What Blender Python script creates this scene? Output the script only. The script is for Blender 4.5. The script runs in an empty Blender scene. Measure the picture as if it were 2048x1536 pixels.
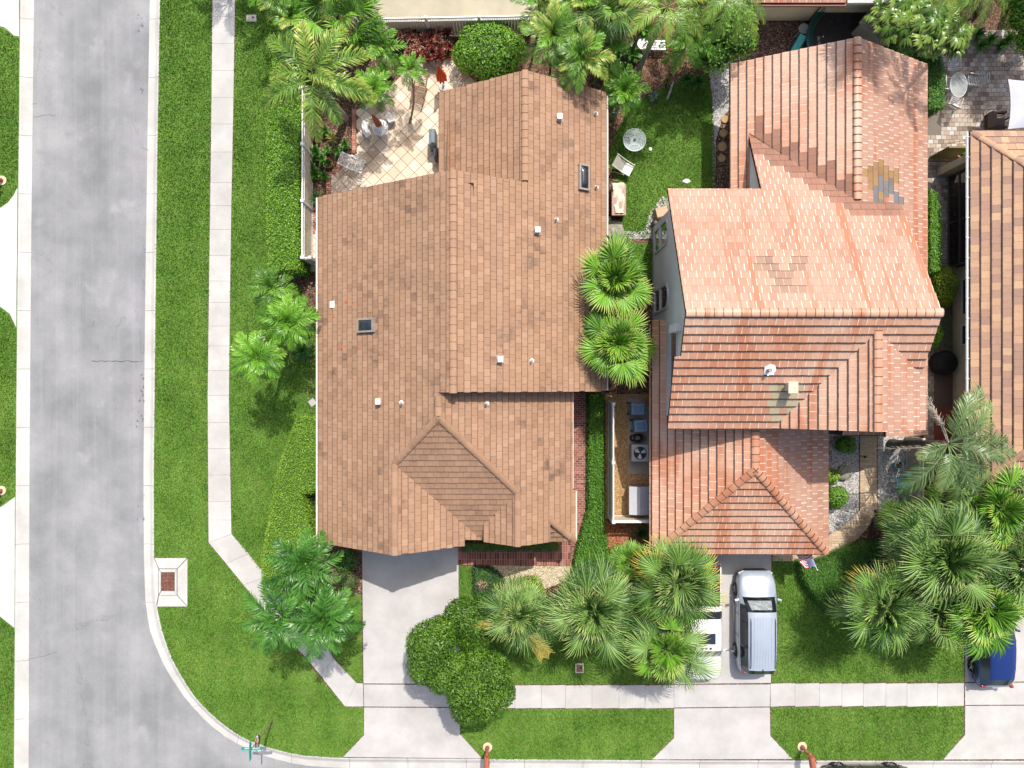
import bpy, math, random
import numpy as np
from mathutils import Vector, Matrix
R = math.radians
random.seed(7); rng = np.random.default_rng(7)
SC = bpy.context.scene
COL = SC.collection

# ------------------------------------------------------------------ camera, light, exposure
H = 36.5                      # flying height of the drone in metres
F = 1423.5                    # 39 px per metre of ground * 36.5
cam_d = bpy.data.cameras.new("camera"); cam = bpy.data.objects.new("camera", cam_d)
COL.objects.link(cam); SC.camera = cam
cam.location = (0, 0, H); cam.rotation_euler = (0, 0, 0)
cam_d.sensor_width = 36; cam_d.lens = 36 * F / 2048; cam_d.clip_start = 0.5; cam_d.clip_end = 3000
SUNV = Vector((0.185, 0.585, 1.0)).normalized()
sun_d = bpy.data.lights.new("sun", 'SUN'); sun_d.energy = 3.7; sun_d.angle = R(0.5); sun_d.color = (1.0, 0.955, 0.88)
sun = bpy.data.objects.new("sun", sun_d); COL.objects.link(sun)
sun.rotation_euler = SUNV.to_track_quat('Z', 'Y').to_euler(); sun.location = (20, 60, 90)
W = bpy.data.worlds.new("World"); SC.world = W; W.use_nodes = True
nt = W.node_tree; bg = nt.nodes["Background"]
sky = nt.nodes.new("ShaderNodeTexSky"); sky.sky_type = 'NISHITA'; sky.sun_disc = False
sky.sun_elevation = math.asin(SUNV.z); sky.sun_rotation = math.atan2(SUNV.x, SUNV.y)
sky.air_density = 1.0; sky.dust_density = 4.0; sky.ozone_density = 1.0
nt.links.new(sky.outputs[0], bg.inputs[0]); bg.inputs[1].default_value = 0.15
SC.view_settings.view_transform = 'Standard'; SC.view_settings.look = 'None'
SC.view_settings.exposure = 0.40; SC.view_settings.gamma = 1.0; SC.view_settings.use_curve_mapping = False
SC.cycles.max_bounces = 6; SC.cycles.diffuse_bounces = 3; SC.cycles.glossy_bounces = 2
SC.cycles.transmission_bounces = 4; SC.cycles.transparent_max_bounces = 8

# ------------------------------------------------------------------ survey: a point of the plan (2048 x 1536) at height z, in metres
def P(px, py, z=0.0):
    s = (H - z) / F
    return ((px - 1024) * s, (768 - py) * s, z)
def P2(px, py, z=0.0):
    return P(px, py, z)[:2]
def PL(pts, z=0.0):
    return [P2(a, b, z) for a, b in pts]

# ------------------------------------------------------------------ materials
class NT:
    def __init__(s, name, rough=0.8, spec=0.3):
        s.m = bpy.data.materials.new(name); s.m.use_nodes = True
        s.t = s.m.node_tree; s.n = s.t.nodes; s.l = s.t.links
        s.b = s.n["Principled BSDF"]; s.out = s.n["Material Output"]
        s.b.inputs["Roughness"].default_value = rough
        s.b.inputs["Specular IOR Level"].default_value = spec
        s._pos = None
    def pos(s):
        if s._pos is None: s._pos = s.n.new("ShaderNodeNewGeometry").outputs["Position"]
        return s._pos
    def put(s, sock, v):
        if isinstance(v, bpy.types.NodeSocket): s.l.new(v, sock)
        elif isinstance(v, (tuple, list)) and len(v) == 3 and sock.type == 'RGBA': sock.default_value = (*v, 1)
        else: sock.default_value = v
    def mapped(s, scale=(1, 1, 1), rot=(0, 0, 0), src=None):
        m = s.n.new("ShaderNodeMapping"); s.l.new(src or s.pos(), m.inputs[0])
        m.inputs["Scale"].default_value = scale; m.inputs["Rotation"].default_value = rot
        return m.outputs[0]
    def noise(s, scale, detail=3, rough=0.5, vec=None, out=0):
        t = s.n.new("ShaderNodeTexNoise"); s.l.new(vec or s.pos(), t.inputs["Vector"])
        t.inputs["Scale"].default_value = scale; t.inputs["Detail"].default_value = detail
        t.inputs["Roughness"].default_value = rough
        return t.outputs[out]
    def voro(s, scale, feature='F1', out="Distance", vec=None):
        t = s.n.new("ShaderNodeTexVoronoi"); t.feature = feature
        s.l.new(vec or s.pos(), t.inputs["Vector"]); t.inputs["Scale"].default_value = scale
        return t.outputs[out]
    def ramp(s, fac, stops, interp='LINEAR'):
        r = s.n.new("ShaderNodeValToRGB"); s.put(r.inputs[0], fac); r.color_ramp.interpolation = interp
        e = r.color_ramp.elements
        while len(e) < len(stops): e.new(0.5)
        for q, (p, c) in zip(e, stops):
            q.position = p
            q.color = (*c, 1) if isinstance(c, (tuple, list)) else (c, c, c, 1)
        return r.outputs[0]
    def mix(s, fac, a, b, mode='MIX'):
        m = s.n.new("ShaderNodeMix"); m.data_type = 'RGBA'; m.blend_type = mode
        s.put(m.inputs[0], fac); s.put(m.inputs[6], a); s.put(m.inputs[7], b)
        return m.outputs[2]
    def math(s, op, a, b=0.0, clamp=False):
        m = s.n.new("ShaderNodeMath"); m.operation = op; m.use_clamp = clamp
        s.put(m.inputs[0], a); s.put(m.inputs[1], b); return m.outputs[0]
    def attr(s, name, out="Fac"):
        a = s.n.new("ShaderNodeAttribute"); a.attribute_name = name; return a.outputs[out]
    def orand(s):
        return s.n.new("ShaderNodeObjectInfo").outputs["Random"]
    def color(s, v): s.put(s.b.inputs["Base Color"], v); return s
    def bump(s, h, strength=0.3, dist=0.02):
        b = s.n.new("ShaderNodeBump"); b.inputs["Strength"].default_value = strength
        b.inputs["Distance"].default_value = dist; s.put(b.inputs["Height"], h)
        s.l.new(b.outputs[0], s.b.inputs["Normal"]); return s
    def rough(s, v): s.put(s.b.inputs["Roughness"], v); return s
    def metal(s, v): s.b.inputs["Metallic"].default_value = v; return s

MATS = {}
def plain(name, c, rough=0.6, metal=0.0, var=0.12, scale=6.0, spec=0.35, bump=0.0, coat=0.0):
    if name in MATS: return MATS[name]
    k = NT(name, rough, spec); k.metal(metal)
    n = k.noise(scale, 4, 0.6)
    lo = tuple(x * (1 - var) for x in c); hi = tuple(min(1, x * (1 + var)) for x in c)
    k.color(k.ramp(n, [(0.3, lo), (0.7, hi)]))
    if bump: k.bump(k.noise(scale * 8, 3), bump, 0.01)
    if coat: k.b.inputs["Coat Weight"].default_value = coat; k.b.inputs["Coat Roughness"].default_value = 0.05
    MATS[name] = k.m; return k.m

def leafmat(name, lo, hi, tip=None, trans=0.13, rough=0.34, patch=0.6, tipw=(0.55, 1.0), orv=0.35):
    """foliage: colour by clump noise, by leaf and by plant, optional different tips"""
    if name in MATS: return MATS[name]
    k = NT(name, rough, 0.32); lo = tuple(x * 0.72 for x in lo)
    a = k.attr("tint"); n = k.noise(patch, 2)
    f = k.math('ADD', k.math('MULTIPLY', a, 0.55), k.math('MULTIPLY', n, 0.5))
    f = k.math('ADD', f, k.math('MULTIPLY', k.math('SUBTRACT', k.orand(), 0.5), orv))
    c = k.ramp(f, [(0.15, lo), (0.85, hi)])
    if tip:
        tt = k.attr("tip"); g = k.math('MULTIPLY', tt, k.math('ADD', k.orand(), 0.55))
        c = k.mix(k.ramp(g, [(tipw[0], 0.0), (tipw[1], 1.0)]), c, tip)
    k.color(c)
    tr = k.n.new("ShaderNodeBsdfTranslucent"); k.put(tr.inputs[0], c)
    mx = k.n.new("ShaderNodeMixShader"); mx.inputs[0].default_value = trans
    k.l.new(k.b.outputs[0], mx.inputs[1]); k.l.new(tr.outputs[0], mx.inputs[2]); k.l.new(mx.outputs[0], k.out.inputs[0])
    MATS[name] = k.m; return k.m

def m_asphalt():
    k = NT("asphalt", 0.9, 0.2)
    big = k.noise(0.35, 4, 0.6); st = k.noise(1.0, 4, 0.6, k.mapped((0.9, 0.05, 1)))
    f = k.math('ADD', k.math('MULTIPLY', big, 0.72), k.math('MULTIPLY', st, 0.28))
    c = k.ramp(f, [(0.36, (0.17, 0.172, 0.177)), (0.5, (0.222, 0.224, 0.227)), (0.66, (0.285, 0.285, 0.285))])
    pt = k.ramp(k.noise(0.55, 5, 0.62, k.mapped((1, 0.8, 1), (0, 0, 0.4))), [(0.60, 0.0), (0.70, 1.0)])
    c = k.mix(k.math('MULTIPLY', pt, 0.35), c, (0.37, 0.365, 0.36))
    vc = k.voro(0.16, 'DISTANCE_TO_EDGE', 'Distance', k.mapped((1.0, 0.6, 0)))
    wob = k.math('ADD', vc, k.math('MULTIPLY', k.math('SUBTRACT', k.noise(1.6, 4, 0.6), 0.5), 0.12))
    crk = k.math('MULTIPLY', k.ramp(k.math('ABSOLUTE', wob), [(0.0, 1.0), (0.006, 0.0)]), k.ramp(k.noise(0.25, 2), [(0.5, 0.0), (0.58, 1.0)]))
    c = k.mix(k.math('MULTIPLY', crk, 0.3), c, (0.08, 0.08, 0.08))
    dk = k.ramp(k.noise(0.9, 6, 0.75, k.mapped((1, 0.5, 0), (0, 0, 0.2))), [(0.60, 0.0), (0.72, 1.0)])
    c = k.mix(k.math('MULTIPLY', dk, 0.35), c, (0.15, 0.15, 0.16))
    g = k.noise(38, 3, 0.7)
    c = k.mix(0.55, c, k.ramp(g, [(0.3, 0.35), (0.7, 0.68)]), 'OVERLAY')
    line = k.ramp(k.noise(0.8, 2, 0.5, k.mapped((1.6, 0.012, 1))), [(0.485, 0.0), (0.5, 1.0), (0.515, 0.0)])
    c = k.mix(k.math('MULTIPLY', line, 0.06), c, (0.5, 0.5, 0.5))
    k.color(c); k.bump(g, 0.4, 0.01); return k.m
def m_concrete(name, c, var=0.09):
    k = NT(name, 0.85, 0.25); c = tuple(x * 0.9 for x in c)
    lo = tuple(x * (1 - var * 1.5) for x in c); hi = tuple(x * (1 + var) for x in c)
    n = k.noise(0.7, 5, 0.6); col = k.ramp(n, [(0.3, lo), (0.65, hi)])
    t = k.attr("tint"); col = k.mix(0.9, col, k.ramp(t, [(0, 0.93), (1, 1.0)]), 'MULTIPLY')
    g = k.noise(45, 3, 0.7); col = k.mix(0.35, col, k.ramp(g, [(0.3, 0.4), (0.7, 0.6)]), 'OVERLAY')
    dt = k.ramp(k.noise(0.4, 7, 0.75, k.mapped((1, 1, 0), (0, 0, 0.7))), [(0.48, 0.0), (0.66, 1.0)])
    col = k.mix(k.math('MULTIPLY', dt, 0.30), col, (0.30, 0.27, 0.23))
    sp = k.ramp(k.voro(1.3), [(0.02, 1.0), (0.045, 0.0)])
    col = k.mix(k.math('MULTIPLY', sp, 0.35), col, (0.12, 0.11, 0.09))
    k.color(col); k.bump(g, 0.15, 0.01); return k.m
def m_grass():
    k = NT("grass_blades", 0.6, 0.2)
    t = k.attr("tint"); n = k.noise(0.45, 4, 0.6); n2 = k.noise(3.5, 3, 0.6)
    st = k.noise(1.0, 3, 0.6, k.mapped((1.1, 0.12, 1)))
    f = k.math('ADD', k.math('MULTIPLY', t, 0.26), k.math('ADD', k.math('MULTIPLY', n, 0.46), k.math('ADD', k.math('MULTIPLY', n2, 0.14), k.math('MULTIPLY', st, 0.18))))
    c = k.ramp(f, [(0.36, (0.05, 0.12, 0.013)), (0.47, (0.11, 0.225, 0.026)), (0.58, (0.19, 0.33, 0.045)), (0.72, (0.33, 0.41, 0.11))])
    dry = k.ramp(k.noise(1.1, 6, 0.72), [(0.50, 0.0), (0.64, 1.0)])
    c = k.mix(k.math('MULTIPLY', dry, 0.6), c, (0.25, 0.30, 0.09))
    sx = k.n.new("ShaderNodeSeparateXYZ"); k.l.new(k.pos(), sx.inputs[0])
    wv = k.math('SINE', k.math('MULTIPLY', k.math('ADD', sx.outputs[0], k.math('MULTIPLY', k.noise(0.3, 2), 1.2)), 6.0))
    c = k.mix(0.9, c, k.ramp(k.math('ADD', k.math('MULTIPLY', wv, 0.5), 0.5), [(0.0, 0.80), (1.0, 1.0)]), 'MULTIPLY')
    k.color(c)
    tr = k.n.new("ShaderNodeBsdfTranslucent"); k.put(tr.inputs[0], c)
    mx = k.n.new("ShaderNodeMixShader"); mx.inputs[0].default_value = 0.3
    k.l.new(k.b.outputs[0], mx.inputs[1]); k.l.new(tr.outputs[0], mx.inputs[2]); k.l.new(mx.outputs[0], k.out.inputs[0])
    return k.m
def m_turf():
    k = NT("turf_ground", 0.9, 0.15)
    n = k.noise(0.45, 4, 0.6); g = k.noise(22, 4, 0.7)
    f = k.math('ADD', k.math('MULTIPLY', n, 0.4), k.math('MULTIPLY', g, 0.6))
    k.color(k.ramp(f, [(0.3, (0.045, 0.10, 0.014)), (0.5, (0.09, 0.19, 0.028)), (0.7, (0.16, 0.27, 0.05))])); k.bump(g, 0.5, 0.03)
    return k.m
def m_speckle(name, cols, scale, bump=0.6, cell=0.5):
    k = NT(name, 0.9, 0.2)
    v = k.n.new("ShaderNodeTexVoronoi"); k.l.new(k.pos(), v.inputs["Vector"]); v.inputs["Scale"].default_value = scale
    sep = k.n.new("ShaderNodeSeparateColor"); k.l.new(v.outputs["Color"], sep.inputs[0])
    n = k.noise(0.9, 3)
    f = k.math('ADD', k.math('MULTIPLY', sep.outputs[0], 0.75), k.math('MULTIPLY', n, 0.3))
    st = [(i / (len(cols) - 1) * 0.9 + 0.05, c) for i, c in enumerate(cols)]
    k.color(k.mix(k.math('MULTIPLY', k.ramp(v.outputs["Distance"], [(0.35, 0.0), (0.7, 1.0)]), cell), k.ramp(f, st), tuple(x * 0.25 for x in cols[0])))
    k.bump(k.math('SUBTRACT', 1.0, v.outputs["Distance"]), bump, 0.03); return k.m
def m_tile(name, cols, rough, edge_col, edge_w, edge_amt, pale=None, stain=(0.12, 0.07, 0.05), stain_amt=0.5, streak=None, big=0.25, butt=(0.09, 0.7, (0.05, 0.03, 0.022))):
    """flat concrete roof tile: colour per tile, grain, weathering, joint edges by the tile's own uv"""
    k = NT(name, rough, 0.35)
    t = k.attr("tint"); uv = k.n.new("ShaderNodeUVMap").outputs[0]
    sp = k.n.new("ShaderNodeSeparateXYZ"); k.l.new(uv, sp.inputs[0]); u, v = sp.outputs[0], sp.outputs[1]
    c = k.ramp(t, [(i / (len(cols) - 1), q) for i, q in enumerate(cols)])
    n = k.noise(big, 5, 0.6)
    if pale: c = k.mix(k.ramp(n, [(0.42, 0.0), (0.62, 0.8)]), c, pale)
    fine = k.noise(14, 4, 0.7); c = k.mix(0.45, c, k.ramp(fine, [(0.3, 0.38), (0.7, 0.62)]), 'OVERLAY')
    if streak:
        s = k.ramp(k.noise(1.0, 3, 0.5, k.mapped((streak[0][0], streak[0][1], 0))), [(0.55, 0.0), (0.62, 1.0)])
        c = k.mix(k.math('MULTIPLY', s, 0.85), c, streak[1])
    sn = k.noise(0.55, 6, 0.7, k.mapped((1, 1.0, 1), (0, 0, 0.3)))
    pt = k.attr("patch")
    c = k.mix(k.math('MULTIPLY', k.math('MULTIPLY', k.ramp(sn, [(0.50, 0.0), (0.66, 1.0)]), k.ramp(pt, [(0.35, 0.1), (0.9, 1.0)])), stain_amt), c, stain, 'MIX')
    e = k.ramp(k.math('ADD', u, k.math('MULTIPLY', k.math('SUBTRACT', k.noise(9, 3), 0.5), edge_w * 1.6)), [(edge_w * 0.6, 1.0), (edge_w * 1.25, 0.0)])
    e = k.math('MULTIPLY', e, k.ramp(k.noise(0.8, 3), [(0.35, 0.25), (0.6, 1.0)]))
    c = k.mix(k.math('MULTIPLY', e, edge_amt), c, edge_col)
    bt = k.ramp(k.math("ADD", v, k.math("MULTIPLY", k.math("SUBTRACT", k.noise(7, 3), 0.5), butt[0] * 0.8)), [(butt[0] * 0.75, 1.0), (butt[0] * 1.2, 0.0)])  # dark butt line: edge grime with the step's shadow painted in
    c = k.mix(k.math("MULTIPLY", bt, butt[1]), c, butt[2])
    k.color(c); k.bump(fine, 0.25, 0.01); return k.m
def m_wall(name, c):
    k = NT(name, 0.85, 0.2); n = k.noise(0.8, 5, 0.6)
    col = k.ramp(n, [(0.3, tuple(x * 0.86 for x in c)), (0.65, c)])
    sp = k.n.new("ShaderNodeSeparateXYZ"); k.l.new(k.pos(), sp.inputs[0])
    low = k.ramp(k.math('ADD', sp.outputs[2], k.math('MULTIPLY', k.noise(2.5, 4), 0.5)), [(0.35, 1.0), (0.75, 0.0)])
    col = k.mix(k.math('MULTIPLY', low, 0.4), col, (0.20, 0.14, 0.09))
    k.color(col); k.bump(k.noise(30, 3), 0.3, 0.01); return k.m
def m_glass(name, c=(0.02, 0.03, 0.035), rough=0.05):
    k = NT(name, rough, 0.8); k.color(c); k.b.inputs["Coat Weight"].default_value = 0.5; return k.m

# ------------------------------------------------------------------ mesh building
class MB:
    def __init__(s): s.v = []; s.f = []; s.t = []; s.sm = False
    def add(s, vs, fs, tint=0.5):
        b = len(s.v); s.v.extend([tuple(x) for x in vs]); s.t.extend([tint] * len(vs))
        s.f.extend([tuple(i + b for i in f) for f in fs]); return s
    def box(s, c, size, rz=0.0, tint=0.5, M=None, taper=1.0):
        x, y, z = size[0] / 2, size[1] / 2, size[2] / 2; ca, sa = math.cos(rz), math.sin(rz)
        vs = []
        for dz in (-1, 1):
            k = 1 if dz < 0 else taper
            for dx, dy in ((-1, -1), (1, -1), (1, 1), (-1, 1)):
                a, b = dx * x * k, dy * y * k; q = (c[0] + a * ca - b * sa, c[1] + a * sa + b * ca, c[2] + dz * z)
                vs.append(tuple(M @ Vector(q)) if M else q)
        return s.add(vs, [(3, 2, 1, 0), (4, 5, 6, 7), (0, 1, 5, 4), (1, 2, 6, 5), (2, 3, 7, 6), (3, 0, 4, 7)], tint)
    def prism(s, poly, z0, z1, tint=0.5, inset=0.0, bottom=True):
        n = len(poly)
        if sum(poly[i][0] * poly[(i + 1) % n][1] - poly[(i + 1) % n][0] * poly[i][1] for i in range(n)) < 0: poly = poly[::-1]
        top = poly
        if inset:
            cx = sum(p[0] for p in poly) / n; cy = sum(p[1] for p in poly) / n
            top = [(p[0] + (cx - p[0]) * inset, p[1] + (cy - p[1]) * inset) for p in poly]
        vs = [(p[0], p[1], z0) for p in poly] + [(p[0], p[1], z1) for p in top]
        fs = [tuple(range(n, 2 * n))] + ([tuple(range(n - 1, -1, -1))] if bottom else [])
        fs += [(i, (i + 1) % n, n + (i + 1) % n, n + i) for i in range(n)]
        return s.add(vs, fs, tint)
    def tube(s, pts, r, seg=8, cap=True, tint=0.5):
        pts = [Vector(p) for p in pts]; n = len(pts); rr = r if isinstance(r, (list, tuple)) else [r] * n
        vs = []
        for i, p in enumerate(pts):
            d = (pts[min(i + 1, n - 1)] - pts[max(i - 1, 0)]); d = d.normalized() if d.length > 1e-9 else Vector((0, 0, 1))
            a = Vector((0, 0, 1)) if abs(d.z) < 0.9 else Vector((1, 0, 0))
            u = d.cross(a).normalized(); w = d.cross(u)
            for k in range(seg):
                t = 2 * math.pi * k / seg; vs.append(tuple(p + (u * math.cos(t) + w * math.sin(t)) * rr[i]))
        fs = [(i * seg + k, i * seg + (k + 1) % seg, (i + 1) * seg + (k + 1) % seg, (i + 1) * seg + k) for i in range(n - 1) for k in range(seg)]
        if cap: fs += [tuple(range(seg - 1, -1, -1)), tuple(range((n - 1) * seg, n * seg))]
        return s.add(vs, fs, tint)
    def lathe(s, prof, c=(0, 0, 0), seg=20, tint=0.5, cap=True):
        vs = [(c[0] + r * math.cos(2 * math.pi * k / seg), c[1] + r * math.sin(2 * math.pi * k / seg), c[2] + z) for r, z in prof for k in range(seg)]
        n = len(prof)
        fs = [(i * seg + k, i * seg + (k + 1) % seg, (i + 1) * seg + (k + 1) % seg, (i + 1) * seg + k) for i in range(n - 1) for k in range(seg)]
        if cap: fs += [tuple(range(seg - 1, -1, -1)), tuple(range((n - 1) * seg, n * seg))]
        return s.add(vs, fs, tint)
    def quad(s, a, b, c, d, tint=0.5): return s.add([a, b, c, d], [(0, 1, 2, 3)], tint)

def set_attr(me, name, vals):
    a = me.attributes.new(name, 'FLOAT', 'POINT'); a.data.foreach_set("value", np.asarray(vals, dtype=np.float32))
def link(name, me, parent=None, loc=(0, 0, 0), rot=None):
    o = bpy.data.objects.new(name, me); COL.objects.link(o); o.location = loc
    if rot is not None: o.rotation_euler = rot
    if parent is not None: o.parent = parent
    return o
def tag(o, label=None, cat=None, group=None, kind=None):
    for k, v in (("label", label), ("category", cat), ("group", group), ("kind", kind)):
        if v: o[k] = v
    return o
def build(name, mb, mat, parent=None, loc=(0, 0, 0), smooth=None, bevel=0.0, rot=None, off=None, kind=None, label=None):
    me = bpy.data.meshes.new(name)
    vs = mb.v if off is None else [(a - off[0], b - off[1], c - off[2]) for a, b, c in mb.v]
    me.from_pydata(vs, [], mb.f); set_attr(me, "tint", mb.t); me.materials.append(mat)
    if smooth:
        me.shade_smooth()
        if smooth != True: me.set_sharp_from_angle(angle=R(smooth))
    o = link(name, me, parent, loc, rot)
    if bevel:
        b = o.modifiers.new("bevel", 'BEVEL'); b.width = bevel; b.segments = 2; b.limit_method = 'ANGLE'; b.angle_limit = R(40)
    if kind: o["kind"] = kind
    if label: o["label"] = label
    return o
def thing(name, label, cat, loc=(0, 0, 0), rz=0.0, group=None, kind=None):
    o = bpy.data.objects.new(name, None); COL.objects.link(o); o.location = loc; o.rotation_euler = (0, 0, rz)
    o.empty_display_size = 0.3
    return tag(o, label, cat, group, kind)
def structure(name, mb=None, mat=None, loc=(0, 0, 0), **k):
    if mb is None:
        o = bpy.data.objects.new(name, None); COL.objects.link(o); o.location = loc
    else: o = build(name, mb, mat, loc=loc, **k)
    o["kind"] = "structure"; return o
def copy_tree(o, parent=None):
    c = o.copy(); COL.objects.link(c); c.parent = parent
    for ch in list(o.children): copy_tree(ch, c)
    return c
def np_mesh(name, V, Fa, mat, tint=None, tip=None, parent=None, loc=(0, 0, 0), link_it=True, smooth=False):
    V = np.asarray(V, dtype=np.float32); Fa = np.asarray(Fa, dtype=np.int32); k = Fa.shape[1]
    me = bpy.data.meshes.new(name); me.vertices.add(len(V)); me.vertices.foreach_set("co", V.ravel())
    me.loops.add(Fa.size); me.loops.foreach_set("vertex_index", Fa.ravel())
    me.polygons.add(len(Fa)); me.polygons.foreach_set("loop_start", np.arange(0, Fa.size, k, dtype=np.int32))
    me.polygons.foreach_set("loop_total", np.full(len(Fa), k, dtype=np.int32)) if False else None
    me.update(calc_edges=True)
    if tint is not None: set_attr(me, "tint", tint)
    if tip is not None: set_attr(me, "tip", tip)
    me.materials.append(mat)
    if smooth: me.shade_smooth()
    return link(name, me, parent, loc) if link_it else me

def pieces(parent, name, items, mats, limit=296):
    """items: (verts, faces, uvs per face loop or None, tint, size, material key). The largest become parts, the rest one joined part"""
    items = sorted(items, key=lambda q: -q[4]); po = parent.matrix_basis.translation
    for vs, fs, uv, t, sz, mk in items[:limit]:
        c = [sum(v[i] for v in vs) / len(vs) for i in range(3)]
        me = bpy.data.meshes.new(name); me.from_pydata([(v[0] - c[0], v[1] - c[1], v[2] - c[2]) for v in vs], [], fs)
        set_attr(me, "tint", [t[0]] * len(vs)); set_attr(me, "patch", [t[1]] * len(vs)); me.materials.append(mats[mk])
        if uv:
            l = me.uv_layers.new(name="UVMap"); l.data.foreach_set("uv", [q for f in uv for w in f for q in w])
        link(name, me, parent, (c[0] - po[0], c[1] - po[1], c[2] - po[2]))
    rest = {}
    for it in items[limit:]: rest.setdefault(it[5], []).append(it)
    for mk, its in rest.items():
        V = []; Fs = []; T = []; Q = []; U = []
        for vs, fs, uv, t, sz, _ in its:
            b = len(V); V += [(v[0] - po[0], v[1] - po[1], v[2] - po[2]) for v in vs]; Fs += [tuple(i + b for i in f) for f in fs]
            T += [t[0]] * len(vs); Q += [t[1]] * len(vs)
            if uv: U += [q for f in uv for w in f for q in w]
        me = bpy.data.meshes.new(name + "_field"); me.from_pydata(V, [], Fs); set_attr(me, "tint", T); set_attr(me, "patch", Q); me.materials.append(mats[mk])
        if U: l = me.uv_layers.new(name="UVMap"); l.data.foreach_set("uv", U)
        link(name + "_field", me, parent)["kind"] = "stuff"

def clip_rect(poly, x0, y0, x1, y1):
    for ax, lim, sg in ((0, x0, 1), (0, x1, -1), (1, y0, 1), (1, y1, -1)):
        out = []; n = len(poly)
        if n < 3: return []
        for i in range(n):
            a, b = poly[i], poly[(i + 1) % n]; da, db = sg * (a[ax] - lim), sg * (b[ax] - lim)
            if da >= 0: out.append(a)
            if (da >= 0) != (db >= 0):
                t = da / (da - db); out.append((a[0] + (b[0] - a[0]) * t, a[1] + (b[1] - a[1]) * t))
        poly = out
    res = []
    for p in poly:
        if not res or abs(p[0] - res[-1][0]) + abs(p[1] - res[-1][1]) > 1e-5: res.append(p)
    if len(res) > 1 and abs(res[0][0] - res[-1][0]) + abs(res[0][1] - res[-1][1]) < 1e-5: res.pop()
    return res if len(res) >= 3 else []
def area(p):
    return 0.5 * abs(sum(p[i][0] * p[(i + 1) % len(p)][1] - p[(i + 1) % len(p)][0] * p[i][1] for i in range(len(p))))
def inside(poly, X, Y):
    r = np.zeros(len(X), bool); n = len(poly)
    for i in range(n):
        x0, y0 = poly[i]; x1, y1 = poly[(i + 1) % n]
        if y0 == y1: continue
        c = ((y0 > Y) != (y1 > Y)) & (X < (x1 - x0) * (Y - y0) / (y1 - y0) + x0); r ^= c
    return r
def scatter(poly, density):
    xs = [p[0] for p in poly]; ys = [p[1] for p in poly]
    n = int((max(xs) - min(xs)) * (max(ys) - min(ys)) * density)
    X = rng.uniform(min(xs), max(xs), n); Y = rng.uniform(min(ys), max(ys), n); k = inside(poly, X, Y)
    return X[k], Y[k]
# ================================================================== ground, road, kerbs, paving
ASPH = m_asphalt(); CONC = m_concrete("pale_concrete", (0.50, 0.485, 0.46)); KERB = m_concrete("kerb_concrete", (0.52, 0.505, 0.475))
TURF = m_turf(); BLADE = m_grass()
SOIL = m_speckle("dark_mulch", [(0.05, 0.028, 0.018), (0.10, 0.055, 0.035), (0.17, 0.10, 0.065), (0.30, 0.20, 0.13)], 16)
CHIP = m_speckle("tan_bark_chips", [(0.20, 0.11, 0.05), (0.34, 0.20, 0.09), (0.42, 0.27, 0.13), (0.5, 0.36, 0.2)], 24, cell=0.3)
REDM = m_speckle("red_mulch", [(0.18, 0.045, 0.02), (0.32, 0.09, 0.035), (0.42, 0.15, 0.06), (0.45, 0.28, 0.18)], 22)
GRAV = m_speckle("white_gravel", [(0.16, 0.15, 0.145), (0.36, 0.345, 0.33), (0.5, 0.49, 0.47), (0.62, 0.61, 0.6)], 15, cell=0.5)
PEBB = m_speckle("cream_pebbles", [(0.28, 0.2, 0.11), (0.44, 0.35, 0.21), (0.55, 0.47, 0.32), (0.62, 0.56, 0.44)], 17, cell=0.4)

g = MB(); g.quad((-420, -420, -0.22), (420, -420, -0.22), (420, 420, -0.22), (-420, 420, -0.22)); structure("ground", g, TURF)
k_in = [(309, -900), (297, 0), (293, 250), (288, 600), (284.5, 950), (285.5, 1115), (287, 1165), (289, 1213), (298, 1265), (314, 1307), (335, 1349), (363, 1391), (394, 1429), (436, 1468), (489, 1499), (528, 1514), (567, 1526), (603, 1533), (681, 1539), (1348, 1543), (2048, 1545), (3600, 1547)]
k_out = [(332, -900), (320, 0), (315.5, 250), (311, 600), (307.5, 950), (308, 1115), (310, 1165), (313, 1213), (325, 1265), (340, 1311), (363, 1353), (387, 1391), (415, 1422), (450, 1452), (489, 1478), (531, 1493), (568, 1504), (604, 1511), (681, 1516), (1348, 1521), (2048, 1522), (3600, 1524)]
l_in = [(73, -900), (65, 0), (60, 400), (56, 900), (54, 1536), (50, 2500)]
l_out = [(49, -900), (40.5, 0), (36.5, 400), (32, 900), (28, 1536), (24, 2500)]
r = MB(); r.prism(PL([(p[0] + 0.5, p[1]) for p in k_in[:-1]] + [(3600, 1547), (3600, 2500)] + [(p[0] - .5, p[1]) for p in l_in[::-1]]), -0.2, -0.12); structure("road", r, ASPH)
lot = MB(); lot.prism(PL(k_out + [(3600, -900)]), -0.21, -0.022); structure("lot_soil", lot, SOIL)
lot = MB(); lot.prism(PL(l_out + [(-1200, 2500), (-1200, -900)]), -0.21, -0.022); structure("far_lot_soil", lot, TURF)

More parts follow.
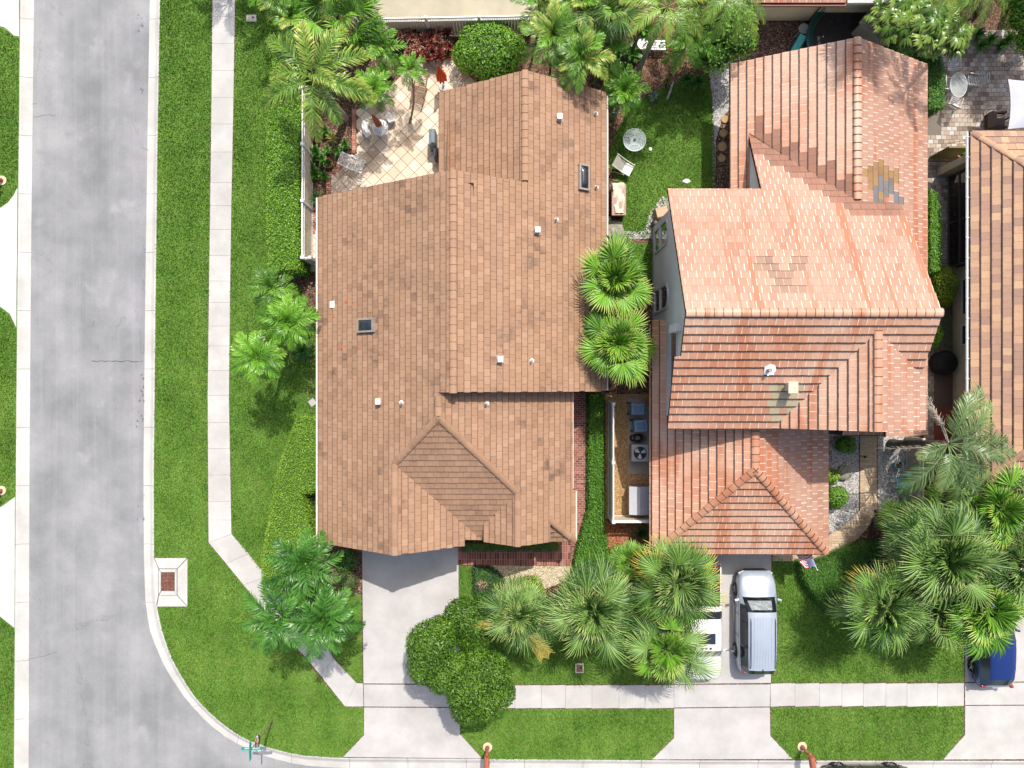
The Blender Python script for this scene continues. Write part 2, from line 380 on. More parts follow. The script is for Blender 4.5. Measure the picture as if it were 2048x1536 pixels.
def kerb(name, inn, out, seg_px=117.0, n_sub=3, start=30.0):
    ki = [Vector(P2(*p)) for p in inn]; ko = [Vector(P2(*p)) for p in out]
    cum = [0.0]
    for i in range(1, len(ki)): cum.append(cum[-1] + (ki[i] - ki[i - 1]).length)
    def at(s):
        s = min(max(s, 0), cum[-1] - 1e-6); i = max(j for j in range(len(cum) - 1) if cum[j] <= s); t = (s - cum[i]) / (cum[i + 1] - cum[i])
        return ki[i].lerp(ki[i + 1], t), ko[i].lerp(ko[i + 1], t)
    root = structure(name); L = seg_px / 39.0; s = 0.0; i = 0
    prof = [(0.0, -0.118), (0.55, -0.105), (0.72, -0.06), (0.84, -0.015), (0.93, 0.0), (1.0, 0.0)]
    while s < cum[-1] - 0.1:
        e = min(s + L, cum[-1]); a, _ = at(s)
        if -27 < a.x < 42 and -34 < a.y < 42 or True:
            m = MB(); vs = []; q = 5
            for j in range(q):
                ia, oa = at(s + 0.008 + (e - s - 0.016) * j / (q - 1))
                for (t, z) in prof: w = ia.lerp(oa, t); vs.append((w.x, w.y, z))
                vs.append((oa.x, oa.y, -0.2)); vs.append((ia.x, ia.y, -0.2))
            k = len(prof) + 2
            fs = [(j * k + c, j * k + (c + 1) % k, (j + 1) * k + (c + 1) % k, (j + 1) * k + c) for j in range(q - 1) for c in range(k)]
            fs += [tuple(range(k)), tuple(range((q - 1) * k, q * k))]
            m.add(vs, fs, rng.uniform(0.4, 1)); build("kerb_segment", m, KERB, root)
        s = e; i += 1
kerb("kerb", k_in, k_out); kerb("far_kerb", l_in, l_out)

# ---- slabs
def slabs(name, polys, mat=CONC, z=0.0, piece="slab"):
    root = structure(name)
    for p in polys:
        m = MB(); q = PL(p); n = len(q)
        cx = sum(a[0] for a in q) / n; cy = sum(a[1] for a in q) / n
        q = [(cx + (a - cx) * (1 - 0.007 / max(.3, math.hypot(a - cx, b - cy))), cy + (b - cy) * (1 - 0.007 / max(.3, math.hypot(a - cx, b - cy)))) for a, b in q]
        m.prism(q, -0.1, z, rng.uniform(0, 1)); build(piece, m, mat, root)
    return root
sl = []
Lx = lambda y: np.interp(y, [-900, 0, 350, 560, 800, 1085], [431, 425, 421, 418, 415, 417])
Rx = lambda y: np.interp(y, [-900, 0, 200, 400, 560, 800, 1068], [476, 470, 467, 463, 460.5, 458, 463])
ys = [-600, -550, -500, -450, -400, -350, -300, -250, -200, -150, -100, -50, 0, 33, 87, 141, 195, 248, 304, 365, 411, 459, 511, 562, 605, 652, 692, 741, 791, 845, 897, 950, 1003, 1040]
for a, b in zip(ys, ys[1:]): sl.append([(Lx(a), a), (Rx(a), a), (Rx(b), b), (Lx(b), b)])
sl.append([(Lx(1040), 1040), (Rx(1040), 1040), (463, 1068), (417, 1085)])
dg = [((417, 1085), (463, 1068)), ((452, 1127), (497, 1107)), ((487, 1170), (533, 1153)), ((530, 1222), (574, 1200)), ((570, 1270), (610, 1243)), ((608, 1311), (648, 1284)), ((640, 1350), (668, 1318)), ((690, 1413), (713, 1366))]
for (a, b), (c, d) in zip(dg, dg[1:]): sl.append([a, b, d, c])
sl.append([(690, 1413), (713, 1366), (726, 1367), (727, 1413)])
xs = [920, 975, 1030, 1083, 1131, 1184, 1238, 1290, 1348]
for a, b in zip(xs, xs[1:]): sl.append([(a, 1371), (b, 1370), (b, 1416), (a, 1417)])
xs = [1541, 1590, 1639, 1684, 1727, 1772, 1814, 1875, 1928]
for a, b in zip(xs, xs[1:]): sl.append([(a, 1367.5), (b, 1366), (b, 1411.5), (a, 1413.5)])
slabs("sidewalk", sl)
slabs("driveway", [[(724, 1095), (917, 1095), (918, 1368), (727, 1367)], [(727, 1369), (919, 1370), (920, 1414), (728, 1413)],
                   [(728, 1415), (920, 1416), (920, 1468), (964, 1517), (686, 1514), (728, 1470)]], mat=m_concrete("drive_concrete", (0.49, 0.47, 0.455)))
slabs("neighbour_driveway", [[(1348, 1095), (1543, 1095), (1542, 1366), (1348, 1368)], [(1348, 1370), (1541, 1369), (1540, 1413), (1348, 1415)],
                   [(1348, 1417), (1540, 1415), (1541, 1472), (1585, 1518), (1304, 1519), (1348, 1476)]], mat=m_concrete("drive_concrete_two", (0.47, 0.455, 0.44)))
slabs("end_driveway", [[(1930, 1100), (2125, 1100), (2125, 1363), (1930, 1364)], [(1930, 1366), (2125, 1365), (2125, 1409), (1930, 1410)],
                   [(1930, 1412), (2125, 1411), (2125, 1466), (2168, 1518), (1886, 1519), (1930, 1470)]])
slabs("street_driveway", [[(-500, -400), (38, -400), (38, 73), (28, 71), (10, 55), (-10, 50), (-500, 50)],
                   [(-500, 415), (2, 415), (16, 405), (27, 391), (35, 375), (32.5, 655), (20, 628), (0, 613), (-500, 605)],
                   [(-500, 1030), (-20, 1024), (5, 1012), (30, 994), (29, 1256), (0, 1233), (-500, 1225)]], mat=m_concrete("white_drive", (0.58, 0.575, 0.56)))

# ---- lawns
lawns = [
 [(320, -300), (432, -300), (424, 0), (420, 350), (417, 560), (414, 800), (416, 1086), (690, 1415), (727, 1415), (727, 1469), (684, 1515), (640, 1514), (604, 1511), (568, 1504), (531, 1493), (489, 1478), (450, 1452), (415, 1422), (387, 1391), (363, 1353), (340, 1311), (325, 1265), (313, 1213), (375, 1213), (375, 1115), (308, 1115), (307.5, 950), (311, 600), (315.5, 250)],
 [(472, -300), (640, -300), (620, 100), (560, 110), (537, 160), (537, 540), (600, 570), (630, 640), (637, 740), (637, 838), (592, 838), (525, 1146), (519, 1139), (464, 1068), (459, 800), (461, 560), (464, 400), (468, 200), (471, 0)],
 [(520, 1142), (640, 1170), (690, 1180), (722, 1190), (725, 1365), (714, 1365), (690, 1340)],
 [(918, 1132), (945, 1133), (950, 1200), (919, 1215)],
 [(919, 1215), (1060, 1215), (1347, 1195), (1347, 1368), (919, 1369)],
 [(921, 1418.5), (1347, 1418), (1347, 1475), (1302, 1520), (966, 1519), (921, 1467)],
 [(1545, 1112), (1600, 1122), (1620, 1180), (1700, 1235), (1928, 1235), (1928, 1364), (1544, 1365)],
 [(1542.5, 1415), (1928, 1412.5), (1928, 1468), (1885, 1520), (1586, 1520), (1543, 1470)],
 [(1300, 185), (1340, 172), (1380, 150), (1415, 148), (1425, 200), (1430, 300), (1432, 385), (1400, 420), (1350, 430), (1300, 478), (1243, 474), (1238, 430), (1240, 380), (1215, 322), (1232, 262), (1262, 215)],
 [(1215, 488), (1310, 486), (1310, 560), (1215, 560)],
 [(1885, 560), (1908, 560), (1908, 720), (1885, 720)],
 [(38, 76), (27, 73), (9, 58), (-10, 53), (-500, 53), (-500, 412), (1, 412), (15, 402), (26, 388), (35, 372)],
 [(32, 660), (19, 631), (0, 616), (-500, 608), (-500, 1027), (-20, 1021), (4, 1009), (30, 990)],
 [(28.5, 1260), (0, 1236), (-500, 1228), (-500, 2400), (24, 2400)],
]
lm = MB()
for l in lawns: lm.prism(PL(l), -0.05, -0.014)
structure("lawn", lm, TURF)
Vs = []; Ts = []
for l in lawns:
    q = PL(l); q = [(min(max(a, -27.5), 27.5), min(max(b, -21), 21)) for a, b in q]
    X, Y = scatter(q, 680); X = X + rng.normal(0, .022, len(X)); Y = Y + rng.normal(0, .022, len(Y))
    n = len(X); h = rng.uniform(0.03, 0.075, n); w = rng.uniform(0.018, 0.034, n); a = rng.uniform(0, 6.283, n); d = rng.uniform(0.02, 0.06, n); da = rng.normal(-0.9, 1.1, n)
    cx, sy = np.cos(a) * w, np.sin(a) * w
    v0 = np.stack([X - cx, Y - sy, np.full(n, -0.014)], 1); v1 = np.stack([X + cx, Y + sy, np.full(n, -0.014)], 1)
    v2 = np.stack([X + np.cos(da) * d, Y + np.sin(da) * d, -0.014 + h], 1)
    Vs.append(np.stack([v0, v1, v2], 1).reshape(-1, 3)); Ts.append(np.repeat(rng.uniform(0, 1, n), 3))
Vg = np.concatenate(Vs); o = np_mesh("lawn_grass", Vg, np.arange(len(Vg)).reshape(-1, 3), BLADE, np.concatenate(Ts)); o["kind"] = "stuff"

# ---- mulch and gravel beds (thin sheets over the soil)
def bed(name, poly, mat, z=-0.016):
    m = MB(); m.prism(PL(poly), -0.05, z); return structure(name, m, mat)
bed("bark_chip_bed", [(1211, 788), (1303, 788), (1303, 1038), (1211, 1038)], CHIP)
bed("red_mulch_bed", [(1208, 1042), (1303, 1042), (1303, 1130), (1215, 1125)], REDM)
bed("gravel_bed", [(1656, 868), (1718, 872), (1718, 1030), (1690, 1062), (1656, 1066)], GRAV)
bed("gravel_strip", [(1756, 868), (1815, 872), (1812, 1020), (1775, 1030), (1756, 1020)], GRAV)
bed("gravel_path", [(1418, 135), (1466, 118), (1462, 215), (1445, 235), (1432, 280), (1430, 420), (1424, 420), (1425, 200)], GRAV)
bed("stone_chip_strip", [(1212, 476), (1310, 478), (1350, 400), (1325, 392), (1300, 425), (1290, 462), (1225, 462)], GRAV, -0.012)
bed("pebble_bed", [(985, 1131), (1142, 1133), (1135, 1160), (1060, 1190), (960, 1205), (950, 1150)], PEBB)
bed("side_walkway", [(720, -60), (1075, -60), (1075, 62), (720, 64)], m_concrete("walk_behind", (0.46, 0.42, 0.31)), -0.004)
bed("shade_toned_mulch", [(1270, 40), (1420, 60), (1425, 130), (1390, 150), (1290, 190), (1262, 200)], SOIL, -0.012)  # dark soil colour here carries the shade over this bed
bed("back_mulch", [(1500, 45), (1600, 45), (1600, 110), (1480, 130), (1466, 118)], m_speckle("leafy_mulch", [(0.07, 0.03, 0.02), (0.14, 0.065, 0.04), (0.22, 0.12, 0.09), (0.4, 0.32, 0.28)], 14))

# loose chips and stones lying on the beds: real relief at the size the photograph shows
def chips(name, polys, mat, density, size, zbase=-0.014):
    Vs = []; Ts = []
    for p in polys:
        X, Y = scatter(PL(p), density); n = len(X); s = rng.uniform(0.4, 1, n) * size; a = rng.uniform(0, 6.283, n)
        ring = []
        for k in range(4):
            rr = s * rng.uniform(0.35, 0.75, n); ring.append(np.stack([X + np.cos(a + k * 1.57) * rr, Y + np.sin(a + k * 1.57) * rr, np.full(n, zbase)], 1))
        top = np.stack([X, Y, zbase + s * rng.uniform(0.25, 0.5, n)], 1)
        Vs.append(np.stack(ring + [top], 1)); Ts.append(rng.uniform(0, 1, n))
    V = np.concatenate(Vs); n = len(V); T = np.repeat(np.concatenate(Ts), 5); b = (np.arange(n) * 5)[:, None, None]
    Fq = (b + np.array([[0, 1, 4], [1, 2, 4], [2, 3, 4], [3, 0, 4]])[None]).reshape(-1, 3)
    o = np_mesh(name, V.reshape(-1, 3), Fq, mat, T); o["kind"] = "stuff"
def tinted(name, cols, rough=0.8):
    k = NT(name, rough, 0.25); k.color(k.ramp(k.attr("tint"), [(i / (len(cols) - 1), c) for i, c in enumerate(cols)])); return k.m
chips("gravel_stone", [[(1656, 868), (1718, 872), (1718, 1030), (1690, 1062), (1656, 1066)], [(1756, 868), (1815, 872), (1812, 1020), (1775, 1030), (1756, 1020)], [(1418, 135), (1466, 118), (1462, 215), (1445, 235), (1432, 280), (1430, 420), (1424, 420), (1425, 200)], [(1290, 462), (1350, 400), (1325, 392), (1300, 425)]],
      tinted("gravel_stones", [(0.12, 0.11, 0.105), (0.42, 0.40, 0.38), (0.58, 0.57, 0.55), (0.62, 0.56, 0.5)]), 260, 0.07)
chips("pebble", [[(985, 1131), (1142, 1133), (1135, 1160), (1060, 1190), (960, 1205), (950, 1150)]], tinted("pebbles", [(0.3, 0.2, 0.1), (0.5, 0.4, 0.25), (0.6, 0.53, 0.4), (0.66, 0.62, 0.52)]), 300, 0.07)
chips("bark_chip", [[(1211, 788), (1303, 788), (1303, 1038), (1211, 1038)]], tinted("bark_chips", [(0.2, 0.09, 0.04), (0.36, 0.2, 0.08), (0.5, 0.33, 0.15), (0.56, 0.45, 0.28)]), 330, 0.055)
chips("red_bark_chip", [[(1208, 1042), (1303, 1042), (1303, 1130), (1215, 1125)], [(1270, 60), (1420, 60), (1425, 130), (1290, 190)], [(1225, 215), (1262, 200), (1240, 262), (1218, 262)]], tinted("red_chips", [(0.10, 0.03, 0.015), (0.22, 0.08, 0.04), (0.36, 0.15, 0.08), (0.5, 0.36, 0.25)]), 200, 0.06)  # chip browns darkened for the shade over the upper bed
chips("leaf_litter", [[(605, 225), (712, 225), (712, 310), (660, 345), (655, 430), (620, 440)], [(560, 40), (905, 40), (905, 130), (720, 150), (720, 230), (620, 230)], [(640, 1090), (722, 1110), (722, 1200), (640, 1180)], [(585, 545), (637, 545), (637, 820), (612, 800), (620, 700)], [(1215, 330), (1238, 330), (1238, 470), (1215, 470)], [(1500, 45), (1600, 45), (1590, 110), (1480, 130)], [(1656, 868), (1680, 868), (1660, 960)], [(1440, 235), (1466, 235), (1470, 370), (1432, 370)], [(1640, 1100), (1760, 1060), (1760, 1090), (1680, 1120)]],
      tinted("litter", [(0.03, 0.018, 0.012), (0.1, 0.055, 0.03), (0.24, 0.14, 0.09), (0.5, 0.4, 0.32)]), 120, 0.08)

# ---- patio of diagonal tiles: every tile a part
def tiling(name, polys, size, rot, mats, gap, z=0.012, jitter=0.5, off=(0, 0), piece="tile", stagger=0.0, size2=None, root=None, cm=None, thick=0.03):
    root = root or structure(name); sx, sy = size, size2 or size; ca, sa = math.cos(rot), math.sin(rot); items = []
    for poly in polys:
        q = [((x * ca + y * sa), (-x * sa + y * ca)) for x, y in PL(poly)]
        x0, x1, y0, y1 = min(p[0] for p in q), max(p[0] for p in q), min(p[1] for p in q), max(p[1] for p in q)
        j = math.floor((y0 - off[1]) / sy)
        while j * sy + off[1] < y1:
            i = math.floor((x0 - off[0]) / sx) - 1; sh = stagger * sx * (j % 2)
            while i * sx + off[0] + sh < x1:
                a, b = i * sx + off[0] + sh, j * sy + off[1]
                c = clip_rect(q, a + gap / 2, b + gap / 2, a + sx - gap / 2, b + sy - gap / 2)
                if c and area(c) > 0.12 * sx * sy:
                    if sum(c[m][0] * c[(m + 1) % len(c)][1] - c[(m + 1) % len(c)][0] * c[m][1] for m in range(len(c))) < 0: c = c[::-1]
                    n = len(c); w = [(x * ca - y * sa, x * sa + y * ca) for x, y in c]; dz = rng.uniform(-0.002, 0.002)
                    vs = [(x, y, z + dz) for x, y in w] + [(x, y, z - thick) for x, y in w]
                    fs = [tuple(range(n))] + [(m + n, (m + 1) % n + n, (m + 1) % n, m) for m in range(n)]
                    items.append((vs, fs, None, (float(np.clip(0.5 + rng.normal(0, 0.28) * jitter * 2, 0, 1)), rng.uniform(0, 1)), area(c), 0))
                i += 1
            j += 1
    pieces(root, piece, items, mats); return root
def m_pave(name, cols, gr=0.35, big=0.5):
    k = NT(name, 0.8, 0.3); c = k.ramp(k.attr("tint"), [(i / (len(cols) - 1), q) for i, q in enumerate(cols)])
    c = k.mix(gr, c, k.ramp(k.noise(12, 4, 0.7), [(0.3, 0.38), (0.7, 0.62)]), 'OVERLAY')
    c = k.mix(0.5, c, k.ramp(k.noise(big, 4, 0.6), [(0.3, 0.4), (0.7, 0.6)]), 'OVERLAY')
    k.color(c); k.bump(k.noise(20, 3), 0.2, 0.01); return k.m
patio_poly = [(908, 118), (950, 160), (960, 200), (960, 420), (600, 420), (600, 450), (668, 400), (662, 345), (690, 312), (716, 306), (712, 215), (745, 205), (800, 150), (850, 118)]
patio_poly = [(850, 118), (908, 118), (952, 160), (965, 200), (965, 420), (662, 420), (662, 345), (690, 318), (714, 306), (712, 222), (760, 190), (810, 145)]
mb = MB(); GROUT = plain("grout", (0.16, 0.10, 0.07), 0.9)
mb.prism(PL(patio_poly), -0.05, -0.006); mb.prism(PL([(618, 452), (700, 452), (700, 545), (618, 545)]), -0.05, -0.006)
structure("patio_bed", mb, GROUT)
tiling("patio", [patio_poly, [(621, 462), (690, 462), (690, 543), (621, 543)]], 0.50, R(45), [m_pave("cream_tile", [(0.46, 0.35, 0.25), (0.60, 0.49, 0.37), (0.66, 0.57, 0.46)], 0.25)], 0.022, off=(0.13, 0.2))
BRK = m_pave("red_brick", [(0.13, 0.045, 0.035), (0.20, 0.07, 0.05), (0.27, 0.10, 0.075), (0.32, 0.15, 0.11)])
wm = MB(); MORT = plain("pale_mortar", (0.42, 0.33, 0.28), 0.9)
walk = [[(916, 1084), (1140, 1084), (1140, 1132), (916, 1130)], [(1142, 786), (1172, 786), (1172, 1010), (1162, 1062), (1141, 1132), (1141, 1000), (1142, 990)]]
for p in walk: wm.prism(PL(p), -0.05, -0.004)
structure("walkway_mortar", wm, MORT)
tiling("brick_walkway", [walk[0]], 0.13, 0, [BRK], 0.018, piece="brick", size2=0.36, z=0.012, stagger=0)
tiling("brick_side_path", [walk[1]], 0.24, 0, [BRK], 0.02, piece="brick", size2=0.115, stagger=0.5, z=0.012)
EDGE = m_pave("terracotta_edging", [(0.30, 0.12, 0.08), (0.42, 0.19, 0.13), (0.5, 0.27, 0.2)])
edging = [[(703, 220), (712, 220), (714, 306), (705, 308)], [(690, 312), (705, 308), (712, 312), (668, 350), (662, 345)], [(653, 345), (663, 345), (663, 420), (653, 420)], [(618, 425), (640, 425), (640, 445), (618, 445)], [(620, 445), (630, 445), (630, 468), (620, 468)], [(850, 112), (908, 112), (956, 158), (950, 163), (905, 120), (850, 119)]]
tiling("patio_edging", edging, 0.20, 0, [EDGE], 0.016, piece="brick", size2=0.11, z=0.07, thick=0.1)
PAV = m_pave("mottled_paver", [(0.20, 0.155, 0.12), (0.33, 0.255, 0.20), (0.42, 0.35, 0.29), (0.48, 0.45, 0.42)], 0.4)
pm = MB(); pv = [(1855, 45), (2300, 45), (2300, 900), (1855, 900), (1852, 870)]
pm.prism(PL([(1852, 60), (2300, 60), (2300, 905), (1852, 905)]), -0.05, -0.004); structure("paver_sand", pm, plain("sand_joint", (0.17, 0.145, 0.12), 0.9))
tiling("paver_patio", [[(1882, 60), (2120, 60), (2120, 270), (1882, 270)], [(1855, 270), (1945, 270), (1945, 322), (1855, 322)]], 0.27, 0, [PAV], 0.018, piece="paver", size2=0.22, stagger=0.5, jitter=0.6)
tiling("paver_side_yard", [[(1855, 324), (1912, 324), (1912, 560), (1855, 560)], [(1848, 690), (1868, 690), (1868, 905), (1848, 905)]], 0.25, 0, [PAV], 0.018, piece="paver", size2=0.2, stagger=0.5)
bed("terracotta_slab", [(1868, 815), (1912, 815), (1912, 885), (1868, 885)], plain("red_paint_slab", (0.30, 0.07, 0.045), 0.7), 0.01)
bed("porch_slab", [(1862, 740), (1925, 740), (1925, 814), (1862, 814)], plain("brown_slab", (0.16, 0.10, 0.075), 0.7), 0.008)
TANP = m_pave("tan_paver", [(0.40, 0.29, 0.19), (0.50, 0.38, 0.26), (0.55, 0.44, 0.32)], 0.25)
pth = [(1720, 868), (1754, 868), (1754, 1025), (1738, 1052), (1715, 1078), (1680, 1105), (1640, 1120), (1590, 1122), (1545, 1122), (1545, 1095), (1640, 1095), (1660, 1068), (1700, 1045), (1720, 1020)]
pm = MB(); pm.prism(PL(pth), -0.05, -0.004); structure("entry_path_bed", pm, plain("tan_grout", (0.3, 0.2, 0.13), 0.9))
tiling("entry_path", [pth], 0.42, 0, [TANP], 0.014, piece="paver", size2=0.13, stagger=0.5)
bed("utility_pad", [(1255, 796), (1303, 796), (1303, 948), (1255, 948)], m_concrete("pad_concrete", (0.36, 0.31, 0.26)), 0.05)

# cracks and tar marks on the road
x0_, y0_ = P2(190, 722)
TAR = plain("tar_mark", (0.06, 0.06, 0.065), 0.8)
rd = structure("road_marks")
def crack(pts, w=0.018, name="crack"):
    q = PL(pts, -0.118); m = MB(); v = []; L = []
    for (a, b) in zip(q, q[1:]):
        n = 9
        for k in range(n): L.append((a[0] + (b[0] - a[0]) * k / n + rng.normal(0, .012), a[1] + (b[1] - a[1]) * k / n + rng.normal(0, .02)))
    L.append(q[-1])
    for i, p in enumerate(L):
        d = Vector(L[min(i + 1, len(L) - 1)]) - Vector(L[max(i - 1, 0)]); d.normalize(); ww = w * rng.uniform(.4, 1.1); v += [(p[0] - d.y * ww, p[1] + d.x * ww, -0.1155), (p[0] + d.y * ww, p[1] - d.x * ww, -0.1155)]
    m.add(v, [(2 * i, 2 * i + 1, 2 * i + 3, 2 * i + 2) for i in range(len(L) - 1)]); build(name, m, TAR, rd)
crack([(184, 722), (230, 723), (286, 722)]); crack([(66, 236), (84, 231), (112, 230)], .01); crack([(64, 208), (74, 207)], .01); crack([(56, 1318), (90, 1312), (115, 1303)], .01); crack([(286, 296), (294, 300), (310, 303)], .01); crack([(188, 640), (186, 655)], .01)
for i in range(46):
    yy = rng.choice([rng.uniform(748, 855), rng.uniform(20, 60), rng.uniform(155, 190), rng.uniform(990, 1100)], p=[.62, .12, .1, .16]); xx = 286 - abs(rng.normal(0, 8)); a, b = P2(xx, yy); n = 8; r0 = rng.uniform(.03, .14)
    m = MB(); m.add([(a + math.cos(k * .785) * r0 * rng.uniform(.3, 1) * .7, b + math.sin(k * .785) * r0 * rng.uniform(.3, 1), -0.1165 + i * 2e-5) for k in range(n)], [tuple(range(n))]); build("tar_spot", m, plain("tar_grey", (0.13, 0.13, 0.14), 0.85, var=.3, scale=12), rd)
# ================================================================== houses
TILE1 = m_tile("tan_roof_tile", [(0.275, 0.158, 0.095), (0.31, 0.182, 0.110), (0.325, 0.192, 0.117), (0.34, 0.203, 0.126), (0.37, 0.226, 0.142)], 0.75, (0.12, 0.065, 0.04), 0.045, 0.55, stain=(0.11, 0.068, 0.048), stain_amt=0.8, butt=(0.10, 0.8, (0.075, 0.04, 0.027)))
TILE1S = m_tile("tan_roof_tile_front", [(0.30, 0.175, 0.105), (0.325, 0.192, 0.117), (0.36, 0.218, 0.138)], 0.75, (0.12, 0.065, 0.04), 0.03, 0.4, stain=(0.11, 0.068, 0.048), stain_amt=0.5, butt=(0.03, 0.5, (0.075, 0.04, 0.027)))  # butt lines thinned where the real step shadow already shows
TILE2 = m_tile("orange_roof_tile", [(0.40, 0.17, 0.095), (0.45, 0.205, 0.12), (0.49, 0.25, 0.155), (0.47, 0.24, 0.15)], 0.5, (0.70, 0.60, 0.50), 0.085, 0.9, pale=(0.54, 0.37, 0.27), stain=(0.40, 0.15, 0.07), stain_amt=0.4, streak=((0.9, 0.2, 0), (0.42, 0.17, 0.09)), butt=(0.12, 0.92, (0.035, 0.016, 0.012)))  # darkest painted butt shade, for slopes turned from the sun
TILE2N = m_tile("pale_orange_roof_tile", [(0.32, 0.155, 0.098), (0.37, 0.195, 0.13), (0.40, 0.235, 0.165), (0.36, 0.18, 0.12)], 0.5, (0.74, 0.62, 0.54), 0.10, 0.95, pale=(0.41, 0.26, 0.19), streak=((1.9, 0.09, 1), (0.39, 0.13, 0.06)), stain=(0.24, 0.115, 0.07), stain_amt=0.45, butt=(0.07, 0.45, (0.26, 0.12, 0.075)))  # fainter painted butt shade, for the second house's sunward slopes
TILE3 = m_tile("blended_roof_tile", [(0.27, 0.165, 0.12), (0.33, 0.20, 0.14), (0.41, 0.25, 0.155), (0.46, 0.295, 0.18)], 0.7, (0.2, 0.1, 0.06), 0.03, 0.4, stain=(0.2, 0.12, 0.09), stain_amt=0.3, butt=(0.10, 0.9, (0.03, 0.015, 0.012)))
SLATE = m_tile("dark_replaced_tile", [(0.12, 0.115, 0.12), (0.17, 0.165, 0.17), (0.14, 0.125, 0.115)], 0.6, (0.3, 0.3, 0.3), 0.05, 0.5)
OCHRE = m_tile("ochre_replaced_tile", [(0.26, 0.15, 0.06), (0.32, 0.19, 0.085)], 0.6, (0.4, 0.3, 0.2), 0.05, 0.4)
UMBER = m_tile("unpainted_brown_tile", [(0.22, 0.105, 0.07), (0.27, 0.13, 0.085), (0.30, 0.15, 0.10)], 0.65, (0.16, 0.08, 0.05), 0.05, 0.4)
TAUPE = m_tile('stained_orange_tile', [(0.27, 0.16, 0.105), (0.32, 0.19, 0.13)], 0.55, (0.62, 0.5, 0.42), 0.10, 0.9)
KHAKI = m_tile('unpainted_khaki_tile', [(0.36, 0.30, 0.19), (0.42, 0.36, 0.24)], 0.7, (0.6, 0.55, 0.45), 0.05, 0.5, butt=(0.12, 0.9, (0.05, 0.035, 0.02)))
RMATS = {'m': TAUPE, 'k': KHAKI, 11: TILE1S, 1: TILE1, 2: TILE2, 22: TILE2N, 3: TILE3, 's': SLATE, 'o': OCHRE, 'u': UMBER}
UNDER = plain("roof_underlay", (0.035, 0.022, 0.018), 0.9); TRIM = plain("cream_trim", (0.62, 0.57, 0.48), 0.6)

class Plane:
    def __init__(s, p0, up, k): s.p = p0; l = math.hypot(*up); s.u = (up[0] / l, up[1] / l); s.k = k
    def z(s, x, y): return s.p[2] + s.k * ((x - s.p[0]) * s.u[0] + (y - s.p[1]) * s.u[1])

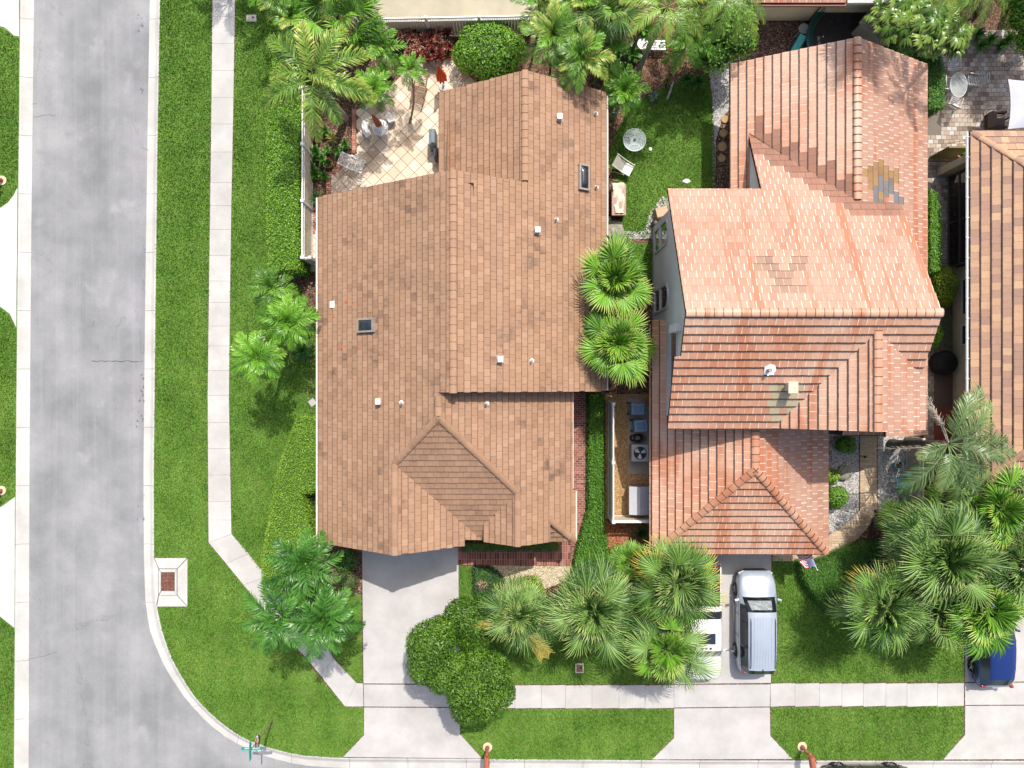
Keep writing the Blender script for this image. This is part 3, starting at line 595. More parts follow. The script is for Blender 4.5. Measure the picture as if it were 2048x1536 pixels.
def roof(root, planes, ridges, tmat, tw=0.33, exp=0.315, thick=0.034, override=None, cap=0.17, cap_mat=None, deck_mat=None, cap_v=0.3):
    items = []; po = root.matrix_basis.translation
    for pi, (poly, pl, mk) in enumerate(planes):
        c = math.cos(math.atan(pl.k)); sn = math.sin(math.atan(pl.k)); ux, uy = pl.u
        O = Vector((pl.p[0], pl.p[1], pl.p[2])); U = Vector((-uy, ux, 0)) * -1; V = Vector((ux * c, uy * c, sn)); N = U.cross(V)
        if N.z < 0: N = -N
        q = []
        for x, y in poly:
            d = Vector((x, y, pl.z(x, y))) - O; q.append((d.dot(U), d.dot(V)))
        a0, a1, b0, b1 = min(p[0] for p in q), max(p[0] for p in q), min(p[1] for p in q), max(p[1] for p in q)
        j = 0; b = b0
        while b < b1 - 0.03:
            sh = (0.5 if j % 2 else 0.0) * tw + rng.uniform(-0.03, 0.03); a = a0 - sh
            while a < a1:
                r = clip_rect(q, a + 0.003, b, a + tw - 0.003, b + exp)
                if r and area(r) > 0.006:
                    if sum(r[m][0] * r[(m + 1) % len(r)][1] - r[(m + 1) % len(r)][0] * r[m][1] for m in range(len(r))) < 0: r = r[::-1]
                    n = len(r); hj = rng.uniform(-0.004, 0.004); top = []; bot = []; uv = []
                    for s_, t_ in r:
                        f = (t_ - b) / exp; base = O + U * s_ + V * t_
                        top.append(tuple(base + N * (0.012 + thick * (1 - f) + hj))); bot.append(tuple(base)); uv.append(((s_ - a) / tw, f))
                    if (Vector(top[1]) - Vector(top[0])).cross(Vector(top[2]) - Vector(top[1])).z < 0:
                        top.reverse(); bot.reverse(); uv.reverse()
                    fs = [tuple(range(n))] + [(m + n, (m + 1) % n + n, (m + 1) % n, m) for m in range(n)]
                    uvs = [uv] + [[uv[m], uv[(m + 1) % n], uv[(m + 1) % n], uv[m]] for m in range(n)]
                    cx = sum(v[0] for v in top) / n; cy = sum(v[1] for v in top) / n; cz = sum(v[2] for v in top) / n
                    k = mk
                    if override: k = override(cx, cy, cz, mk, pi)
                    items.append((top + bot, fs, uvs, (float(np.clip(rng.beta(1.6, 1.6), 0, 1)), rng.uniform(0, 1)), area(r) / (H - cz) ** 2, k))
                a += tw
            b += exp; j += 1
        d = MB(); n = len(poly); pts = [(x, y, pl.z(x, y)) for x, y in poly]
        if sum(poly[i][0] * poly[(i + 1) % n][1] - poly[(i + 1) % n][0] * poly[i][1] for i in range(n)) < 0: pts.reverse()
        vs = [(x, y, z - 0.004) for x, y, z in pts] + [(x, y, z - 0.16) for x, y, z in pts]
        d.add(vs, [tuple(range(n)), tuple(range(2 * n - 1, n - 1, -1))] + [(m + n, (m + 1) % n + n, (m + 1) % n, m) for m in range(n)])
        build("roof_deck", d, deck_mat or UNDER, root, off=po)
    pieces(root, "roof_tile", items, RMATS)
    cm = cap_mat or RMATS[tmat]
    for (A, B) in ridges:
        A, B = Vector(A), Vector(B); L = (B - A).length; D = (B - A).normalized(); side = D.cross(Vector((0, 0, 1))).normalized(); up = side.cross(D)
        n = max(1, round(L / 0.36)); st = L / n
        for i in range(n):
            m = MB(); s0, s1 = i * st, i * st + st * 1.08; vs = []
            for (s_, rr, lift) in ((s0, cap, 0.0), (s1, cap * 1.06, 0.022)):
                for t in range(7):
                    an = math.pi * (t / 6); vs.append(tuple(A + D * s_ + side * (math.cos(an) * rr) + up * (math.sin(an) * rr * 0.55 + lift - 0.015)))
            fs = [(t + 1, t, 7 + t, 8 + t) for t in range(6)] + [tuple(range(7, 14))]
            m.add(vs, fs, 0.5)
            me = bpy.data.meshes.new("ridge_tile"); c0 = A + D * (s0 + st / 2)
            me.from_pydata([tuple(Vector(v) - c0) for v in vs], [], fs); tt = rng.beta(2, 2)
            set_attr(me, "tint", [tt] * 14); set_attr(me, "patch", [rng.uniform(0, .6)] * 14); me.materials.append(cm)
            l = me.uv_layers.new(name="UVMap"); l.data.foreach_set("uv", [w for f in fs for v in f for w in (0.3, cap_v if v >= 7 else 1.0)])
            link("ridge_tile", me, root, tuple(c0 - po))

def body(root, name, mat, poly, ztop):
    """wall block under a roof; ztop(x, y) gives the height of every corner of the outline"""
    po = root.matrix_basis.translation; m = MB(); n = len(poly)
    if sum(poly[i][0] * poly[(i + 1) % n][1] - poly[(i + 1) % n][0] * poly[i][1] for i in range(n)) < 0: poly = poly[::-1]
    vs = [(x, y, -0.1) for x, y in poly] + [(x, y, ztop(x, y)) for x, y in poly]
    m.add(vs, [(i, (i + 1) % n, n + (i + 1) % n, n + i) for i in range(n)]); return build(name, m, mat, root, off=po)
def window(root, cx, cy, cz, w, h, nx, ny, frame_mat, pane_mat, arch=False, mull=1):
    """window in a wall whose outward normal is (nx, ny)"""
    po = root.matrix_basis.translation; tx, ty = -ny, nx
    def q(a, z, d): return (cx + tx * a + nx * d - po[0], cy + ty * a + ny * d - po[1], z)
    def outline(ww, hh, zc):
        pts = [(-ww / 2, zc - hh / 2), (ww / 2, zc - hh / 2)]
        if arch:
            for k in range(9): t = math.pi * k / 8; pts.append((math.cos(t) * ww / 2, zc + hh / 2 - ww / 2 + math.sin(t) * ww / 2))
        else: pts += [(ww / 2, zc + hh / 2), (-ww / 2, zc + hh / 2)]
        return pts
    o, i = outline(w + 0.2, h + 0.2, cz), outline(w, h, cz); n = len(o); m = MB()
    vs = [q(a, z, 0.06) for a, z in o] + [q(a, z, 0.06) for a, z in i] + [q(a, z, -0.02) for a, z in o] + [q(a, z, -0.02) for a, z in i]
    m.add(vs, [(k, (k + 1) % n, n + (k + 1) % n, n + k) for k in range(n)] + [(2 * n + k, 2 * n + (k + 1) % n, (k + 1) % n, k) for k in range(n)] + [(n + k, n + (k + 1) % n, 3 * n + (k + 1) % n, 3 * n + k) for k in range(n)])
    m.sm = False; W = build("window", m, frame_mat, root)
    p = MB(); p.add([q(a, z, 0.012) for a, z in i], [tuple(range(n))]); build("pane", p, pane_mat, W)
    for k in range(1, mull + 1):
        zz = cz - h / 2 + h * k / (mull + 1); b = MB(); b.add([q(-w / 2, zz - .03, .05), q(w / 2, zz - .03, .05), q(w / 2, zz + .03, .05), q(-w / 2, zz + .03, .05)], [(0, 1, 2, 3)]); build("glazing_bar", b, frame_mat, W)
    return W
GLASS = m_glass("dark_window_glass")

# ---- first house (tan tiles, single storey)
WALL1 = m_wall("cream_stucco", (0.50, 0.42, 0.31))
h1 = thing("house", "single storey house under a sprawling tan flat tile roof beside the left side street", "house", (-2.5, 3, 0))
Wp = Plane((-9.13, 0, 2.9), (1, 0), 0.627); Ep = Plane((4.44, 0, 2.9), (-1, 0), 0.611)
NWp = Plane((-3.44, 0, 2.9), (1, 0), 0.594); LEp = Plane((2.86, 0, 2.9), (-1, 0), 0.638)
Sp = Plane((0, -1.40, 6.69), (0, 1), 0.61); Gp = Plane((-5.13, 0, 5.408), (-1, 0), 0.627); Gw = Plane((0.25, 0, 4.566), (1, 0), 0.63)
Cp = Plane((3.02, -7.45, 2.8), (0, 1), 0.61)
P1 = [([(-9.13, -7.48), (-5.13, -7.49), (-5.13, -3.48), (-3.08, -1.40), (-3.08, -0.35), (-2.43, -0.35), (-2.43, 8.85), (-9.13, 8.85)], Wp, 1),
      ([(-2.43, -0.35), (4.44, -0.35), (4.44, 13.77), (0.55, 13.77), (0.55, 8.85), (-2.43, 8.85)], Ep, 1),
      ([(-3.44, 8.3), (0.57, 8.3), (0.57, 13.77), (-3.44, 13.77)], NWp, 1),
      ([(-3.08, 0.4), (-3.08, -1.40), (0.25, -4.88), (0.25, -7.30), (1.76, -7.30), (1.76, -6.30), (3.0, -7.45), (3.02, -5.0), (2.86, -5.0), (2.86, 0.4)], LEp, 1),
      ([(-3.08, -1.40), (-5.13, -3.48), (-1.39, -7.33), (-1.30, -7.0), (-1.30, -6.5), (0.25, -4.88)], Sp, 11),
      ([(-5.13, -3.48), (-5.13, -7.49), (-2.2, -7.49), (-2.2, -7.2), (-1.39, -7.33)], Gp, 1),
      ([(0.25, -4.88), (0.25, -7.30), (-1.30, -7.30), (-1.30, -6.5)], Gw, 1),
      ([(1.76, -6.30), (3.0, -7.45), (1.76, -7.45)], Cp, 1)]
Rz = lambda pl, x, y: (x, y, pl.z(x, y))
R1 = [(Rz(Wp, -2.43, 8.85), Rz(Wp, -2.43, -0.35)), ((0.57, 13.77, 5.28), (0.57, 8.95, 5.28)), (Rz(Wp, -3.08, -0.5), Rz(Wp, -3.08, -1.3)),
      (Rz(Wp, -5.13, -3.48), Rz(Wp, -3.08, -1.40)), (Rz(LEp, 0.25, -4.88), Rz(LEp, -3.08, -1.40)), (Rz(Wp, -5.13, -7.49), Rz(Wp, -5.13, -3.5)),
      (Rz(LEp, 0.25, -7.30), Rz(LEp, 0.25, -4.9)), (Rz(LEp, 3.0, -7.45), Rz(LEp, 1.76, -6.30))]
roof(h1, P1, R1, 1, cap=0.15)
body(h1, "wall", WALL1, [(-8.6, -7.0), (-5.13, -7.0), (-1.6, -7.0), (-1.6, 8.4), (-2.43, 8.4), (-8.6, 8.4)], lambda x, y: (Wp.z(x, y) if x <= -5.1 else max(2.7, Gp.z(x, y)) if y < 0 else Wp.z(min(x, -2.43), y)) - 0.3)
body(h1, "wall", WALL1, [(-2.43, 0.05), (4.0, 0.05), (4.0, 13.3), (0.57, 13.3), (-3.0, 13.3), (-3.0, 8.4), (-2.43, 8.4)], lambda x, y: (Ep.z(x, y) if x > 0.5 or y < 8 else NWp.z(x, y) if y > 9 else 4.6) - 0.22)
body(h1, "wall", WALL1, [(-1.2, -6.9), (0.25, -6.9), (2.4, -6.9), (2.4, 0.0), (-1.2, 0.0)], lambda x, y: min(Gw.z(x, y), LEp.z(x, y)) - 0.22)
m = MB(); m.tube([(-9.22, -7.4, 2.86), (-9.22, 3.0, 2.86), (-9.22, 8.8, 2.86)], 0.055, 6); build("gutter", m, TRIM, h1, off=(-2.5, 3, 0))
m = MB(); m.tube([(4.50, -0.3, 2.86), (4.50, 13.6, 2.86)], 0.055, 6); build("gutter", m, TRIM, h1, off=(-2.5, 3, 0))
m = MB(); m.tube([(2.88, -4.95, 2.84), (2.88, -0.4, 2.84)], 0.035, 6); m.tube([(3.04, -7.4, 2.84), (3.04, -5.05, 2.84)], 0.035, 6); build("gutter", m, TRIM, h1, off=(-2.5, 3, 0))
m = MB(); m.box((-5.2, -7.03, 1.2), (4.6, 0.06, 2.3)); gd = build("garage_door", m, plain("white_door", (0.66, 0.64, 0.6), 0.5), h1, off=(-2.5, 3, 0))
for i in range(4):
    m = MB(); m.box((-5.2, -7.08, 0.35 + i * 0.56), (4.5, 0.05, 0.5)); build("door_panel", m, MATS["white_door"], gd, off=(0, 0, 0) if False else (-2.5, 3, 0))
window(h1, 1.0, -6.9, 1.5, 1.2, 1.2, 0, -1, TRIM, GLASS); window(h1, -8.6, 2, 1.6, 1.2, 1.1, -1, 0, TRIM, GLASS); window(h1, 4.0, 5.5, 1.5, 1.2, 1.1, 1, 0, TRIM, GLASS)
# roof fittings
def on(pl, px, py):
    s = (H - 5) / F
    for _ in range(12):
        x, y = (px - 1024) * s, (768 - py) * s; s = (H - pl.z(x, y)) / F
    return x, y, pl.z(x, y)
WHT = plain("white_vent_paint", (0.72, 0.70, 0.66), 0.4); LEAD = plain("pipe_grey", (0.34, 0.32, 0.30), 0.5); BLKG = m_glass("skylight_dome", (0.012, 0.018, 0.024), 0.08); ALU = plain("bronze_frame", (0.36, 0.31, 0.26), 0.4, 0.3)
def skylight(root, pl, px, py, L, W_, label=None):
    x, y, z = on(pl, px, py); po = root.matrix_basis.translation
    T = math.atan(pl.k) * (-1 if pl.u[0] > 0 else 1); Mx = Matrix.Translation((x - po[0], y - po[1], z + 0.05)) @ Matrix.Rotation(T, 4, 'Y')
    m = MB()
    for c, s in (((0, L / 2, .06), (W_ + .1, .08, .16)), ((0, -L / 2, .06), (W_ + .1, .08, .16)), ((W_ / 2, 0, .06), (.08, L - .08, .16)), ((-W_ / 2, 0, .06), (.08, L - .08, .16))): m.box(c, s, M=Mx)
    sk = build("skylight", m, ALU, root, label=label)
    m = MB(); n = 9; vs = []; 
    for i in range(n):
        for j in range(n):
            a, b = i / (n - 1) * 2 - 1, j / (n - 1) * 2 - 1; vs.append(tuple(Mx @ Vector((a * (W_ / 2 - .03), b * (L / 2 - .03), 0.09 + 0.13 * (1 - a * a) ** .6 * (1 - b ** 4) ** .6))))
    m.add(vs, [(i * n + j, (i + 1) * n + j, (i + 1) * n + j + 1, i * n + j + 1) for i in range(n - 1) for j in range(n - 1)]); build("dome", m, BLKG, sk, smooth=True)
skylight(h1, Wp, 734, 651, 0.55, 0.9, "landscape dark skylight on the street side slope"); skylight(h1, Ep, 1166, 356, 1.1, 0.5, "tall narrow skylight near the garden side eave")
def boxvent(root, pl, px, py, s=0.21):
    x, y, z = on(pl, px, py); po = root.matrix_basis.translation; m = MB()
    m.box((0, 0, 0), (s * 1.9, s * 1.7, .012), M=Matrix.Translation((x - po[0], y - po[1], z + .062)) @ Matrix.Rotation(math.atan(pl.k) * (-1 if pl.u[0] > 0 else 1), 4, 'Y')); build('flashing', m, plain('painted_flashing', (.36, .24, .17), .6, var=.3), root)
    m = MB(); m.box((x - po[0], y - po[1], z + 0.16), (s, s * 1.15, 0.26), taper=0.86); m.box((x - po[0], y - po[1], z + 0.31), (s * 1.12, s * 1.25, 0.04))
    build("vent_box", m, WHT, root, bevel=0.02)
def pipevent(root, pl, px, py, r=0.045, h=0.32):
    x, y, z = on(pl, px, py); po = root.matrix_basis.translation; x -= po[0]; y -= po[1]; m = MB()
    m.lathe([(0.13, 0.02), (0.1, 0.06), (0.065, 0.1), (0.06, 0.16)], (x, y, z), 12); v = build("pipe_vent", m, WHT, root, smooth=40)
    m = MB(); m.tube([(x, y, z), (x, y, z + h)], r, 10, cap=False); m.tube([(x, y, z + 0.1), (x, y, z + h - .02)], r * .8, 10); build("pipe", m, LEAD, v)
for a in ((758, 803), (1001, 719), (1075, 462), (1119, 237)): boxvent(h1, Wp if a[0] < 900 else Ep, *a)
for a in ((804, 806), (1063, 722), (1112, 440), (1191, 228)): pipevent(h1, Wp if a[0] < 900 else Ep, *a)
pipevent(h1, Ep, 1192, 375); pipevent(h1, LEp, 973, 807)
x, y, z = on(Wp, 665, 609); m = MB(); m.box((0, 0, 0), (0.30, 0.32, 0.02), M=Matrix.Translation((x + 2.5, y - 3, z + 0.07)) @ Matrix.Rotation(-math.atan(.627), 4, 'Y')); build("patch_sheet", m, WHT, h1, label="square white patch on a tile")
STAIN = plain("orange_sealant", (0.55, 0.12, 0.03), 0.7)
for (a, b, r_) in ((667, 631, .13), (693, 602, .12), (705, 610, .06), (684, 694, .13), (696, 672, .06), (718, 697, .06), (707, 757, .06)):
    x, y, z = on(Wp, a, b); m = MB(); Mx = Matrix.Translation((x + 2.5, y - 3, z + 0.056)) @ Matrix.Rotation(-math.atan(.627), 4, 'Y'); n = 11
    vs = [tuple(Mx @ Vector((math.cos(t * 6.283 / n) * r_ * rng.uniform(.25, 1), math.sin(t * 6.283 / n) * r_ * rng.uniform(.25, 1), 0.004))) for t in range(n)]
    m.add(vs, [tuple(range(n))]); build("sealant_smear", m, STAIN, h1)

# ---- second house (orange tiles, two storeys)
WALL2 = m_wall("pale_stucco", (0.66, 0.67, 0.66))
h2 = thing("house", "two storey house with glossy orange tile roof streaked white in the right half", "house", (12, 3, 0))
N2 = Plane((0, 2.80, 8.60), (0, -1), 0.60); S2 = Plane((0, 2.80, 8.60), (0, 1), 0.60)
GW2 = Plane((14.57, 0, 8.19), (1, 0), 0.72); GE2 = Plane((14.57, 0, 8.19), (-1, 0), 0.45)
WW2 = Plane((10.29, 0, 2.9), (1, 0), 0.546); WE2 = Plane((19.57, 0, 2.9), (-1, 0), 0.575)
CW2 = Plane((6.59, 0, 2.9), (1, 0), 0.56); CE2 = Plane((14.9, 0, 2.9), (-1, 0), 0.548); CS2 = Plane((0, -8.03, 2.9), (0, 1), 0.541)
LS2 = Plane((0, -2.42, 2.86), (0, 1), 0.5)
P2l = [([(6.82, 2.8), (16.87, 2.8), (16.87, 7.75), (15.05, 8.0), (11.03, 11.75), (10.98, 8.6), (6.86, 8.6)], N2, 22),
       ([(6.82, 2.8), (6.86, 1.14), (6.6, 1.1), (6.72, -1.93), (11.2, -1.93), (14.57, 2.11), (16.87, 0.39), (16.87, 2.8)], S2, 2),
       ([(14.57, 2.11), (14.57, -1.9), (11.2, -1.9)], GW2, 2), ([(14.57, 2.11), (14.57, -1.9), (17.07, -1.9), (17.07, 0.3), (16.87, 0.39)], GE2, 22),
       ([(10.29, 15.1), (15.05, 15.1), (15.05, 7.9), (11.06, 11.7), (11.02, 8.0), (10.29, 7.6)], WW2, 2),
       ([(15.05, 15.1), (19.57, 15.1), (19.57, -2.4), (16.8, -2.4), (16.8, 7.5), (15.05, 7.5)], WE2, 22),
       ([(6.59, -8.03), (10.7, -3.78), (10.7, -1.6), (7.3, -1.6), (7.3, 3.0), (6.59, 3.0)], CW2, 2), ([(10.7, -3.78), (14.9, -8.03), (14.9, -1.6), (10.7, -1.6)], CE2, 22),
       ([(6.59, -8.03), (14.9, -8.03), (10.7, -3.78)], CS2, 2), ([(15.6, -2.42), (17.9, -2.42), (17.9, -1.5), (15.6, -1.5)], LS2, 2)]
def ov(x, y, z, mk, pi):
    px, py = 1024 + x * F / (H - z), 768 - y * F / (H - z)
    if pi == 4 and x > 11.3 and y < (11.75 - (x - 11.03) * 0.94) + 0.75 + 0.25 * math.sin(x * 9) : return 'u'
    if pi == 0 and x > 10.9 and y > 8.3 and y > (11.75 - (x - 11.03) * 0.94) - 1.05: return 'u'
    if pi == 0 and x > 13.4 and y > 7.1 and y > (11.75 - (x - 11.03) * 0.94) - 1.0: return 'u'
    if pi == 5:
        if 1745 < px < 1812 and 356 < py < 418 and abs(px - 1745 - (py - 356) * .55) < 34 and rng.random() < .85: return 's'
        if 1725 < px < 1800 and 325 < py < 395 and abs(px - 1762) + abs(py - 350) * .8 < 42 and rng.random() < .8: return 'o'
    if pi == 0 and ((1515 < px < 1610 and 512 < py < 540) or (1545 < px < 1612 and 540 <= py < 585)) and rng.random() < .75: return 'm'
    if pi == 1 and px > 1527 and px < 1600 and py > 762 and px > 1535 + (800 - py) * .12 and rng.random() < .93: return 'k'
    return mk
R2 = [(Rz(N2, 6.82, 2.8), Rz(N2, 16.87, 2.8)), (Rz(GE2, 14.57, -1.9), Rz(GE2, 14.57, 2.1)), ((15.05, 15.1, 5.5), (15.05, 8.05, 5.5)),
      (Rz(CW2, 6.7, -7.92), Rz(CW2, 10.7, -3.78)), (Rz(CE2, 14.85, -7.98), Rz(CE2, 10.7, -3.78)), ((10.7, -3.78, 5.2), (10.7, -1.75, 5.2))]
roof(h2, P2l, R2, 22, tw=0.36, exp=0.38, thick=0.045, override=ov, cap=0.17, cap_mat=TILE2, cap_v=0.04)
body(h2, "wall", WALL2, [(7.2, -1.45), (16.5, -1.45), (16.5, 2.8), (16.5, 7.6), (7.2, 8.0), (7.2, 2.8)], lambda x, y: (N2 if y > 2.8 else S2).z(x, y) - 0.2)
body(h2, "wall", WALL2, [(11.4, 7.0), (11.4, 14.7), (15.05, 14.7), (19.15, 14.7), (19.15, -2.0), (16.4, -2.0), (15.05, 7.0)], lambda x, y: min(WW2.z(x, y), WE2.z(x, y)) - 0.2)
body(h2, "wall", WALL2, [(7.25, -7.6), (14.5, -7.6), (14.5, -1.5), (7.25, -1.5)], lambda x, y: 2.85)
m = MB(); m.add([(11.06, 8.0, 3.2), (11.06, 11.6, 3.3), (11.06, 8.0, N2.z(0, 8.0) - .1)], [(0, 1, 2)]); build("rake_wall", m, WALL2, h2, off=(12, 3, 0))
FR2 = plain("pale_blue_frame", (0.50, 0.54, 0.55), 0.5)
for yy in (7.1, 4.1):
    window(h2, 7.2, yy, 1.35, 1.0, 1.1, -1, 0, FR2, GLASS, mull=0); window(h2, 7.2, yy, 2.95, 1.0, 1.5, -1, 0, FR2, GLASS, arch=True, mull=0)
window(h2, 7.2, 1.2, 4.9, 2.2, 1.2, -1, 0, FR2, GLASS, mull=0)
m = MB(); m.box((7.1, 2.4, 5.8), (0.4, 0.35, 1.2)); build("wall_pier", m, WALL2, h2, off=(12, 3, 0), bevel=0.03)
m = MB(); m.box((11.5, -7.64, 1.15), (4.9, 0.06, 2.2)); build("garage_door", m, MATS["white_door"], h2, off=(12, 3, 0))
m = MB(); vs = []; x, y, z = on(S2, 1538, 741); n = 15
Mx = Matrix.Translation((x - 12, y - 3, z + 0.075)) @ Matrix.Rotation(math.atan(.6), 4, 'X')
m.add([tuple(Mx @ Vector((math.cos(t * 6.283 / n) * .36 * rng.uniform(.6, 1), math.sin(t * 6.283 / n) * .33 * rng.uniform(.6, 1), 0.006))) for t in range(n)], [tuple(range(n))]); build("white_splash", m, plain("spilled_white", (0.8, 0.78, 0.76), 0.5), h2)
pipevent(h2, S2, 1534, 741, 0.07, 0.4)
x, y, z = on(S2, 1577, 775); m = MB(); m.box((x - 12, y - 3, z + .25), (.38, .30, .45)); m.box((x - 12, y - 3, z + .5), (.42, .5, .06)); build("roof_vent", m, plain("vent_tan", (0.56, 0.44, 0.34), 0.6), h2, bevel=.03)
m = MB()
for i in range(26): m.box((6.53, -7.9 + i * 0.42, 2.80), (0.05, 0.40, 0.10))
build("fascia", m, plain("peach_fascia", (0.5, 0.3, 0.2), 0.6), h2, off=(12, 3, 0))

# ---- third house, cut by the right edge
WALL3 = m_wall("ochre_stucco", (0.64, 0.54, 0.36))
h3 = thing("house", "single storey house with blended tan and brown tile hip roof at the right edge", "house", (27, 3.5, 0))
W3 = Plane((21.6, 0, 2.9), (1, 0), 0.55); N3 = Plane((0, 11.94, 2.9), (0, -1), 0.55); S3 = Plane((0, -5, 2.9), (0, 1), 0.55); E3 = Plane((32.4, 0, 2.9), (-1, 0), 0.55)
roof(h3, [([(21.6, 11.94), (27, 6.54), (27, 0.4), (21.6, -5)], W3, 3), ([(21.6, 11.94), (27, 6.54), (32.4, 11.94)], N3, 3), ([(21.6, -5), (27, 0.4), (32.4, -5)], S3, 3), ([(32.4, 11.94), (27, 6.54), (27, 0.4), (32.4, -5)], E3, 3)],
     [(Rz(W3, 21.7, 11.84), Rz(W3, 27, 6.54)), (Rz(W3, 21.7, -4.9), Rz(W3, 27, .4)), (Rz(W3, 27, 6.54), Rz(W3, 27, .4)), (Rz(E3, 32.3, 11.84), Rz(W3, 27, 6.54)), (Rz(E3, 32.3, -4.9), Rz(W3, 27, .4))], 3, tw=0.36, exp=0.42, thick=0.055, cap=0.15)
body(h3, "wall", WALL3, [(22.6, -4.4), (31.8, -4.4), (31.8, 11.2), (23.6, 11.2), (23.6, 5.9), (22.6, 5.9)], lambda x, y: 2.9)
m = MB(); m.tube([(21.5, -4.9, 2.87), (21.5, 11.9, 2.87)], 0.06, 6); build("gutter", m, plain("white_gutter", (0.62, 0.64, 0.64), 0.4), h3, off=(27, 3.5, 0))
for i in range(18):
    m = MB(); m.box((21.48, -4.5 + i * 0.95, 2.94), (0.16, 0.03, 0.02)); build("gutter_strap", m, MATS["white_gutter"], h3, off=(27, 3.5, 0))
window(h3, 22.6, 4.35, 1.45, 1.7, 1.2, -1, 0, TRIM, GLASS); window(h3, 22.6, 2.45, 1.3, 0.9, 1.0, -1, 0, TRIM, GLASS)
# screened porch on its west side
SCR = NT("dark_screen", 0.8, 0.1); SCR.color((0.03, 0.027, 0.026)); SCR.b.inputs["Alpha"].default_value = 0.8
BRZ = plain("bronze_rail", (0.13, 0.10, 0.085), 0.5, 0.2)
sp_ = MB(); sp_.add([(22.35, 6.0, .1), (22.35, 10.6, .1), (22.35, 10.6, 2.6), (22.35, 6.0, 2.6)], [(0, 1, 2, 3)]); build("porch_screen", sp_, SCR.m, h3, off=(27, 3.5, 0))
for yy in (6.0, 8.2, 10.6):
    m = MB(); m.box((22.35, yy, 1.35), (.07, .07, 2.6)); build("porch_post", m, BRZ, h3, off=(27, 3.5, 0))
for zz in (0.12, 1.0, 2.6):
    m = MB(); m.box((22.33, 8.3, zz), (.08, 4.6, .08)); build("porch_rail", m, BRZ, h3, off=(27, 3.5, 0))
m = MB(); m.box((22.3, 10.85, 1.3), (1.0, .35, 2.6)); build("porch_pier", m, WALL3, h3, off=(27, 3.5, 0))

# ---- houses behind, cut by the top edge
hA = thing("house", "neighbouring house with long tan wall beyond the white fence at the top edge", "house", (-2, 24, 0))
NA = Plane((0, 22.12, 2.9), (0, 1), 0.5)
body(hA, "wall", m_wall("khaki_stucco", (0.74, 0.68, 0.52)), [(-6.2, 22.62), (1.35, 22.62), (1.35, 30), (-6.2, 30)], lambda x, y: 2.85)
roof(hA, [([(-6.6, 22.12), (1.7, 22.12), (1.7, 26.4), (-6.6, 26.4)], NA, 3), ([(-6.6, 30.7), (1.7, 30.7), (1.7, 26.4), (-6.6, 26.4)], Plane((0, 30.7, 2.9), (0, -1), 0.5), 3)], [((-6.6, 26.4, 5.04), (1.7, 26.4, 5.04))], 3, tw=.36, exp=.4)
m = MB(); m.box((-2.4, 22.04, 2.84), (8.3, .1, .12)); build("fascia", m, plain("maroon_fascia", (0.13, 0.05, 0.045), 0.6), hA, off=(-2, 24, 0))
hB = thing("house", "neighbouring house with beige wall and orange eave behind the trampoline at the top", "house", (15.5, 20, 0))
body(hB, "wall", MATS.get("x") or m_wall("sand_stucco", (0.70, 0.62, 0.44)), [(11.6, 18.65), (19.4, 18.65), (19.4, 26), (11.6, 26)], lambda x, y: 2.85)
roof(hB, [([(11.2, 18.0), (15.75, 18.0), (15.75, 22.4), (11.2, 22.4)], Plane((0, 18.0, 2.9), (0, 1), 0.5), 22), ([(11.2, 26.8), (19.8, 26.8), (19.8, 22.4), (11.2, 22.4)], Plane((0, 26.8, 2.9), (0, -1), 0.5), 22)], [((11.2, 22.4, 5.1), (19.8, 22.4, 5.1))], 22)
m = MB(); m.box((17.6, 20.3, 2.78), (3.5, 4.6, .2)); build("flat_roof", m, m_concrete("weathered_white_roof", (0.55, 0.54, 0.52), 0.25), hB, off=(15.5, 20, 0), bevel=.02)
m = MB(); m.box((13.5, 17.93, 2.80), (4.6, .12, .1)); build("gutter", m, plain("rust_gutter", (0.2, 0.07, 0.045), 0.6), hB, off=(15.5, 20, 0))
# ================================================================== plants
HEDGE_Y = leafmat("hedge_yellow_green", (0.14, 0.29, 0.02), (0.30, 0.48, 0.045), patch=1.2)
HEDGE_G = leafmat("hedge_green", (0.09, 0.24, 0.018), (0.20, 0.42, 0.04), patch=1.2)
HEDGE_D = leafmat("hedge_dark", (0.035, 0.10, 0.014), (0.10, 0.25, 0.035), patch=1.2)
LIME = leafmat("lime_leaf", (0.14, 0.33, 0.025), (0.28, 0.54, 0.06), patch=1.5)
BLUEG = leafmat("bluish_leaf", (0.03, 0.085, 0.035), (0.09, 0.18, 0.07), patch=1.2)
TREEL = leafmat("ficus_leaf", (0.035, 0.10, 0.01), (0.14, 0.28, 0.025), patch=1.3, rough=0.35)
REDL = leafmat("croton_leaf", (0.05, 0.008, 0.01), (0.36, 0.07, 0.05), tip=(0.5, 0.3, 0.2), patch=2.5)
CORE = plain("shade_core", (0.03, 0.07, 0.012), 0.9)  # dark fill colour standing for the shaded inside of crowns and bushes
BARK = plain("grey_bark", (0.26, 0.235, 0.20), 0.85, var=0.3, scale=5, bump=0.5)
BARKB = plain("brown_bark", (0.12, 0.085, 0.06), 0.9, var=0.4, scale=6, bump=0.6)
P_ROYAL = leafmat("royal_frond", (0.075, 0.17, 0.03), (0.25, 0.42, 0.06), tip=(0.42, 0.46, 0.09), tipw=(0.35, 1.1))
P_BRIGHT = leafmat("bright_frond", (0.06, 0.19, 0.018), (0.19, 0.43, 0.035), tip=(0.22, 0.42, 0.05), tipw=(0.6, 1.5))
P_GREEN = leafmat("green_frond", (0.05, 0.14, 0.02), (0.18, 0.37, 0.045), tip=(0.2, 0.38, 0.06), tipw=(0.5, 1.3))
P_DARK = leafmat("dark_frond", (0.02, 0.085, 0.012), (0.08, 0.24, 0.03), tip=(0.10, 0.25, 0.04), tipw=(0.5, 1.3))
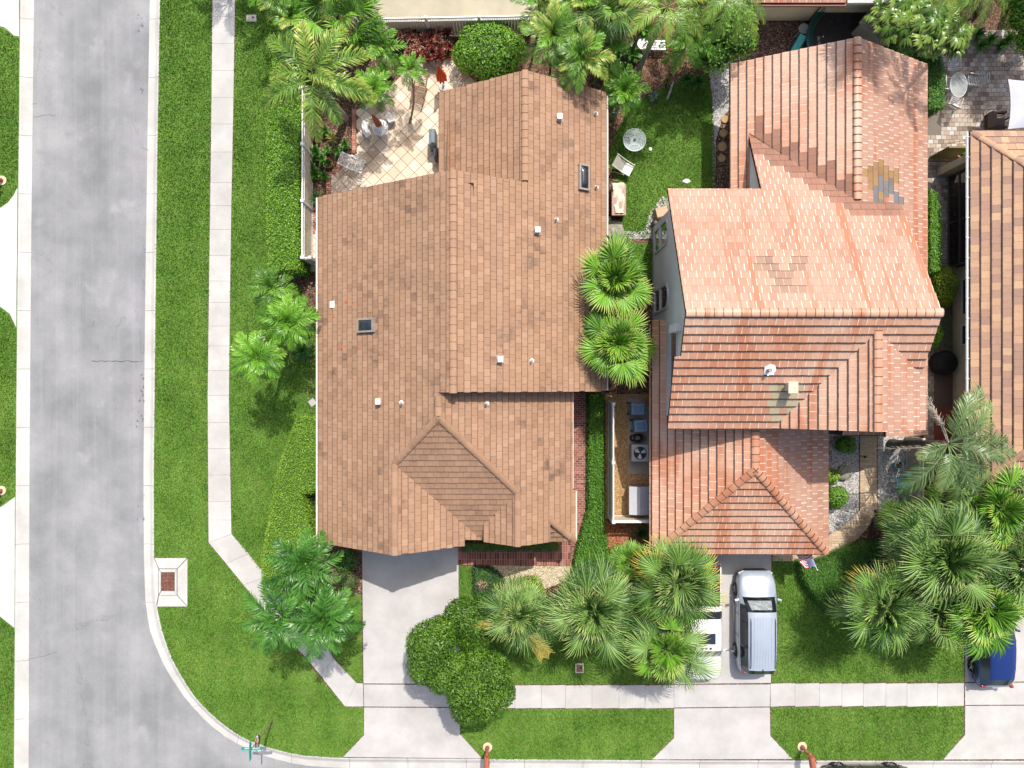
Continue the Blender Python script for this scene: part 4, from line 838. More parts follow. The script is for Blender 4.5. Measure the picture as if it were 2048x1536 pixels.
P_COCO = leafmat("coconut_frond", (0.07, 0.14, 0.04), (0.22, 0.33, 0.12), tip=(0.34, 0.35, 0.13), tipw=(0.5, 1.3))
P_DEAD = leafmat("dead_frond", (0.16, 0.13, 0.10), (0.38, 0.34, 0.28), trans=0.1)
F_SABAL = leafmat("sabal_leaf", (0.04, 0.12, 0.02), (0.23, 0.38, 0.095), tip=(0.33, 0.41, 0.13), tipw=(0.85, 1.6), orv=.6)
F_SABALT = leafmat("sabal_yellow_tip", (0.04, 0.12, 0.02), (0.21, 0.37, 0.07), tip=(0.50, 0.38, 0.06), tipw=(0.9, 1.5), orv=.6)
F_FAN = leafmat("fan_leaf", (0.05, 0.16, 0.015), (0.20, 0.42, 0.04), tip=(0.32, 0.42, 0.09), tipw=(0.75, 1.4), orv=.5)
YEL = leafmat("yellow_spray", (0.30, 0.24, 0.05), (0.55, 0.47, 0.12), trans=0.15)

# ---- leaf clouds
def leaf_cloud(name, C, N, size, mat, parent=None, off=(0, 0, 0), aspect=0.5, jit=0.6, kind="stuff", tipattr=False):
    n = len(C); C = np.asarray(C) - np.asarray(off); N = N + rng.normal(0, jit, (n, 3)); N /= np.linalg.norm(N, axis=1)[:, None] + 1e-9
    T = rng.normal(0, 1, (n, 3)); A = np.cross(N, T); A /= np.linalg.norm(A, axis=1)[:, None] + 1e-9; B = np.cross(N, A)
    L = (size * rng.uniform(0.6, 1.25, n))[:, None]; Wd = L * aspect
    V = np.stack([C - A * L / 2, C + B * Wd / 2 + N * L * .12, C + A * L / 2, C - B * Wd / 2 + N * L * .12], 1).reshape(-1, 3)
    b = (np.arange(n) * 4)[:, None, None]; Fq = (b + np.array([[0, 1, 2], [0, 2, 3]])[None]).reshape(-1, 3)
    o = np_mesh(name, V, Fq, mat, np.repeat(rng.uniform(0, 1, n), 4), np.tile([0, .5, 1, .5], n) if tipattr else np.zeros(n * 4), parent)
    if kind: o["kind"] = kind
    return o
def hedge(label, poly, h, mat, cat="hedge", name="hedge", size=0.09, dens=230, group=None, bumpy=0.06, core_in=0.09, aspect=0.6):
    q = PL(poly, h); cx = sum(p[0] for p in q) / len(q); cy = sum(p[1] for p in q) / len(q)
    root = thing(name, label, cat, (cx, cy, 0), group=group)
    m = MB(); n = len(q)
    if sum(q[i][0] * q[(i + 1) % n][1] - q[(i + 1) % n][0] * q[i][1] for i in range(n)) < 0: q = q[::-1]
    ins = []
    for i in range(n):
        a, b, c = Vector(q[i - 1]), Vector(q[i]), Vector(q[(i + 1) % n]); e1, e2 = (b - a).normalized(), (c - b).normalized()
        nn = Vector((-e1.y - e2.y, e1.x + e2.x)); nn = nn.normalized() if nn.length > 1e-6 else Vector((-e1.y, e1.x)); ins.append(b + nn * core_in)
    m.prism([(p.x - cx, p.y - cy) for p in ins], -0.02, h - core_in, bottom=False); build("inner_core", m, plain("hedge_inside", (0.05, 0.12, 0.014), .9, scale=20, var=.6), root)
    dens = dens * 2.6; size = size * .82; X, Y = scatter(q, dens); Z = h + rng.normal(0, bumpy, len(X)); Cs = [np.stack([X, Y, Z], 1)]; Ns = [np.tile([0, 0, 1.0], (len(X), 1))]
    for i in range(n):
        a, b = Vector(q[i]), Vector(q[(i + 1) % n]); L = (b - a).length; k = int(L * h * dens * 0.9)
        if k < 1: continue
        t = rng.uniform(0, 1, k); z = rng.uniform(0.02, h, k); o_ = rng.normal(0, bumpy * .8, k) + 0.0; e = (b - a).normalized(); nx, ny = e.y, -e.x
        Cs.append(np.stack([a.x + (b.x - a.x) * t + nx * o_, a.y + (b.y - a.y) * t + ny * o_, z], 1)); Ns.append(np.tile([nx, ny, 0.35], (k, 1)))
    leaf_cloud("foliage", np.concatenate(Cs), np.concatenate(Ns), size, mat, root, (cx, cy, 0), aspect)
    return root
def blob_pts(lobes, dens):
    """points on the outside of a union of ellipsoids (cx, cy, cz, rx, ry, rz)"""
    Cs = []; Ns = []
    for i, (cx, cy, cz, rx, ry, rz) in enumerate(lobes):
        n = int(4 * math.pi * ((rx * ry + rx * rz + ry * rz) / 3) * dens); d = rng.normal(0, 1, (n, 3)); d /= np.linalg.norm(d, axis=1)[:, None]
        rr = 1 + rng.normal(0, 0.05, n)[:, None] - 0.10 * (rng.uniform(0, 1, n) ** 3)[:, None]
        p = np.array([cx, cy, cz]) + d * np.array([rx, ry, rz]) * rr; k = p[:, 2] > 0.03
        for j, (ax, ay, az, bx, by, bz) in enumerate(lobes):
            if j != i: k &= (((p - np.array([ax, ay, az])) / np.array([bx, by, bz])) ** 2).sum(1) > 0.8
        Cs.append(p[k]); Ns.append(d[k] / np.array([rx, ry, rz]))
    return np.concatenate(Cs), np.concatenate(Ns)
def bush(label, px, py, rpx, h, mat, cat="shrub", name="shrub", size=0.09, dens=200, group=None, sub=5, ry=None, twig=True, aspect=0.55):
    z0 = h * 0.55; x, y = P2(px, py, h * .8); r = rpx * (H - h * .8) / F; ryy = (ry or rpx) * (H - h * .8) / F
    root = thing(name, label, cat, (x, y, 0), group=group); lobes = [(0, 0, z0, r * .82, ryy * .82, h * .45)]
    for k in range(sub):
        a = 6.283 * k / sub + rng.uniform(-.4, .4); lobes.append((math.cos(a) * r * .5, math.sin(a) * ryy * .5, z0 * rng.uniform(.8, 1.1), r * .48, ryy * .48, h * rng.uniform(.3, .42)))
    C, N = blob_pts(lobes, dens * 1.5); leaf_cloud("foliage", C, N, size, mat, root, aspect=aspect)
    m = MB()
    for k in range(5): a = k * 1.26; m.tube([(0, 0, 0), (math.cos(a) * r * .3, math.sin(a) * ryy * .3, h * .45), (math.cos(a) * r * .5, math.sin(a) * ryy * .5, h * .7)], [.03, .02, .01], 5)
    m.lathe([(r * .35, .02), (r * .68, h * .3), (r * .66, h * .6), (r * .3, h * .84)], (0, 0, 0), 10); build("inner_core", m, CORE, root)
    return root
def tree(label, lobes_px, base, th, mat, name="tree", size=0.11, dens=170, group=None, bark=BARKB):
    bx, by = P2(*base); root = thing(name, label, "tree", (bx, by, 0), group=group); lobes = []
    for (px, py, rp, z, rz) in lobes_px:
        x, y = P2(px, py, z); r = rp * (H - z) / F; lobes.append((x - bx, y - by, z, r, r, rz))
    C, N = blob_pts(lobes, dens)
    leaf_cloud("crown", C, N, size, mat, root)
    inner, inN = blob_pts([(a, b, c, d * .72, e * .72, f * .72) for a, b, c, d, e, f in lobes], dens * .5); leaf_cloud("inner_foliage", inner, inN, size * 1.2, mat, root)
    m = MB()
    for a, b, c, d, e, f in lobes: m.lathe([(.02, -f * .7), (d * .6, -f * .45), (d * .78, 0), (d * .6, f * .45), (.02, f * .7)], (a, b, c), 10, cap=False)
    build('shade_core_lobes', m, CORE, root)['kind'] = 'stuff'  # solid dark lobes painted as the shade behind the leaves
    m = MB(); m.tube([(0, 0, -.05), (0.03, 0.02, th * .5), (0, 0, th)], [.13, .10, .08], 8)
    tr = build("trunk", m, bark, root, smooth=True)
    for (a, b, c, d, e, f) in lobes:
        m = MB(); m.tube([(0, 0, th * .85), (a * .45, b * .45, (th + c) / 2), (a, b, c + f * .3)], [.07, .045, .02], 6); build("limb", m, bark, tr, smooth=True)
    return root

# ---- palms
def frond_mesh(name, mat, L, nl, ll, lw, rise, droop, dih=0.35, ldroop=0.5, base=0.14, plume=0.0, curl=0.0, bend=0.0, gap=0.0):
    """feather leaf along +X: rachis with paired leaflets"""
    V = []; Fc = []; T = []; G = []
    def rp(t):
        return Vector((L * (t - 0.12 * droop * t * t), bend * L * t * t, L * (rise * t - droop * t * t * 0.9)))
    def add(vs, fs, t, g):
        b = len(V); V.extend(vs); T.extend([t] * len(vs)); G.extend(g); Fc.extend([tuple(i + b for i in f) for f in fs])
    N = 9
    for i in range(N):
        a, b = rp(i / N), rp((i + 1) / N); w0, w1 = 0.035 * (1 - .8 * i / N), 0.035 * (1 - .8 * (i + 1) / N)
        add([a + Vector((0, -w0, 0)), a + Vector((0, w0, 0)), b + Vector((0, w1, 0)), b + Vector((0, -w1, 0)), a + Vector((0, 0, -w0)), b + Vector((0, 0, -w1))], [(0, 3, 2), (0, 2, 1), (1, 2, 5), (1, 5, 4), (0, 4, 5), (0, 5, 3)], 0.95, [.3] * 6)
    for i in range(nl):
        t = base + (1 - base) * (i + .5) / nl
        if gap and rng.random() < gap: continue
        p = rp(t); d = (rp(min(1, t + .02)) - rp(t - .02)).normalized(); ang = R(66) * (1 - t) + R(24) * t
        prof = (math.sin(math.pi * min(1, (t - base) / (1 - base) * .86 + .12)) ** .6) * (1 if t < .95 else .8); l0 = ll * prof
        for sd in (-1, 1):
            l = l0 * rng.uniform(.85, 1.1); a2 = ang + rng.normal(0, .09); up = dih + rng.normal(0, .12) + plume * rng.uniform(-1, 1)
            side = Vector((-d.y, d.x, 0)).normalized() * sd; out = (d * math.cos(a2) + side * math.sin(a2)).normalized()
            z0 = Vector((0, 0, 1)); o1 = (out + z0 * up).normalized(); w = d.cross(o1); w = (d - o1 * d.dot(o1)).normalized() * lw
            p1 = p + o1 * l * .5; o2 = (out + z0 * (up - ldroop)).normalized(); p2 = p1 + o2 * l * .32; o3 = (out + z0 * (up - ldroop * 2.0) + d * curl).normalized(); p3 = p2 + o3 * l * .25
            tt = rng.random()
            add([p - w * .5, p + w * .5, p1 - w, p1 + w, p2 - w * .75, p2 + w * .75, p3], [(0, 2, 3), (0, 3, 1), (2, 4, 5), (2, 5, 3), (4, 6, 5)], tt, [t * .3, t * .3, .25 + t * .35, .25 + t * .35, .5 + t * .4, .5 + t * .4, .75 + t * .4])
    return np_mesh(name, [tuple(v) for v in V], Fc, mat, T, G, link_it=False)
def fan_mesh(name, mat, pet, Rr, n, spread, droop, pleat=0.02, joined=0.45, costa=0.2, ragged=0.12):
    """fan leaf along +X: petiole, then pleated segments from the hub"""
    V = []; Fc = []; T = []; G = []
    def add(vs, fs, t, g):
        b = len(V); V.extend(vs); T.extend([t] * len(vs)); G.extend(g); Fc.extend([tuple(i + b for i in f) for f in fs])
    N = 4
    pp = lambda t: Vector((pet * t, 0, -0.06 * pet * t * t))
    for i in range(N):
        a, b = pp(i / N), pp((i + 1) / N); w = .022
        add([a + Vector((0, -w, 0)), a + Vector((0, w, 0)), b + Vector((0, w, 0)), b + Vector((0, -w, 0)), a + Vector((0, 0, -w)), b + Vector((0, 0, -w))], [(0, 3, 2), (0, 2, 1), (1, 2, 5), (1, 5, 4), (0, 4, 5), (0, 5, 3)], 0.8, [.35] * 6)
    h = pp(1)
    for i in range(n):
        f = (i + .5) / n * 2 - 1; th = R(spread) * f; dt = R(spread) / n
        rr = Rr * (1 - .28 * abs(f) ** 2.2) * rng.uniform(1 - ragged, 1 + ragged * .6); o = h + Vector((costa * Rr * (1 - abs(f)), 0, -0.05 * costa))
        z = (pleat if i % 2 else -pleat); tj = rng.normal(0, .05)
        def pt(r, ang, dz=0.0): return o + Vector((math.cos(ang) * r, math.sin(ang) * r, dz - droop * (r / Rr) ** 2.6 * Rr + .12 * Rr * (r / Rr) * (1 - (r / Rr)) + z * min(1, r / Rr * 2.2)))
        r1, r2, r3 = rr * joined, rr * .75, rr; wj = math.tan(dt) * r1
        def pair(r, w_, ang): c = pt(r, ang); s = Vector((-math.sin(ang), math.cos(ang), 0)) * w_; return [c - s + Vector((0, 0, -z * .8)), c + s + Vector((0, 0, -z * .8)), c]
        A = pair(r1, wj * 1.02, th); B = pair(r2, wj * .8, th + tj * .4); tip = pt(r3, th + tj, -rng.uniform(0, .12) * Rr * droop * 2); tt = rng.random()
        add([h, A[0], A[2], A[1], B[0], B[2], B[1], tip], [(0, 1, 2), (0, 2, 3), (1, 4, 5), (1, 5, 2), (2, 5, 6), (2, 6, 3), (4, 7, 5), (5, 7, 6)], tt, [.15, .45, .4, .45, .75, .7, .75, 1.05])
    return np_mesh(name, [tuple(v) for v in V], Fc, mat, T, G, link_it=False)

def trunk(root, base, top, r0, r1, mat, rings=True, seg=10, bulge=0.0, curve=0.0):
    b, t = Vector(base), Vector(top); n = 14; pts = []; rad = []
    for i in range(n + 1):
        f = i / n; p = b.lerp(t, f); k = math.sin(math.pi * f) * curve; pts.append((p.x + k * (t.y - b.y), p.y - k * (t.x - b.x), p.z)); rad.append((r0 + (r1 - r0) * f + bulge * math.exp(-((f) / .12) ** 2)) * (1 + (.05 if i % 2 else -.03) * rings))
    m = MB(); m.tube(pts, rad, seg); return build("trunk", m, mat, root, smooth=True)
def palm(label, crown, h, kind, n, meshes, pitch=(70, -25), base=None, az=None, r=(0.10, 0.075), bark=BARK, scale=1.0, group=None, name="palm_tree", leafname="frond", dead=None, az0=None, shaft=None, pj=7, curve=0.0, offset=0.08, order=1.0, inner=None):
    cx, cy = P2(*crown, h); bx, by = P2(*base) if base else (cx + rng.uniform(-.12, .12), cy + rng.uniform(-.12, .12))
    root = thing(name, label, "palm tree", (bx, by, 0), group=group); top = Vector((cx - bx, cy - by, h))
    trunk(root, (0, 0, -.05), top - Vector((0, 0, .12)), r[0], r[1], bark, bulge=r[0] * .35, curve=curve)
    if shaft:
        m = MB(); m.tube([top - Vector((0, 0, .5)), top - Vector((0, 0, .1)), top + Vector((0, 0, .12))], [r[1] * 1.25, r[1] * 1.1, r[1] * .5], 8); build("crownshaft", m, shaft, root, smooth=True)
    else:
        m = MB(); m.lathe([(r[1] * 1.1, -.3), (r[1] * 1.5, -.2), (r[1] * 1.1, -.1), (.02, -.02)], tuple(top), 8); build("crown_heart", m, BARKB, root, smooth=True)
    a0 = az0 if az0 is not None else rng.uniform(0, 6.283)
    lst = []
    if az: lst = [(R(a), R(p), s) for a, p, s in az]
    else:
        for i in range(n):
            f = (i + .5) / n; p = pitch[0] + (pitch[1] - pitch[0]) * f ** order; lst.append((a0 + i * 2.39996, R(p + rng.normal(0, pj)), rng.uniform(.88, 1.08)))
    for i, (a, p, s) in enumerate(lst):
        me = meshes[int(rng.integers(len(meshes)))] if not (dead and i in dead) else dead[i]
        if inner and i < len(lst) * .36: me = inner[i % len(inner)]
        o = link(leafname, me, root, tuple(top + Vector((math.cos(a) * offset, math.sin(a) * offset, rng.uniform(-.05, .05)))), (rng.normal(0, .12), -p, a))
        o.scale = (s * scale,) * 3
    return root

# feather leaves
FR_ROYAL = [frond_mesh("frond", P_ROYAL, 2.75, 66, .70, .022, .55, d, .15, .55, .12, plume=.7, bend=b) for d, b in ((.55, .03), (.75, -.05), (.95, .05))]
FR_QUEEN = [frond_mesh("frond", P_GREEN, 2.4, 40, .6, .019, .5, d, .1, .6, .15, plume=.35, bend=b) for d, b in ((.6, .05), (.85, -.05))]
FR_QUEENY = [frond_mesh("frond", P_ROYAL, 2.5, 38, .62, .02, .5, d, .1, .7, .15, plume=.2, bend=b) for d, b in ((.7, .08), (.95, -.08))]
def adon(m): return [frond_mesh("frond", m, 1.25, 24, .40, .019, .6, d, .35, .5, .10, plume=.3, bend=b) for d, b in ((.7, .05), (.9, -.06), (1.05, .0))]
FR_ADB, FR_ADG, FR_ADD = adon(P_BRIGHT), adon(P_GREEN), adon(P_DARK)
FR_COCO = [frond_mesh("frond", P_COCO, 3.1, 46, .95, .02, .45, d, -.05, .5, .16, plume=.12, bend=b) for d, b in ((.45, .06), (.6, -.06))]
FR_DEAD = frond_mesh("dead_frond", P_DEAD, 2.6, 44, .4, .016, .1, .5, -.2, .9, .2, plume=.7, bend=.12, gap=.15)
FR_DEAD2 = frond_mesh("dead_frond", P_DEAD, 3.0, 30, .25, .012, .1, .35, -.3, .7, .3, plume=.7, bend=-.08, gap=.3)
FR_ARECA = [frond_mesh("frond", m_, 1.8, 32, .52, .019, .7, d, .2, .5, .15, plume=.15, bend=b) for m_, d, b in ((P_BRIGHT, .8, .1), (P_GREEN, 1.0, -.1), (P_ROYAL, .9, .05), (P_GREEN, .8, .1))]
# fan leaves
FN_SABAL = [fan_mesh("fan_leaf", F_SABAL, pt_, 1.05, 28, 100, d, .055, .36, .3, .16) for pt_, d in ((.65, .15), (.88, .35), (1.1, .55))]
IN_SABAL = [fan_mesh("fan_leaf", F_SABAL, .35, .95, 26, 100, d, .055, .36, .3, .16) for d in (.05, .2)]
FN_SABALT = [fan_mesh("fan_leaf", F_SABALT, .95, 1.05, 28, 100, d, .055, .36, .3, .16) for d in (.2, .45)]
FN_WASH = [fan_mesh("fan_leaf", F_FAN, pt_, .86, 24, 98, d, .05, .52, .12, .1) for pt_, d in ((.5, .1), (.72, .22), (.98, .35))]
IN_WASH = [fan_mesh("fan_leaf", F_FAN, .35, .78, 22, 95, d, .05, .52, .12, .1) for d in (.05, .15)]
FN_SMALL = [fan_mesh("fan_leaf", P_GREEN, .4, .55, 26, 125, d, .02, .5, .1) for d in (.15, .3)]

# large royal palm over the left hedge
palm("large feathery palm arching over the hedge beside the patio", (628, 158), 5.4, 'p', 9, FR_ROYAL, base=(690, 237), r=(.19, .13), shaft=P_GREEN,
     az=[(140, 12, 1.0), (55, 20, .95), (22, 15, 1.0), (-22, 18, 1.0), (-12, -5, 1.05), (-62, 5, .9), (-92, 5, .98), (-148, 8, 1.0), (95, 22, .85), (-35, 62, .75), (175, 25, .7)])
palm("bright lime palm leaning over the round patio table", (748, 180), 3.1, 'p', 15, FR_ADB, (60, -20), base=(764, 208), r=(.07, .055), scale=.9, group=None)
palm("small palm with bare curved trunk on the cream patio", (822, 142), 3.1, 'p', 12, FR_ADB, (55, -35), base=(819, 246), r=(.06, .045), scale=.68, bark=plain("tan_bark", (.3, .22, .15), .9, var=.3), curve=.12)
palm("fresh green palm left of the red croton hedge", (762, 97), 3.0, 'p', 14, FR_ADG, (55, -30), r=(.07, .05), scale=.98)
palm("round bright palm between the tan roof and the lawn", (1248, 186), 2.6, 'p', 19, FR_ADB, (60, -30), r=(.07, .05), scale=1.04)
for lab, c, h, me, s, nn in (("upper of the three palms between the sidewalk and the tan roof", (541, 577), 3.0, FR_ADG, .98, 13), ("palm closest to the tan roof in the row of three by the sidewalk", (577, 643), 3.6, FR_ADB, 1.12, 17), ("palm nearest the sidewalk casting its star shaped shadow on the lawn", (515, 716), 4.4, FR_ADB, 1.06, 16)):
    palm(lab, c, h, 'p', nn, me, (58, -30), base=(574, 708) if c[0] == 515 else None, r=(.09, .06), scale=s, group="palms along the street side of the tan house", shaft=P_GREEN)
for lab, c, nn in (("dark palm by the front corner of the tan roof, upper of the trio", (612, 1128), 16), ("dark palm leaning over the bend of the sidewalk, left of the trio", (562, 1232), 16), ("dark palm over the diagonal sidewalk, right of the trio", (646, 1240), 18)):
    palm(lab, c, 4.6, 'p', nn, [frond_mesh("frond", P_DARK, 1.75, 32, .52, .021, .6, d, .35, .55, .1, plume=.35, bend=b) for d, b in ((.75, .06), (.95, -.06))], (55, -25), r=(.10, .07), group="dark palms at the front corner", shaft=P_GREEN, scale=1.06)
# palms along the back fence
for lab, c, h, me, nn, s in (("dense clumping palm in the top left garden corner", (590, 40), 3.0, FR_ARECA, 18, .75), ("clumping palm behind the large feathery palm", (632, 78), 2.6, FR_ARECA, 14, .62),
        ("yellowing clumping palm by the round green shrub", (1105, 78), 4.2, FR_ARECA, 18, .95), ("clumping palm overhanging the tan roof's north end", (1165, 118), 4.4, FR_ARECA, 18, .95), ("clumping palm left of the tall leaning palm", (1215, 40), 3.8, FR_ARECA, 16, .9), ("low palm at the tan roof's rear corner", (1130, 140), 3.8, FR_ARECA, 12, .7), ("clumping palm hugging the top edge right of the white fence", (1080, 10), 4.0, FR_ARECA, 16, .9), ("clumping palm at the top edge over the back walkway", (1160, 20), 4.2, FR_ARECA, 16, .95), ("clumping palm at the top edge left of the tall leaning palm", (1270, -5), 4.0, FR_ARECA, 16, .9), ("clumping palm at the top edge behind the loose leafy shrub tree", (1395, 5), 3.6, FR_ARECA, 16, .9), ("clumping palm between the silvery fan palm and the tan roof", (1205, 100), 3.4, FR_ARECA, 14, .75), ("clumping palm in the top left corner by the street lawn", (560, -5), 3.2, FR_ARECA, 14, .8), ("clumping palm at the top edge left of the back walkway", (650, -10), 3.4, FR_ARECA, 14, .8)):
    palm(lab, c, h, 'p', nn, me, (75, -10), r=(.06, .05), scale=s, group="clumping palms along the back fence", bark=BARKB)
palm("tall palm with long grey leaning trunk over the mulch bed", (1334, 14), 5.6, 'p', 9, FR_QUEENY, (50, -25), base=(1274, 148), r=(.13, .10), az=[(-150, 5, .85), (-115, -5, .8), (-60, 0, .85), (-30, 5, .85), (170, 10, .85), (130, 20, .85), (60, 25, .85), (20, 10, .8), (-85, 20, .6)])
palm("palm drooping from the top edge before the beige wall", (1468, -18), 5.4, 'p', 9, FR_QUEENY, (50, -25), r=(.12, .09), az=[(-75, 0, .85), (-60, -8, .9), (-110, 0, .85), (-140, 5, .8), (-30, 5, .8), (90, 20, .9), (10, 10, .8), (170, 10, .8)])
palm("bright low palm with plume fronds above the garden lawn", (1376, 84), 3.0, 'p', 14, FR_ADB, (50, -35), r=(.07, .05), scale=1.12, az0=3.9)
palm("palm clipped by the top edge at the street corner", (690, -40), 4.5, 'p', 12, FR_QUEEN, (50, -25), r=(.12, .09), scale=.8)
palm("yellow brown palm hanging over the paver patio at the top right", (1972, -34), 8.0, 'p', 12, FR_QUEENY, (40, -35), base=(1960, 20), r=(.12, .09), scale=.8)
# tall plants standing just outside the picture whose shade falls into it
def wp(x, y, h): return (1024 + x * F / (H - h), 768 - y * F / (H - h))
palm("palm north of the street corner shading the top of the sidewalk", wp(-13.6, 22.4, 5.0), 5.0, 'p', 12, FR_QUEEN, (50, -25), r=(.12, .09), scale=.8)
palm("palm beyond the top edge shading the verge by the utility cover", wp(-11.3, 21.9, 5.2), 5.2, 'p', 14, FR_QUEEN, (50, -25), r=(.12, .09), scale=.85)
# coconut palm
palm("coconut palm with thick leaning mossy trunk and grey dead fronds", (1897, 888), 4.9, 'p', 12, FR_COCO, base=(1783, 889), r=(.22, .15), bark=plain("mossy_bark", (.15, .13, .10), .95, var=.5, scale=3, bump=.8),
     az=[(62, 5, .92), (42, 0, .85), (25, -6, .85), (-12, -2, 1.0), (-35, -5, .95), (-128, -4, 1.0), (-100, 12, .7), (80, 22, .8), (100, -8, .95), (190, -4, .95), (-160, 25, .6), (112, 0, .9), (8, 15, .8), (-60, 8, .85), (52, 25, .7), (-80, -8, .8), (-22, 22, .7)], dead={8: FR_DEAD, 9: FR_DEAD2, 11: FR_DEAD2})
# fan palms
for lab, c, h in (("upper of the two bright fan palms in the gap between the houses", (1229, 560), 4.3), ("lower of the two bright fan palms in the gap between the houses", (1234, 688), 4.3)):
    palm(lab, c, h, 'f', 36, FN_WASH, (82, -32), r=(.14, .11), bark=BARKB, group="bright fan palms between the houses", leafname="fan_leaf", scale=1.10, pj=12, offset=.05, inner=IN_WASH)
for i, (lab, c, h, nn, me, s) in enumerate((("fan palm with yellow flower sprays beside the round topped trees", (1038, 1232), 3.6, 34, FN_SABAL, .90), ("largest fan palm in the front lawn between the driveways", (1185, 1222), 4.4, 42, FN_SABAL, 1.06),
        ("fan palm overlapping the orange garage roof corner", (1356, 1166), 4.6, 40, FN_SABALT, .98), ("fan palm reaching the sidewalk beside the white pickup", (1334, 1300), 4.0, 32, FN_WASH + FN_SABAL, .98),
        ("yellow tipped fan palm over the right front lawn", (1766, 1216), 4.2, 36, FN_SABALT + FN_SABAL, 1.0), ("broad grey green fan palm in the middle of the right cluster", (1895, 1118), 5.0, 44, FN_SABAL, 1.12),
        ("bright fan palm hanging over the blue car", (1974, 1218), 4.6, 44, FN_WASH, 1.15), ("fan palm on the right edge below the coconut palm", (2000, 1020), 4.6, 32, FN_WASH + FN_SABAL, 1.05),
        ("fan palm cut by the right edge above the blue car", (2048, 1130), 4.8, 32, FN_SABAL, 1.0), ("fan palm at the upper left of the right cluster", (1842, 1078), 4.0, 30, FN_SABAL, .9), ("fan palm between the broad grey green palm and the right edge", (1962, 1108), 4.3, 30, FN_SABAL, .95), ("lower fan palm filling the gap left of the blue car", (1880, 1225), 3.6, 26, FN_SABAL, .85), ("bright fan palm leaning from under the coconut palm crown", (1930, 1010), 3.8, 24, FN_WASH, .85))):
    t = palm(lab, c, h, 'f', int(nn * 1.0), me, (80, -38), r=(.17, .14), bark=BARKB, group="fan palms in the front gardens", leafname="fan_leaf", scale=s * 1.04, pj=11, offset=.06, inner=IN_WASH if me[0] is FN_WASH[0] else IN_SABAL, order=.8)
    if i == 0:
        for a, p in ((R(190), 10), (R(-60), 0), (R(-50), 25)):
            m = MB(); top = Vector((0, 0, 3.75))
            for k in range(26):
                f = .35 + .65 * k / 26; q0 = top + Vector((math.cos(a) * 2.2 * f, math.sin(a) * 2.2 * f, .25 - .5 * f * f)); 
                for sg in (-1, 1):
                    e = q0 + Vector((math.cos(a + sg * .8) * .3, math.sin(a + sg * .8) * .3, rng.uniform(-.05, .1))); m.tube([q0, e], [.016, .008], 4, tint=rng.random())
            m.tube([top, top + Vector((math.cos(a) * .8, math.sin(a) * .8, .2)), top + Vector((math.cos(a) * 2.2, math.sin(a) * 2.2, -.25))], .018, 5); build("flower_spray", m, YEL, t)
palm("small glossy fan palm at the bend of the entry path", (1792, 1036), 1.8, 'f', 18, FN_SMALL, (70, -10), r=(.07, .06), bark=BARKB, leafname="fan_leaf", scale=.95, name="palm_shrub")
palm("low fan palm partly hidden beneath the yellow tipped fan palm", (1262, 1122), 2.6, 'f', 20, FN_SMALL, (70, -20), r=(.08, .06), bark=BARKB, leafname="fan_leaf", scale=1.05, name="palm_shrub")
for lab, c, s in (("pair mate fan palm leaf crown touching the back fence", (672, 28), 1.15), ("silvery fan palm right of the top left palm clump", (704, 58), 1.15)):
    palm(lab, c, 3.2, 'f', 12, FN_WASH, (60, -10), r=(.08, .07), bark=BARKB, leafname="fan_leaf", scale=s, name="palm_tree")
palm("silvery fan palm left of the tall leaning palm", (1222, 22), 4.6, 'f', 22, FN_SABAL, (75, -25), r=(.14, .11), bark=BARKB, leafname="fan_leaf", scale=.85)

palm("tall palm north of the orange gable shading its ridge", wp(16.2, 17.35, 9.6), 9.6, 'f', 34, FN_SABAL, (80, -35), base=wp(19.4, 20.2, 0), r=(.13, .1), scale=.8, leafname='fan_leaf', inner=IN_SABAL)
for lab, a, b, h_ in (("fan palm beyond the corner shading the oval table", 22.7, 20.6, 6.4), ("fan palm beyond the right corner of the paver patio", 25.4, 19.4, 6.0), ("fan palm outside the right edge by the plant stand", 27.4, 17.4, 5.6)):
    palm(lab, wp(a, b, h_), h_, 'f', 26, FN_WASH, (75, -25), r=(.14, .12), bark=BARKB, leafname="fan_leaf", scale=1.25, inner=IN_WASH)
# ---- umbrella tree: whorls of drooping leaflets
def whorl_mesh(mat):
    V = []; Fc = []; T = []; G = []
    for i in range(22):
        a = i * 2.4; L = rng.uniform(.34, .5); f = rng.uniform(.5, 1); w = .045; d = Vector((math.cos(a), math.sin(a), 0)); s = Vector((-d.y, d.x, 0)); b = len(V)
        p = [Vector((0, 0, .05)), d * L * .45 + Vector((0, 0, .12 * (1.4 - f))), d * L * .8 + Vector((0, 0, -.02)), d * L * .95 + Vector((0, 0, -.2 * f))]
        V += [p[0], p[1] - s * w, p[1] + s * w, p[2] - s * w * .9, p[2] + s * w * .9, p[3]]; Fc += [(b, b + 1, b + 2), (b + 1, b + 3, b + 4), (b + 1, b + 4, b + 2), (b + 3, b + 5, b + 4)]
        T += [rng.random()] * 6; G += [.0, .4, .4, .8, .8, 1.0]
    return np_mesh("leaf_whorl", [tuple(v) for v in V], Fc, mat, T, G, link_it=False)
